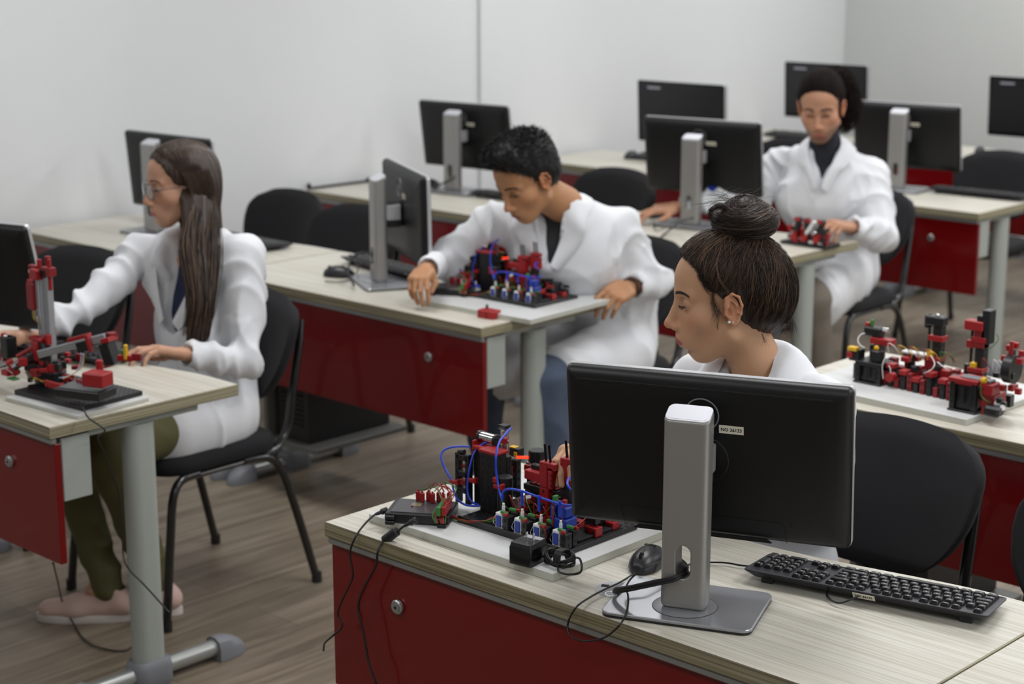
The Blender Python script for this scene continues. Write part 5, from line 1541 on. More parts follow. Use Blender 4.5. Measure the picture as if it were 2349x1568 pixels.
def limb_folds(a, b, amp, freq, c=None):
    """diagonal creases winding round a limb a-b"""
    a = np.array(a, float); b = np.array(b, float); ab = b - a; L = np.linalg.norm(ab); d = ab / L
    fr = frame(d, (0.1, 0.2, 1.0))
    def f(V):
        q = V - a; t = q @ d; r = q - np.outer(t, d); dist = np.linalg.norm(r, axis=1)
        m = (dist < .13) * np.exp(-(((t - L * .5) / (L * .62)) ** 4))
        az = np.arctan2(r @ fr[:, 0], r @ fr[:, 2])
        ph = vnoise(V, (9, 9, 9), freq)
        g = t * freq * .42 + ph * 2.6 + 1.1 * np.sin(az + ph * 1.5)
        k = (1 - np.abs(np.sin(g))) ** 1.25
        msk = .35 + .65 * np.clip(vnoise(V, (13, 13, 13), freq + 3) * 1.2 + .4, 0, 1)
        return amp * m * (k - .35) * msk * 1.5
    return f
def cloth_obj(name, sd, h, mt, parent, rel=2, disp=None, angle=180):
    V, F = sd.mesh(h); V = relax(V, F, rel)
    if disp: V = disp(V, F); V = relax(V, F, 1, .3)
    o = MB().add(V - np.array(parent.location), F.tolist(), mt).build(name, parent, angle=angle)
    return o
def collar(parent, sd, inner, outer, mt, name='collar', off=.004, th=.0028, n=64, rows=9, lift=.012, R=None, o=None, lean=None):
    """cloth band between two rails, pushed out of the garment below"""
    def rs(P):
        P = np.array(P, float); K = len(P); out = []
        for t in np.linspace(0, K - 1 - 1e-6, n):
            i = int(t); f = t - i; p0, p1, p2, p3 = P[max(i - 1, 0)], P[i], P[i + 1], P[min(i + 2, K - 1)]
            out.append(.5 * (2 * p1 + (p2 - p0) * f + (2 * p0 - 5 * p1 + 4 * p2 - p3) * f * f + (3 * p1 - p0 - 3 * p2 + p3) * f ** 3))
        return np.array(out)
    A, B = rs(inner), rs(outer)
    if R is not None: A = A @ R.T + o; B = B @ R.T + o
    if lean is not None:
        for Q in (A, B): Q[:, :2] += np.outer(np.clip(Q[:, 2] - o[2], 0, 1) * 1.2, lean[:2] / lean[2])
    G = []
    for j in range(rows):
        t = j / (rows - 1); P = A * (1 - t) + B * t
        d = sd.eval(P); e = 1e-3
        g = np.stack([sd.eval(P + np.eye(3)[k] * e) - d for k in range(3)], 1) / e; g /= np.linalg.norm(g, axis=1)[:, None] + 1e-9
        target = off + lift * math.sin(PI * t * .9) * (1 - t) 
        push = np.maximum(target - d, 0) + np.where(d > target, (target - d) * (t ** 1.5) * .85, 0)
        G.append(P + g * push[:, None])
    G = np.array(G)
    for _ in range(2): G[:, 1:-1] = (G[:, :-2] + 2 * G[:, 1:-1] + G[:, 2:]) / 4
    du = np.gradient(G, axis=1); dv = np.gradient(G, axis=0); N = np.cross(du, dv); N /= np.linalg.norm(N, axis=2, keepdims=True) + 1e-9
    mid = G[rows // 2, n // 2]; 
    d0 = sd.eval(G.reshape(-1, 3) + N.reshape(-1, 3) * .003) - sd.eval(G.reshape(-1, 3))
    if d0.mean() < 0: N = -N
    top = G + N * th * .5; bot = G - N * th * .5
    V = np.concatenate([top.reshape(-1, 3), bot.reshape(-1, 3)]); M_ = rows * n; F = []
    for j in range(rows - 1):
        for i in range(n - 1):
            a = j * n + i; q = [a, a + 1, a + n + 1, a + n]; F.append(q); F.append([M_ + k for k in q[::-1]])
    bd = [(i, i + 1) for i in range(n - 1)] + [(n - 1 + j * n, n - 1 + (j + 1) * n) for j in range(rows - 1)] + [((rows - 1) * n + i + 1, (rows - 1) * n + i) for i in range(n - 1)][::-1] + [((j + 1) * n, j * n) for j in range(rows - 1)]
    for a, b in bd: F.append([b, a, M_ + a, M_ + b])
    m = MB().add(V - np.array(parent.location), F, mt); return m.build(name, parent, angle=50)

def person(label, H, headopt, J, skin=(190, 140, 108), lip=(168, 96, 88), eye=None, beard=None, hs=1.0, cheek=None):
    """H = (origin, R) of the head; J joints in world space; makes the continuous body mesh"""
    O, R = np.array(H[0]), H[1]
    hv = head_sdf(**headopt); Vh, Fh = hv.mesh(.0021); Vh = relax(Vh, Fh, 1, .4)
    Ch = skin_colors(Vh, skin, lip, eye=eye, beard=beard)
    Vw = (Vh * hs) @ R.T + O
    base = np.array([J['pelvis'][0], J['pelvis'][1], 0.0])
    root_loc = base
    m = MB(); m.add(Vw - base, Fh.tolist(), M_SKIN); cols = [Ch]
    # coarse hidden trunk and limbs
    s = SDF(); P, N, C_ = [np.array(J[k], float) for k in ('pelvis', 'neck', 'chest')]
    B_ = np.array(J['belly'], float) if 'belly' in J else (P + C_) / 2
    s.cone(P, B_, .090, .085, up=J['f'], sc=(1.1, .8)); s.cone(B_, C_, .085, .085, k=.03, up=J['f'], sc=(1.1, .8)); s.cone(C_, (C_ + N) / 2, .080, .055, k=.03); s.cone((C_ + N) / 2, N, .050, .042, k=.02)
    for q in 'lr':
        sh, el, wr, hip, kn, an = [np.array(J[q + k], float) for k in ('sh', 'el', 'wr', 'hip', 'kn', 'an')]
        s.cone(N + (C_ - N) * .35, sh, .030, .032, k=.02); s.cone(sh, el, .034, .030, k=.02); s.cone(el, wr, .024, .020, k=.012)
        s.cone(P, hip, .07, .065, k=.03); s.cone(hip, kn, .062, .045, k=.02); s.cone(kn, an, .042, .030, k=.02); s.cone(an, an + np.array(J[q + 'toe']) * .2, .030, .024, k=.02)
    V, F = s.mesh(.011); m.add(V - base, F.tolist(), M_SKIN); cols.append(np.tile(np.array(lin(skin)[:3]), (len(V), 1)))
    for q in 'lr':
        if q + 'hand' in J:
            hd = J[q + 'hand']; V, F = hd.mesh(.0021); V = relax(V, F, 1, .35)
            c = np.tile(np.array(lin(skin)[:3]), (len(V), 1)); c *= (1 + .06 * vnoise(V, (70, 70, 70)))[:, None]
            m.add(V - base, F.tolist(), M_SKIN); cols.append(c)
    vc = np.concatenate(cols); vc = np.concatenate([vc, np.ones((len(vc), 1))], 1)
    o = m.build('person', None, angle=180, vcol=vc); o.location = base
    tag(o, label, 'person')
    f = Fig(); f.o = o; f.base = base; f.hs = hs; f.R = R; f.O = O; f.sd = hv
    return f
def hw(f, P):    # head local -> person local
    return (np.asarray(P) * f.hs) @ f.R.T + f.O - f.base
def face_details(f, brow=(38, 28, 24), lash=True, lashz=-.0030, thick=.0017):
    MBm = mat('eyebrow_hair_%d_%d' % (brow[0], brow[1]), brow, .7)
    for q in (-1, 1):
        P = [(q * .012, .10, .0265), (q * .020, .10, .0290), (q * .032, .10, .0310), (q * .042, .09, .0300), (q * .050, .08, .0255)]
        Pp, g0 = project(f.sd, P, .0004)
        m = MB().tube(hw(f, Pp - g0 * thick * .75), [thick * .7, thick * 1.35, thick * 1.3, thick * .9, thick * .4], MBm, n=8)
        tt = rng.uniform(0, 3.9, 150); ii = tt.astype(int); fr_ = (tt - ii)[:, None]; b0 = Pp[ii] * (1 - fr_) + Pp[ii + 1] * fr_; b0 = b0 + np.stack([0 * tt, 0 * tt, rng.uniform(-1.3, 1.0, 150) * thick], 1)
        b0, gg = project(f.sd, b0, .0003, 2); dd = np.stack([np.full(150, q * .9), np.zeros(150), .55 - .28 * tt], 1); dd /= np.linalg.norm(dd, axis=1)[:, None]
        pth = np.stack([b0 + dd * (.0065 * u_) + gg * (.0008 * math.sin(u_ * 3)) for u_ in (0, .33, .66, 1)], 1); sh_ = pth.shape; pj, gg2 = project(f.sd, pth.reshape(-1, 3), .0007, 2)
        strands(m, hw(f, pj.reshape(sh_)), .00028, MBm); m.build('eyebrow', f.o, angle=180)
        if lash:
            t = np.linspace(-.0150, .0145, 9); P = [(q * (.031 + a), .095, .0062 + lashz - .0035 * (1 - (a / .0155) ** 2)) for a in t]
            Pp, g = project(f.sd, P, .0002)
            m = MB().tube(hw(f, Pp), .00095, MBm, n=6)
            hairs = []
            for a in np.linspace(0, 1, 26):
                i = a * 7.99; k = int(i); b = Pp[k] * (1 - i + k) + Pp[k + 1] * (i - k); d = g[k] + np.array([q * .5 * (a - .4), 0, -.75]); d /= np.linalg.norm(d)
                hairs.append([hw(f, b + d * .0085 * s_ + np.array([0, 0, .0030]) * s_ * s_) for s_ in (0, .33, .66, 1)])
            strands(m, np.array(hairs), .00034, MBm); m.build('eyelash', f.o, angle=180)
# ================= woman with the hair bun (front)
R4 = head_frame(86, 5, 1)
O4 = atd(1668, 689, 3.47)
fb = fwd(48)
def bodyframe(f): f = _n(f); x = np.cross(f, [0, 0, 1.0]); return x, f
def seg(a, b, t): return np.array(a) * (1 - t) + np.array(b) * t
nb4 = O4 + R4 @ np.array([0, -.054, -.142])
ch4 = nb4 + np.array([.0, .09, -.17]); pv4 = np.array([-2.12, 3.08, .56])
Rx, _ = bodyframe(fb)
J4 = dict(pelvis=pv4, neck=nb4, chest=ch4, f=fb,
          lsh=nb4 - Rx * .150 + np.array([0, .02, -.060]), rsh=nb4 + Rx * .155 + np.array([0, 0, -.06]))
J4['lel'] = np.array([-1.90, 2.84, .86]); J4['lwr'] = np.array([-2.00, 2.64, .80])
J4['rel'] = np.array([-2.22, 2.80, .86]); J4['rwr'] = atd(1366, 1035, 3.48)
for q, sx in (('l', 1), ('r', -1)):
    J4[q + 'hip'] = pv4 + [sx * .09, -.02, -.02]; J4[q + 'kn'] = np.array([pv4[0] + sx * .11, 2.66, .50]); J4[q + 'an'] = np.array([pv4[0] + sx * .10, 2.74, .09]); J4[q + 'toe'] = (0, -.2, -.03)
hr = frame(atd(1270, 1028, 3.38) - atd(1366, 1035, 3.48), (-.25, .1, .95))
J4['rhand'] = hand_sdf(hr, J4['rwr'], [curl(30, 35, 20), curl(38, 35, 20), curl(40, 38, 22), curl(42, 35, 20)], [(.045, .045, -.022), (.042, .072, -.034)], side=-1, sc=.92, wrist_r=.024)
hl = frame((-.8, -.6, -.1), (0, 0, 1))
J4['lhand'] = hand_sdf(hl, J4['lwr'], [curl(20, 25, 15)] * 4, [(.048, .045, -.018), (.056, .070, -.024)], side=1, sc=.92)
f4 = person('woman with hair in a bun and white coat behind the front monitor, looking down', (O4, R4),
            dict(eyes='down', neck=((0, -.022, -.06), (0, -.066, -.17)), nr=(.047, .052), nose=.001, chin=.012), J4, skin=(198, 153, 120), lip=(166, 88, 88), hs=1.05)
face_details(f4, (40, 29, 25), thick=.0022)
# earrings
for (x, y, z, r, mt) in ((.0815, .0145, -.024, .0030, K_WHT), (.0815, .0065, -.0245, .0021, K_CHR)):
    Pp, _ = project(f4.sd, [(-x, y, z)], .0012); MB().sphere(hw(f4, Pp[0]), r, mt, n=14).build('earring', f4.o, angle=180)
# ---- hair
M_HAIR4 = mat('dark_brown_hair', (46, 34, 27), .42, var=.3, vscale=60, spec=.4)
M_HAIR4L = mat('lighter_brown_hair', (108, 82, 62), .38, spec=.5)
def hair_cap(off=.009, a=.016, b=.70, back=.012, nape=-.070, low=-.022, earline=-.030):
    s = SDF()
    s.ell((0, -.008, .045), (.073 + off, .096 + off, .078 + off), k=0)
    s.ell((0, .022, .047), (.064 + off * .8, .071 + off * .8, .060 + off), k=.02)
    s.ell((0, -.035 - back, .005), (.060 + off, .062 + off, .066 + off), k=.03)
    s.i(P_half((0, 1, -b), a * _n((0, 1, -b))[1]), .006)
    s.c(P_box((0, .10, low - .10), (.12, .10 - earline * 0 - .0, .10), .004), .008) if False else None
    s.i(P_half((0, .55, -1), (-nape) * _n((0, .55, -1))[2] * -1), .006)
    for q in (-1, 1): s.c(P_ell((q * .085, .014, -.008), (.024, .025, .036)), .006)
    return s
hc = hair_cap(.010, .0085, .74, .022, -.072)
V, F = hc.mesh(.0024); V = relax(V, F, 1)
N = vnorm(V, F)
# comb grooves towards the bun
bun = np.array([0, -.040, .145])
def groove(V, seed=0.):
    d = V - bun; az = np.arctan2(d[:, 0], -d[:, 1] - .0); el = np.arctan2(np.hypot(d[:, 0], d[:, 1]), -d[:, 2])
    return np.sin(az * 60 + np.sin(el * 5 + seed) * 2) * .5 + np.sin(az * 137 + 1.3 + np.sin(el * 9)) * .3 + np.sin(az * 23 + 2) * .6
V = V + N * (groove(V) * .0009)[:, None]
m = MB(); m.add(hw(f4, V), F.tolist(), M_HAIR4)
hairo = m.build('hair', f4.o, angle=180)
# strands from the hairline to the bun
def cap_strands(sd, n, root_fn, tip, off=.001, K=14, jit=.004, sag=0.0):
    out = []
    A = np.array([root_fn() for _ in range(n)])
    T = np.tile(np.array(tip), (n, 1)) + rng.normal(0, .016, (n, 3)) * [1, 1, .3]
    t = np.linspace(0, 1, K)
    C0 = np.array([0, -.01, .03])
    P = np.zeros((n, K, 3))
    for k in range(K):
        q = A * (1 - t[k]) + T * t[k]
        d = q - C0; L = np.linalg.norm(d, axis=1); bul = np.sin(PI * t[k]) * .03
        P[:, k] = q + d / L[:, None] * bul
    flat = P.reshape(-1, 3)
    Pp, g = project(sd, flat, 0.0, 3)
    o_ = off + rng.uniform(0, .0022, (n, 1)) + rng.normal(0, .0006, (n, K)).cumsum(1) * .25
    P2 = (Pp + g * np.clip(o_, -.0008, .012).reshape(-1, 1)).reshape(n, K, 3)
    j = rng.normal(0, jit, (n, 1, 3)) * np.sin(PI * t)[None, :, None]
    return P2 + j * .5
def root4():
    u = rng.random()
    if u < .45:
        z = rng.uniform(.034, .115); y = .0090 + .74 * z + rng.normal(-.004, .006); x = -.08 if rng.random() < .75 else .08
        if z > .06 and rng.random() < .7: x *= rng.uniform(0, 1)
        return (x, y, z)
    if u < .60: return (-.08, rng.uniform(-.025, .032), rng.uniform(.034, .05))
    if u < .84:
        return (-.08, rng.uniform(-.10, -.018), rng.uniform(-.065, .02))
    return (rng.uniform(-.07, .07), -.12, rng.uniform(-.075, .05))
m = MB(); S = cap_strands(hc, 2000, root4, (0, -.040, .122)); S2 = cap_strands(hc, 420, root4, (0, -.040, .122), off=.0018)
strands(m, hw(f4, S), .00050, M_HAIR4); strands(m, hw(f4, S2), .00042, M_HAIR4L)
m.build('hair_strands', hairo, angle=180)
# bun
s = SDF(); bc = np.array([0, -.043, .150])
s.ell(bc, (.048, .054, .032)); s.u(P_tor(bc + [0, 0, -.004], .038, .022, rotm('X', 6)), .01); s.cone(bc + [0, 0, -.045], bc, .038, .042, k=.01)
V, F = s.mesh(.0028); V = relax(V, F, 1); d = V - bc; az = np.arctan2(d[:, 0], d[:, 1]); N = vnorm(V, F)
V = V + N * (.0022 * np.sin(d[:, 2] * 190 + az * 3 + np.sin(az * 4) * 1.2) + .0012 * np.sin(d[:, 2] * 420 + az * 5 + 1))[:, None]
bo = MB().add(hw(f4, V), F.tolist(), M_HAIR4).build('hair_bun', hairo, angle=180)
n = 720; K = 16; P = np.zeros((n, K, 3)); t = np.linspace(0, 1, K)
a0 = rng.uniform(0, 2 * PI, n); el = rng.uniform(-.9, 1.35, n); span = rng.uniform(1.4, 3.0, n); tiltx = rng.normal(.25, .22, n)
for k in range(K):
    a = a0 + span * t[k]; e = el + np.sin(a + a0) * tiltx
    P[:, k] = bc + np.stack([.062 * np.cos(a) * np.cos(e), .064 * np.sin(a) * np.cos(e), .036 * np.sin(e) - .002], 1)
Pp, g = project(s, P.reshape(-1, 3), .001, 2); P = (Pp + g * rng.uniform(.0, .0035, (n, 1)).repeat(K, 1).reshape(-1, 1)).reshape(n, K, 3)
m = MB(); strands(m, hw(f4, P[:620]), .0006, M_HAIR4); strands(m, hw(f4, P[620:]), .0005, M_HAIR4L)
# fly-away hairs on top and a loop at the front of the bun
n = 70; P = np.zeros((n, K, 3)); st = bc + np.stack([rng.normal(0, .02, n), rng.normal(.012, .022, n), np.full(n, .034)], 1)
dr = np.stack([rng.normal(0, .5, n), rng.normal(.35, .75, n), rng.uniform(.3, 1.0, n)], 1); dr /= np.linalg.norm(dr, axis=1)[:, None]; Lg = rng.uniform(.015, .050, n)
for k in range(K): P[:, k] = st + dr * (Lg * t[k])[:, None] + np.stack([0 * Lg, Lg * .55 * t[k] ** 2 * np.sign(dr[:, 1]), -Lg * .35 * t[k] ** 2], 1)
strands(m, hw(f4, P), .00030, M_HAIR4)
n = 46; P = np.zeros((n, K, 3)); r_ = rng.normal(0, .0028, (n, 3))
for k in range(K):
    a = -.6 + 4.4 * t[k]; P[:, k] = bc + np.array([-.022, .052 + .017 * math.cos(a), .016 + .017 * math.sin(a)]) + r_
strands(m, hw(f4, P), .0006, M_HAIR4)
# wisps: temple curls, nape fuzz, dropped strands
def wisp(pts, n, sp, r=.00035, mt=None):
    Q = MB(); pts = np.array(pts, float); tt = np.linspace(0, len(pts) - 1.001, K); out = []
    c = np.array([pts[int(x)] * (1 - x % 1) + pts[int(x) + 1] * (x % 1) for x in tt])
    c[1:-1] = (c[:-2] + 2 * c[1:-1] + c[2:]) / 4
    P = c[None] + rng.normal(0, sp, (n, 1, 3)) * np.linspace(.3, 1.6, K)[None, :, None] + rng.normal(0, sp * .5, (n, K, 3)).cumsum(1) * .25
    strands(m, hw(f4, P), r, mt or M_HAIR4)
wisp([(-.070, .034, .040), (-.071, .040, .022), (-.071, .036, .006), (-.073, .030, -.008), (-.073, .034, -.014), (-.073, .033, -.022)], 60, .0036, r=.00016)
wisp([(-.060, .062, .082), (-.065, .058, .062), (-.068, .048, .050), (-.076, .034, .055)], 60, .004)
wisp([(-.064, .056, .070), (-.067, .052, .050), (-.070, .040, .038), (-.079, .024, .045)], 60, .004)
wisp([(-.072, .030, -.018), (-.073, .034, -.030), (-.073, .034, -.036), (-.073, .031, -.028)], 6, .0012, r=.00022)
wisp([(-.056, -.050, -.055), (-.052, -.056, -.070), (-.050, -.058, -.078)], 16, .0030, r=.00022)
wisp([(-.030, -.108, -.030), (-.027, -.112, -.055), (-.024, -.110, -.070)], 70, .0060, r=.00026)
wisp([(-.072, .015, .120), (-.082, .030, .090), (-.088, .028, .060), (-.090, .010, .030)], 7, .0012, mt=M_HAIR4L)
m.build('hair_strands', bo, angle=180)
# ---- coat
J = J4; s = SDF()
s.cone(J['pelvis'] + [0, 0, .03], J['chest'], .125, .128, up=fb, sc=(1.12, .82)); s.cone(J['chest'], seg(J['chest'], J['neck'], .62), .125, .080, k=.05, up=fb, sc=(1.15, .85))
for q in 'lr':
    s.cone(seg(J['chest'], J['neck'], .70), J[q + 'sh'], .064, .055, k=.05); s.cone(J[q + 'sh'], J[q + 'el'], .056, .050, k=.03); s.cone(J[q + 'el'], J[q + 'wr'], .050, .038, k=.02)
    s.cone(J[q + "hip"], seg(J[q + "hip"], J[q + "kn"], .75), .085, .08, k=.05)
fx = np.cross(fb, [0, 0, 1])
fv = lambda P, nb=nb4: (P - nb) @ fx
s.c(P_cone(nb4 + (O4 - nb4) * .75, nb4 - (O4 - nb4) * .3 + fb * .02, .053, .050), .012)
s.c(P_cone(nb4 + fb * .07 + [0, 0, .03], nb4 + fb * .13 + [0, 0, -.12], .050, .010), .010)
ex = limb_folds(J['lsh'], J['lel'], .9, 95)
coat4 = s
cloth_obj('lab_coat', s, .0055, M_COAT, f4.o, disp=lambda V, F: fold_disp(V, F, [(J['lsh'], .12, .5), (J['lel'], .10, .8)], .0040, 26, 1.0, ex))
def Lc(x, y, z): return np.array([x, y, z])      # torso frame: x to her right, y forward, z up, origin neck base
RT4 = np.stack([fx, fb, np.array([0, 0, 1.0])], 1)
inner = [(-.030, .115, -.14), (-.046, .100, -.07), (-.058, .062, -.020), (-.060, .010, .020), (-.042, -.036, .044), (0, -.052, .052), (.042, -.036, .044), (.060, .010, .020), (.058, .062, -.020), (.046, .100, -.07), (.030, .115, -.14)]
outer = [(-.075, .130, -.17), (-.125, .135, -.09), (-.125, .085, -.045), (-.118, .020, -.030), (-.085, -.085, -.015), (0, -.120, -.010), (.085, -.085, -.015), (.118, .020, -.030), (.125, .105, -.045), (.125, .160, -.07), (.075, .140, -.17)]
collar(f4.o, s, inner, outer, M_COAT, R=RT4, o=nb4, off=.006, lift=.026, lean=O4 - nb4)
s2 = SDF(); 
for q in 'lr': s2.cone(J[q + 'hip'], J[q + 'kn'], .085, .066, k=.04); s2.cone(J[q + 'kn'], J[q + 'an'], .066, .048, k=.02)
cloth_obj('trousers', s2, .009, mat('dark_denim', (40, 48, 62), .85, bump=.3), f4.o)
# ================= shared builders for the seated people
M_INNER = mat('blue_dotted_shirt', (30, 40, 72), .8, var=.5, vscale=120)
def seated_coat(f, J, fb, opts):
    nb = J['neck']; fx, _ = bodyframe(fb); s = SDF()
    ww, cw, sh_r = opts.get('waist', .150), opts.get('chest', .150), opts.get('sh', .062)
    s.cone(J['pelvis'] + np.array([0, 0, .0]), J['belly'], ww, ww * .98, up=fb, sc=(1.15, .85)); s.cone(J['belly'], J['chest'], ww * .98, cw, k=.06, up=fb, sc=(1.15, .85))
    s.cone(J['chest'], seg(J['chest'], nb, .62), cw, .085, k=.06, up=fb, sc=(1.15, .85))
    for q in 'lr':
        s.cone(seg(J['chest'], nb, .68), J[q + 'sh'], .075, sh_r, k=.06); s.cone(J[q + 'sh'], J[q + 'el'], sh_r + .002, opts.get('el', .056), k=.035)
        s.cone(J[q + 'el'], J[q + 'cuff'], opts.get('el', .056), opts.get('cf', .042), k=.025)
        s.cone(J[q + 'hip'], seg(J[q + 'hip'], J[q + 'kn'], opts.get('skirt', .6)), opts.get('th', .100), opts.get('th', .100) * .95, k=.05)
        if opts.get('drape'): s.cone(J[q + 'hip'] + [0, 0, -.03], seg(J[q + 'hip'], J[q + 'kn'], opts.get('skirt', .6)) + [0, 0, -.07], .095, .060, k=.06)
    s.c(P_cone(nb + (f.O - nb) * .8, nb - (f.O - nb) * .3 + fb * .02, .058, .054), .012)
    v = opts.get('v', .16)
    s.c(P_cone(nb + fb * .06 + [0, 0, .04], nb + fb * (.10 + opts.get('vf', .04)) + np.array([0, 0, -v]), opts.get('vt', .056), opts.get('vr', .022)), .010)
    for q in 'lr':    # hollow cuffs
        d = _n(J[q + 'cuff'] - J[q + 'el']); s.c(P_cone(J[q + 'cuff'] + d * .02, J[q + 'cuff'] + d * .08, opts.get('cf', .042) * .80, opts.get('cf', .042) * .85), .004)
        s.i(P_half(d, float(d @ (J[q + 'cuff'] + d * .030))), .004) if False else None
    cen = [(J['lel'], .10, 1.1), (J['rel'], .10, 1.1), (J['lsh'], .11, .5), (J['rsh'], .11, .5), (J['belly'], .14, .7)]
    e1 = limb_folds(J['lsh'], J['lel'], .9, 80); e2 = limb_folds(J['lel'], J['lcuff'], 1.1, 105); e3 = limb_folds(J['rsh'], J['rel'], .9, 80); e4 = limb_folds(J['rel'], J['rcuff'], 1.1, 105)
    cloth_obj('lab_coat', s, opts.get('h', .0065), M_COAT, f.o, disp=lambda V, F: fold_disp(V, F, cen, opts.get('amp', .0065), 22, opts.get('seed', 0.), lambda V: e1(V) + e2(V) + e3(V) + e4(V)))
    RT = np.stack([fx, fb, np.array([0, 0, 1.0])], 1)
    w = opts.get('lapel', 1.0); yv = .085 + opts.get('vf', .04); 
    inner = [(-.012, yv + .05, -v - .005), (-.042, yv + .025, -v * .55), (-.062, .068, -.022), (-.066, .010, .020), (-.048, -.050, .045), (0, -.070, .052), (.048, -.050, .045), (.066, .010, .020), (.062, .068, -.022), (.042, yv + .025, -v * .55), (.012, yv + .05, -v - .005)]
    outer = [(-.035, yv + .05, -v - .03), (-.098 * w, yv + .03, -v * .62), (-.118 * w, .080, -.072), (-.112, .018, -.030), (-.080, -.080, -.015), (0, -.110, -.012), (.080, -.080, -.015), (.112, .018, -.030), (.118 * w, .080, -.072), (.098 * w, yv + .03, -v * .62), (.035, yv + .05, -v - .03)]
    vw = opts.get('vw', 1.0); inner = [(x * (vw if z < -.03 else 1 + (vw - 1) * .4), y, z) for x, y, z in inner]; outer = [(x * (1 + (vw - 1) * .5 if z < -.03 else 1), y, z) for x, y, z in outer]
    collar(f.o, s, inner, outer, M_COAT, R=RT, o=nb, off=.006, lift=.010, lean=f.O - nb)
    # shirt
    s2 = SDF(); s2.cone(J['belly'], J['chest'], ww * .84, cw * .86, up=fb, sc=(1.12, .82)); s2.cone(J['chest'], seg(J['chest'], nb, .70), cw * .86, .062, k=.05, up=fb, sc=(1.1, .85))
    if opts.get('turtle'): s2.cone(seg(J['chest'], nb, .6), nb + (f.O - nb) * opts.get('turtle'), .062, .0545, k=.03)
    else: s2.c(P_cone(nb + [0, 0, .08], nb + fb * .07 + [0, 0, -.05], .055, .035), .01)
    cloth_obj('shirt', s2, .006, opts['shirt'], f.o, disp=lambda V, F: fold_disp(V, F, [], .003, 30, 3.))
    if opts.get('pocket'):
        px_, pz_ = opts['pocket']; m = MB(); nX, nZ = 10, 10; G = []
        for a in np.linspace(-.055, .055, nX):
            for b_ in np.linspace(-.06, .05, nZ): G.append(RT @ np.array([px_ + a, opts.get('py', .10), pz_ + b_]) + nb)
        G = np.array(G); G, g_ = project(s, G, .003, 6)
        V = np.concatenate([G + RT[:, 1] * .002, G - RT[:, 1] * .004]); M_ = nX * nZ; F = []
        for i in range(nX - 1):
            for j in range(nZ - 1):
                a = i * nZ + j; F.append([a, a + 1, a + nZ + 1, a + nZ]); F.append([M_ + a, M_ + a + nZ, M_ + a + nZ + 1, M_ + a + 1])
        ed = [(j, j + 1) for j in range(nZ - 1)] + [(M_ - nZ + j + 1, M_ - nZ + j) for j in range(nZ - 1)] + [((i + 1) * nZ, i * nZ) for i in range(nX - 1)] + [(i * nZ + nZ - 1, (i + 1) * nZ + nZ - 1) for i in range(nX - 1)]
        for a, b_ in ed: F.append([a, b_, M_ + b_, M_ + a][::-1])
        MB().add(V - f.base, F, M_COAT).build('pocket', f.o, angle=40)
    return s, RT
def trousers(f, J, mt, r=(.085, .064, .050), name='trousers'):
    s = SDF(); 
    s.cone(J['pelvis'], J['pelvis'] + [0, 0, .05], .125, .12, up=J['f'], sc=(1.15, .85))
    for q in 'lr':
        s.cone(J[q + 'hip'], J[q + 'kn'], r[0], r[1], k=.04); s.cone(J[q + 'kn'], J[q + 'an'], r[1], r[2], k=.02)
    ex = [limb_folds(J[q + 'kn'], J[q + 'an'], .7, 75) for q in 'lr']
    cloth_obj(name, s, .0075, mt, f.o, disp=lambda V, F: fold_disp(V, F, [(J['lkn'], .08, .6), (J['rkn'], .08, .6), (J['lan'], .1, .8), (J['ran'], .1, .8)], .0045, 24, 2., lambda V: ex[0](V) + ex[1](V)))
def shoe(f, an, d, mt, sole, lace=None, rot=0):
    """sneaker: ankle point, direction of the toes"""
    d = _n([d[0], d[1], 0]); x = np.cross(d, [0, 0, 1.]); R = np.stack([x, d, np.array([0, 0, 1.])], 1); o = np.array([an[0], an[1], 0.])
    W = lambda p: o + R @ np.array(p, float)
    s = SDF(); s.cone(W((0, -.035, .045)), W((0, .10, .036)), .036, .036, up=(0, 0, 1), sc=(1, .95)); s.cone(W((0, .10, .036)), W((.004, .175, .032)), .040, .034, k=.02, up=(0, 0, 1), sc=(1.05, .75))
    s.cone(W((0, -.02, .06)), W((0, -.005, .095)), .034, .034, k=.02); s.cone(W((0, .03, .07)), W((0, .10, .045)), .028, .024, k=.02)
    s.c(P_cone(W((0, -.010, .085)), W((0, -.012, .14)), .027, .034), .006); s.i(P_half((0, 0, -1), -.018), .003)
    so = cloth_obj('shoe', s, .004, mt, f.o, rel=1)
    m = MB(); rings = []
    for ins, z in ((.002, .0), (0, .003), (0, .018), (.004, .022)):
        ring = []
        for t in np.linspace(0, 2 * PI, 40)[:-1]:
            y = .072 + .142 * math.cos(t); w = .036 + .010 * math.cos(t) * (math.cos(t) > 0); xx = w * math.sin(t) * (1 if abs(math.sin(t)) < .01 else min(1, 1.15)) - 0
            ring.append(W((xx * (1 - ins * 10), y * (1 - ins), z)) - f.base)
        rings.append(ring[::-1])
    m.loft(rings, sole); m.build('sole', so)
    if lace:
        m = MB()
        for k in range(5):
            y = .035 + .016 * k; z = .108 - .0105 * k; m.tube([W((-.022, y, z - .010)) - f.base, W((0, y + .006, z + .002)) - f.base, W((.022, y, z - .010)) - f.base], .0025, lace, n=6)
        m.tube([W((.0, .035, .100)) - f.base, W((.03, .03, .085)) - f.base, W((.045, .05, .05)) - f.base, W((.052, .03, .02)) - f.base], .002, lace, n=6)
        m.tube([W((.0, .035, .100)) - f.base, W((-.02, .02, .105)) - f.base, W((-.03, .04, .085)) - f.base, W((0, .038, .1)) - f.base], .002, lace, n=6)
        m.build('laces', so, angle=180)
    return so
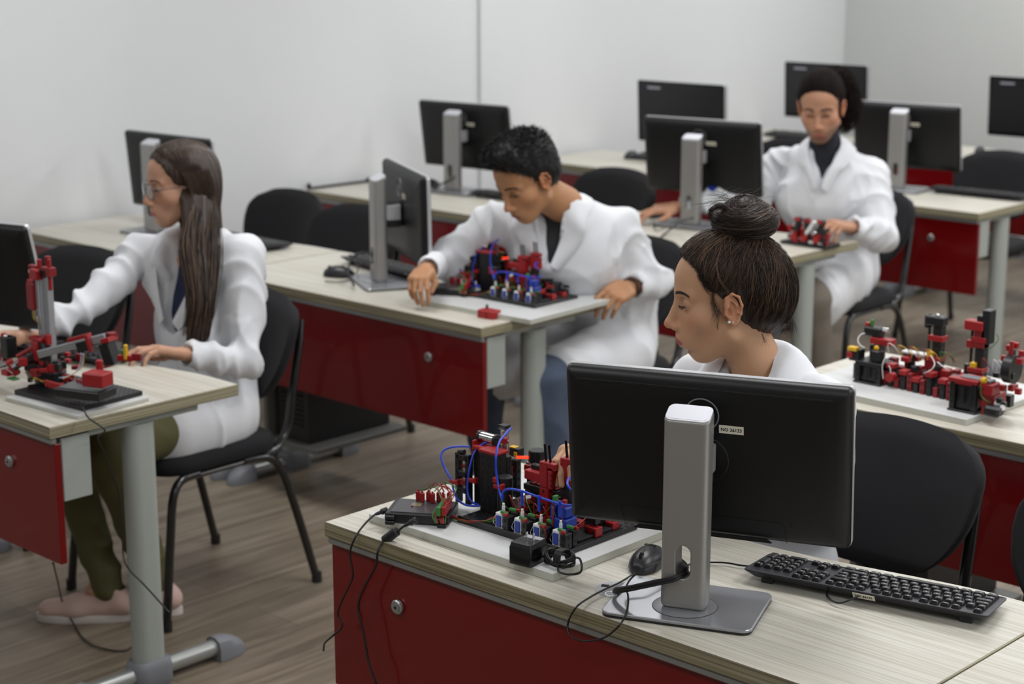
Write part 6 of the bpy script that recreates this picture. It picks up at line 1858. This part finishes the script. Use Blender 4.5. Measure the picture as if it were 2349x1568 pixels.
def mk(J, f_, pv, nb, belly_off=.5):
    J['f'] = f_; J['pelvis'] = np.array(pv, float); J['neck'] = np.array(nb, float)
    for k in list(J):
        if k not in ('lhand', 'rhand', 'f', 'ltoe', 'rtoe'): J[k] = np.array(J[k], float)
    return J

# ================= long-haired woman with glasses at the left
R1 = head_frame(62, 4, 1); O1 = atd(418, 426, 5.03)
fb1 = fwd(36); nb1 = O1 + np.array([0.004, .036, -.160])
J1 = dict(belly=(-4.075, 3.03, .74), chest=nb1 - fb1 * .03 + [0, 0, -.19], lsh=atd(560, 590, 5.03), rsh=atd(325, 585, 5.17), lel=(-3.86, 3.00, .705), rel=atd(190, 705, 5.0),
          lwr=atd(424, 812, 4.84), rwr=atd(60, 770, 4.85), lhip=(-3.985, 2.99, .545), rhip=(-4.165, 2.99, .545), lkn=(-3.93, 2.58, .525), rkn=(-4.20, 2.60, .53), lan=atz(360, 1338, .09), ran=(-4.035, 2.625, .095))
J1['lcuff'] = seg(J1['lel'], J1['lwr'], .90); J1['rcuff'] = seg(J1['rel'], J1['rwr'], .92); J1['ltoe'] = (-.14, -.12, -.03); J1['rtoe'] = (-.14, -.14, -.03)
J1 = mk(J1, fb1, (-4.08, 3.06, .55), nb1)
hf = atd(312, 792, 4.78) - J1['lwr']; hr1 = frame(hf, (-.1, .25, 1)); hr1[:, 0] = -hr1[:, 0] * -1
J1['lhand'] = hand_sdf(hr1, J1['lwr'], [curl(12, 22, 14), curl(16, 26, 16), curl(22, 30, 18), curl(28, 34, 20)], [(.046, .046, -.020), (.052, .078, -.028)], side=1, sc=.95, wrist_r=.025)
J1['rhand'] = hand_sdf(frame((-.8, -.6, -.05)), J1['rwr'], [curl(15, 20, 15)] * 4, [(.048, .046, -.016), (.056, .075, -.020)], side=-1, sc=.95)
f1 = person('woman with long straight brown hair, round glasses and white coat sitting at the left desk', (O1, R1), dict(eyes='open', ears=False, neck=((0, -.018, -.06), (.005, -.045, -.20)), nr=(.043, .048)), J1, skin=(196, 150, 124), lip=(182, 98, 98), eye=(50, 34, 28), hs=.985)
face_details(f1, (70, 50, 40), thick=.0013)
# dark fingernails
m = MB()
fr = hr1
for i, (a, b_) in enumerate(((.032, .160), (.010, .172), (-.013, .160), (-.034, .130))):
    P = J1['lwr'] + fr @ (np.array([a, b_, -.030 - .012 * i]) * .95); m.sphere(P - f1.base, (.0055, .0055, .0045), mat('dark_nail_polish', (52, 22, 32), .25), n=8)
# (nails are placed on the finger tips below)
def tips(R, o, curls, spread=.10, side=1, sc=1.0):
    base = [(.028, .086, 0), (.0095, .091, .001), (-.009, .088, .0), (-.026, .079, -.002)]; lens = [(.041, .025, .021), (.045, .029, .022), (.042, .027, .021), (.033, .020, .019)]; out = []
    for i in range(4):
        a = spread * (1.5 - i); p = np.array(base[i], float); ang = 0
        for j in range(3):
            ang += curls[i][j]; d = np.array([math.sin(a) * math.cos(ang), math.cos(a) * math.cos(ang), -math.sin(ang)]); p = p + d * lens[i][j]
        n_ = np.array([0, math.sin(ang), math.cos(ang)]); q = (p + n_ * .0062 - d * .001) * sc; q[0] *= side; dd = R @ (d * [side, 1, 1]); out.append((np.array(o) + R @ q, dd, R @ n_))
    return out
m = MB()
for P, d, n_ in tips(hr1, J1['lwr'], [curl(12, 22, 14), curl(16, 26, 16), curl(22, 30, 18), curl(28, 34, 20)], sc=.95): m.sphere(P - f1.base, (.0050, .0068, .0016), mat('dark_nail_polish', (52, 22, 32), .25), n=10, R=frame(d, n_))
m.build('nail_polish', f1.o, angle=180)
M_H1 = mat('long_brown_hair', (54, 40, 32), .38, var=.2, vscale=40, spec=.45); M_H1L = mat('light_brown_tips', (112, 86, 62), .4)
def ring_surface(rows, m, mt, f, grooves=70, amp=.0012):
    """closed loops (each Nx3 in head space) lofted into a lock of hair"""
    n = len(rows[0]); th = np.arange(n) / n * 2 * PI; out = []
    for k, r in enumerate(rows):
        r = np.array(r); c = r.mean(0); d = r - c; L = np.linalg.norm(d, axis=1)[:, None] + 1e-9
        out.append(r + d / L * (np.sin(th * grooves / 3 + k * .12) + np.sin(th * grooves / 7 + 1) * 1.2)[:, None] * amp)
    m.loft([hw(f, r) for r in out], mt)
# scalp shell
s = SDF(); s.ell((0, -.010, .045), (.080, .103, .086)); s.ell((0, .020, .047), (.071, .078, .069), k=.02); s.ell((0, -.046, .0), (.074, .066, .077), k=.03)
s.cone((0, -.055, -.03), (0, -.062, -.13), .076, .062, k=.03, up=(0, 1, 0), sc=(1.05, .62))
s.i(P_half((0, 1, -.50), .030), .006); s.c(P_box((0, .10, -.09), (.12, .088, .10), .01), .012)
V, F = s.mesh(.003); V = relax(V, F, 1); az = np.arctan2(V[:, 0], V[:, 1] + .02); N = vnorm(V, F); V = V + N * (np.sin(az * 46) * .0008 + np.sin(az * 19 + 1) * .0012)[:, None]
h1 = MB().add(hw(f1, V), F.tolist(), M_H1).build('hair', f1.o, angle=180)
# flowing strands, fall over the left shoulder to the waist
Rb1 = R1; W1 = lambda P: (P - O1) @ R1 / f1.hs        # world -> head local
end = [W1(atd(*q)) for q in ((440, 800, 4.90), (452, 792, 4.93), (466, 770, 4.96))]
mid1 = [W1(atd(*q)) for q in ((428, 560, 4.92), (458, 580, 4.95), (490, 560, 4.98))]
mid2 = [W1(atd(*q)) for q in ((446, 680, 4.88), (462, 690, 4.91), (482, 670, 4.94))]
n, K = 2700, 22; P = np.zeros((n, K, 3)); 
for i in range(n):
    u = rng.random(); az = rng.uniform(-.35, 1) if u < .7 else rng.uniform(-1, 1)
    xr = -.004 + rng.normal(0, .006); y0 = rng.uniform(-.08, .062); side = -1 if rng.random() < .86 else 1
    top = np.array([xr, y0, .135 - .9 * (y0 + .01) ** 2 * 6])
    tmp = np.array([side * .086, y0 * .62 - .010, .055]); ear = np.array([side * (.086), y0 * .50 - .028, -.03])
    w = rng.random()
    if side < 0 or rng.random() < .5:
        a = min(max((y0 + .08) / .142, 0), 1); k1 = (1 - a) * 2; i0 = int(min(k1, 1)); fr_ = k1 - i0
        p1 = mid1[i0] * (1 - fr_) + mid1[i0 + 1] * fr_; p2 = mid2[i0] * (1 - fr_) + mid2[i0 + 1] * fr_; p3 = end[i0] * (1 - fr_) + end[i0 + 1] * fr_
        jx = rng.normal(0, .010, 3); ctrl = [top, tmp, ear, p1 + jx, p2 + jx * .9, p3 + jx * .8 + [0, 0, rng.uniform(-.0, .06)]]
    else:
        ctrl = [top, tmp, ear, ear + [0, -.01, -.07], ear + [-.01, -.015, -.12], ear + [-.02, -.02, -.16]]
    ctrl = np.array(ctrl); m_ = len(ctrl)
    for k, t in enumerate(np.linspace(0, m_ - 1.0001, K)):
        q = int(t); fq = t - q; a0, a1, a2, a3 = ctrl[max(q - 1, 0)], ctrl[q], ctrl[q + 1], ctrl[min(q + 2, m_ - 1)]
        P[i, k] = .5 * (2 * a1 + (a2 - a0) * fq + (2 * a0 - 5 * a1 + 4 * a2 - a3) * fq * fq + (3 * a1 - a0 - 3 * a2 + a3) * fq ** 3)
flat = P.reshape(-1, 3); d = s.eval(flat); Pp, g = project(s, flat, 0.001, 2); inside = (d < .001)[:, None]; flat = np.where(inside, Pp + g * rng.uniform(0, .003, (len(flat), 1)), flat)
near = np.clip(1 - d / .02, 0, 1)[:, None] * (flat[:, 2:3] > -.05); flat = flat * (1 - near * .8) + (Pp + g * .0015) * near * .8
P = flat.reshape(n, K, 3)
m = MB(); strands(m, hw(f1, P[:2250]), .0013, M_H1, taper=False); strands(m, hw(f1, P[2250:]), .0011, M_H1L, taper=False); m.build('hair_strands', h1, angle=180)
# solid core of the long fall
rows = []
for k, t in enumerate(np.linspace(0, 1, 16)):
    if t < .4: c = (1 - t / .4) * np.array([-.052, -.030, .0]) + t / .4 * mid1[1]
    elif t < .7: c = mid1[1] * (1 - (t - .4) / .3) + mid2[1] * ((t - .4) / .3)
    else: c = mid2[1] * (1 - (t - .7) / .3) + end[1] * ((t - .7) / .3)
    a = .056 - .033 * t; b_ = .024 - .011 * t
    rows.append([c + np.array([b_ * math.sin(q), a * math.cos(q), 0]) for q in np.linspace(0, 2 * PI, 31)[:-1]])
m = MB(); ring_surface(rows, m, M_H1, f1); m.build('hair_fall', h1, angle=180)
# glasses
M_FR = mat('glasses_frame', (70, 72, 84), .25, .5); M_LENS = mat('lens_glass', (235, 238, 242), .02, trans=1.0)
m = MB()
for q in (-1, 1):
    C = np.array([q * .033, .106, .000]); Rg = rotm('Z', -q * 8)
    m.tube([C + Rg @ np.array([.0245 * math.cos(a), 0, .0225 * math.sin(a)]) for a in np.linspace(0, 2 * PI, 25)[:-1]], .0013, M_FR, n=6, sub=1, closed=True)
    m.tube([(q * .057, .102, .006), (q * .074, .085, .008), (q * .080, .03, .008), (q * .080, .0, .006), (q * .078, -.012, -.010)], .0013, M_FR, n=6)
m.tube([(-.010, .108, .004), (0, .113, .007), (.010, .108, .004)], .0013, M_FR, n=6)
m.v = [hw(f1, v) for v in m.v]; gl = m.build('eyeglasses', f1.o, angle=180)
m = MB()
for q in (-1, 1):
    C = np.array([q * .033, .106, .000]); Rg = rotm('Z', -q * 8); m.cyl(hw(f1, C + Rg @ np.array([0, .0003, 0])), hw(f1, C - Rg @ np.array([0, .0003, 0])), .0235, M_LENS, n=28)
m.build('lens', gl)
seated_coat(f1, J1, fb1, dict(waist=.125, chest=.122, sh=.054, v=.21, vf=-.015, vr=.045, vt=.075, vw=1.55, shirt=M_INNER, skirt=.42, drape=True, seed=4., lapel=1.0, pocket=None, cf=.038, el=.050, amp=.0085))
# olive trousers and pink sneakers
trousers(f1, J1, mat('olive_trousers', (88, 86, 52), .85, bump=.3, bscale=500), (.088, .062, .046))
M_SNK = mat('pink_sneaker_knit', (206, 176, 166), .8, bump=.4, bscale=300); M_SOLE = mat('white_rubber_sole', (214, 206, 202), .6)
shoe(f1, (J1['ran'][0] + .005, J1['ran'][1] + .01), (-.72, -.70), M_SNK, M_SOLE, mat('sneaker_lace', (190, 164, 160), .7)); shoe(f1, J1['lan'], (-.72, -.70), M_SNK, M_SOLE, MATS['sneaker_lace'])
m = MB().tube([J1['ran'] - f1.base + np.array([.030 * math.cos(a), .030 * math.sin(a), .005]) for a in np.linspace(0, 2 * PI, 15)[:-1]], .006, mat('purple_sock_edge', (120, 40, 96), .7), n=6, closed=True); m.build('sock', f1.o)

# ================= short-haired man bending over the board
R2 = head_frame(50, 30, 0); O2 = atd(1212, 408, 5.42)
fb2 = fwd(20); nb2 = atd(1276, 462, 5.54)
J2 = dict(belly=(-3.70, 4.38, .73), chest=nb2 - fb2 * .08 + [0, 0, -.18], lsh=atd(1420, 525, 5.66), rsh=atd(1135, 510, 5.66), lel=atd(1500, 648, 5.72), rel=atd(1018, 600, 5.70),
          lwr=atd(1440, 660, 5.62), rwr=atd(972, 622, 5.52), lhip=(-3.63, 4.38, .545), rhip=(-3.83, 4.36, .545), lkn=(-3.60, 3.98, .52), rkn=(-3.90, 3.97, .52), lan=(-3.59, 3.99, .10), ran=(-3.98, 4.12, .10))
J2['lcuff'] = seg(J2['lel'], J2['lwr'], .62); J2['rcuff'] = seg(J2['rel'], J2['rwr'], .70); J2['ltoe'] = (0, -.2, -.03); J2['rtoe'] = (0, -.2, -.03)
J2 = mk(J2, fb2, (-3.74, 4.46, .55), nb2)
h2l = frame(atd(1385, 690, 5.50) - J2['lwr'], (.55, -.45, .75)); h2r = frame(atd(950, 655, 5.38) - J2['rwr'], (.2, -.4, .8))
J2['lhand'] = hand_sdf(h2l, J2['lwr'], [curl(35, 45, 25), curl(42, 48, 25), curl(46, 48, 25), curl(48, 45, 25)], [(.046, .040, -.022), (.044, .070, -.036)], side=1, sc=1.04, wrist_r=.028)
J2['rhand'] = hand_sdf(h2r, J2['rwr'], [curl(40, 40, 25), curl(46, 45, 25), curl(52, 48, 25), curl(56, 45, 25)], [(.044, .044, -.028), (.034, .072, -.048)], side=-1, sc=.96, wrist_r=.028)
f2 = person('man with short black hair and white coat bending over the board with the pneumatic model', (O2, R2), dict(male=True, eyes='down', neck=((0, -.020, -.06), (.0, -.075, -.15)), nr=(.052, .056), jaw=.002), J2, skin=(178, 130, 94), lip=(140, 84, 74), hs=1.06)
face_details(f2, (30, 24, 22), thick=.0026)
M_H2 = mat('short_black_hair', (16, 15, 17), .45, var=.3, vscale=60, spec=.4)
s = SDF(); s.ell((0, -.010, .052), (.079, .102, .088)); s.ell((0, .030, .085), (.064, .066, .052), k=.03); s.ell((0, .045, .105), (.055, .050, .030), k=.03); s.ell((0, -.04, .0), (.070, .058, .066), k=.03)
s.i(P_half((0, 1, -.62), .0155), .004); s.i(P_half((0, .45, -1), .050), .006)
for q in (-1, 1): s.c(P_ell((q * .085, .006, -.014), (.022, .024, .034)), .005)
V, F = s.mesh(.003); V = relax(V, F, 1); N = vnorm(V, F); V = V + N * (vnoise(V, (120, 120, 90)) * .0022)[:, None]
h2 = MB().add(hw(f2, V), F.tolist(), M_H2).build('hair', f2.o, angle=180)
# hair tufts
V0 = V[rng.integers(0, len(V), 5200)]; V0 = V0[(V0[:, 2] > -.03)]; Pp, g = project(s, V0, 0., 2); n = len(Pp); K = 7; L = np.where(Pp[:, 2] > .085, rng.uniform(.010, .022, n), rng.uniform(.005, .010, n))
topm = np.clip((Pp[:, 2] - .05) / .06, 0, 1)[:, None]; dr = g * .55 + np.stack([rng.normal(0, .3, n), .55 + rng.normal(0, .35, n), .25 + rng.normal(0, .25, n)], 1) * topm + np.array([0, -.35, -.7]) * (1 - topm); dr /= np.linalg.norm(dr, axis=1)[:, None]
P = np.stack([Pp + dr * (L * t)[:, None] + g * (L * .3 * t * (1 - t))[:, None] for t in np.linspace(0, 1, K)], 1); m = MB(); strands(m, hw(f2, P), .0011, M_H2); m.build('hair_strands', h2, angle=180)
seated_coat(f2, J2, fb2, dict(waist=.140, chest=.145, sh=.062, el=.054, cf=.042, v=.18, vf=-.045, shirt=mat('dark_grey_tshirt', (44, 46, 48), .85, bump=.2), skirt=.78, drape=True, seed=8., amp=.0095, lapel=1.15))
trousers(f2, J2, mat('blue_jeans', (72, 84, 104), .85, bump=.3, var=.15), (.092, .072, .058))
M_BR = mat('black_beads', (20, 16, 16), .35)
d = _n(J2['lwr'] - J2['lel']); Rw = frame(d, (0, 0, 1)); m = MB(); th = np.linspace(0, 2 * PI, 21)[:-1]; C = J2['lwr'] - d * .010 - f2.base
for a in th: m.sphere(C + Rw @ np.array([.0325 * math.cos(a), 0, .027 * math.sin(a)]), .0048, M_BR, n=8)
m.build('bead_bracelet', f2.o); m = MB(); C = C - d * .016; m.tube([C + Rw @ np.array([.0325 * math.cos(a), 0, .027 * math.sin(a)]) for a in th], .0025, mat('brown_cord', (90, 50, 30), .7), n=6, closed=True, sub=2); m.build('cord_bracelet', f2.o)
shoe(f2, J2['lan'], (-.2, -1), mat('grey_shoe', (70, 70, 72), .7), M_SOLE); shoe(f2, J2['ran'], (-.2, -1), MATS['grey_shoe'], M_SOLE)

# ================= man with the ponytail at the back
R3 = head_frame(17, 17, 2); O3 = atd(1884, 246, 6.78)
fb3 = fwd(20); nb3 = O3 + np.array([-.005, .055, -.150])
J3 = dict(belly=(-3.86, 5.98, .74), chest=nb3 - fb3 * .04 + [0, 0, -.20], lsh=atd(1998, 408, 6.90), rsh=atd(1792, 378, 7.08), lel=atd(2022, 545, 6.80), rel=atd(1720, 455, 7.02),
          lwr=atd(1948, 520, 6.68), rwr=atd(1553, 474, 7.00), lhip=(-3.78, 5.93, .545), rhip=(-3.97, 5.93, .545), lkn=(-3.66, 5.52, .53), rkn=(-4.00, 5.55, .53), lan=(-3.68, 5.62, .10), ran=(-4.0, 5.6, .10))
J3['lcuff'] = seg(J3['lel'], J3['lwr'], .84); J3['rcuff'] = seg(J3['rel'], J3['rwr'], .88); J3['ltoe'] = (0, -.2, -.03); J3['rtoe'] = (0, -.2, -.03)
J3 = mk(J3, fb3, (-3.87, 6.04, .55), nb3)
h3l = frame(atd(1898, 512, 6.58) - J3['lwr'], (.2, -.2, 1)); h3r = frame(atd(1486, 482, 7.00) - J3['rwr'], (.1, -.1, 1))
J3['lhand'] = hand_sdf(h3l, J3['lwr'], [curl(30, 40, 20), curl(36, 44, 20), curl(42, 44, 20), curl(46, 40, 20)], [(.046, .042, -.024), (.046, .070, -.038)], side=1, sc=1.02, wrist_r=.027)
J3['rhand'] = hand_sdf(h3r, J3['rwr'], [curl(14, 28, 18), curl(12, 28, 18), curl(14, 30, 18), curl(22, 32, 18)], [(.048, .044, -.020), (.058, .072, -.026)], side=-1, sc=1.02, wrist_r=.027)
f3 = person('man with a dark curly ponytail, black collar and white coat working at the back', (O3, R3), dict(male=True, eyes='down', neck=((0, -.018, -.06), (0, -.050, -.17)), nr=(.052, .056), jaw=.002), J3, skin=(188, 140, 112), lip=(162, 92, 84), beard=(70, 48, 40), hs=1.07)
face_details(f3, (34, 26, 24), thick=.0026)
M_H3 = mat('curly_dark_hair', (30, 21, 18), .8, var=.35, vscale=50, spec=.2)
s = SDF(); s.ell((0, -.010, .048), (.079, .102, .086)); s.ell((0, -.04, .0), (.068, .058, .064), k=.03); s.i(P_half((0, 1, -.62), .018), .005); s.i(P_half((0, .45, -1), .050), .006)
for q in (-1, 1): s.c(P_ell((q * .085, .006, -.014), (.022, .022, .032)), .005)
V, F = s.mesh(.0035); V = relax(V, F, 1); N = vnorm(V, F); az = np.arctan2(V[:, 0], V[:, 2] - .03); V = V + N * (np.sin(az * 50 + V[:, 1] * 30) * .0010 + vnoise(V, (90, 90, 90)) * .0012)[:, None]
h3 = MB().add(hw(f3, V), F.tolist(), M_H3).build('hair', f3.o, angle=180)
sd3 = s; s = SDF(); s.ell((-.045, -.110, .045), (.052, .052, .055)); s.ell((-.060, -.120, -.035), (.054, .055, .085), k=.03); s.cone((0, -.09, .05), (-.045, -.10, .045), .03, .042, k=.02); s.ell((-.03, -.13, .0), (.055, .05, .08), k=.03)
V, F = s.mesh(.005); V = relax(V, F, 1); N = vnorm(V, F); V = V + N * (vnoise(V, (85, 85, 85)) * .008)[:, None]
sc3 = cap_strands(sd3, 900, lambda: ((rng.uniform(-.08, .08), .018 + .62 * (zz := rng.uniform(.0, .12)) + .004, zz) if rng.random() < .6 else (rng.choice((-.08, .08)), rng.uniform(-.06, .0), rng.uniform(-.03, .05))), (-.005, -.105, .05), off=.001)
m = MB(); strands(m, hw(f3, sc3), .0011, M_H3); m.build('hair_strands', h3, angle=180)
pt = MB().add(hw(f3, V), F.tolist(), M_H3).build('ponytail', h3, angle=180)
V0 = V[rng.integers(0, len(V), 2600)]; n = len(V0); Pp, g = project(s, V0, 0., 1); K = 12; ph = rng.uniform(0, 6, n); P = []
for t in np.linspace(0, 1, K): P.append(Pp + g * (.002 + .018 * t) + np.stack([np.cos(ph + t * 9), np.sin(ph + t * 9), np.sin(ph * 2 + t * 7)], 1) * .006 + np.array([0, 0, -.012]) * t)
m = MB(); strands(m, hw(f3, np.stack(P, 1)), .0009, M_H3); m.build('hair_strands', pt, angle=180)
seated_coat(f3, J3, fb3, dict(waist=.145, chest=.150, sh=.064, el=.058, cf=.044, v=.14, vf=-.005, vr=.012, vw=.8, shirt=mat('black_polo_neck', (30, 32, 40), .85), skirt=.80, drape=True, seed=12., amp=.0095, lapel=.85, turtle=.62))
trousers(f3, J3, mat('taupe_trousers', (112, 104, 94), .85, bump=.3), (.100, .082, .064))
shoe(f3, J3['lan'], (-.2, -1), MATS['grey_shoe'], M_SOLE); shoe(f3, J3['ran'], (-.2, -1), MATS['grey_shoe'], M_SOLE)
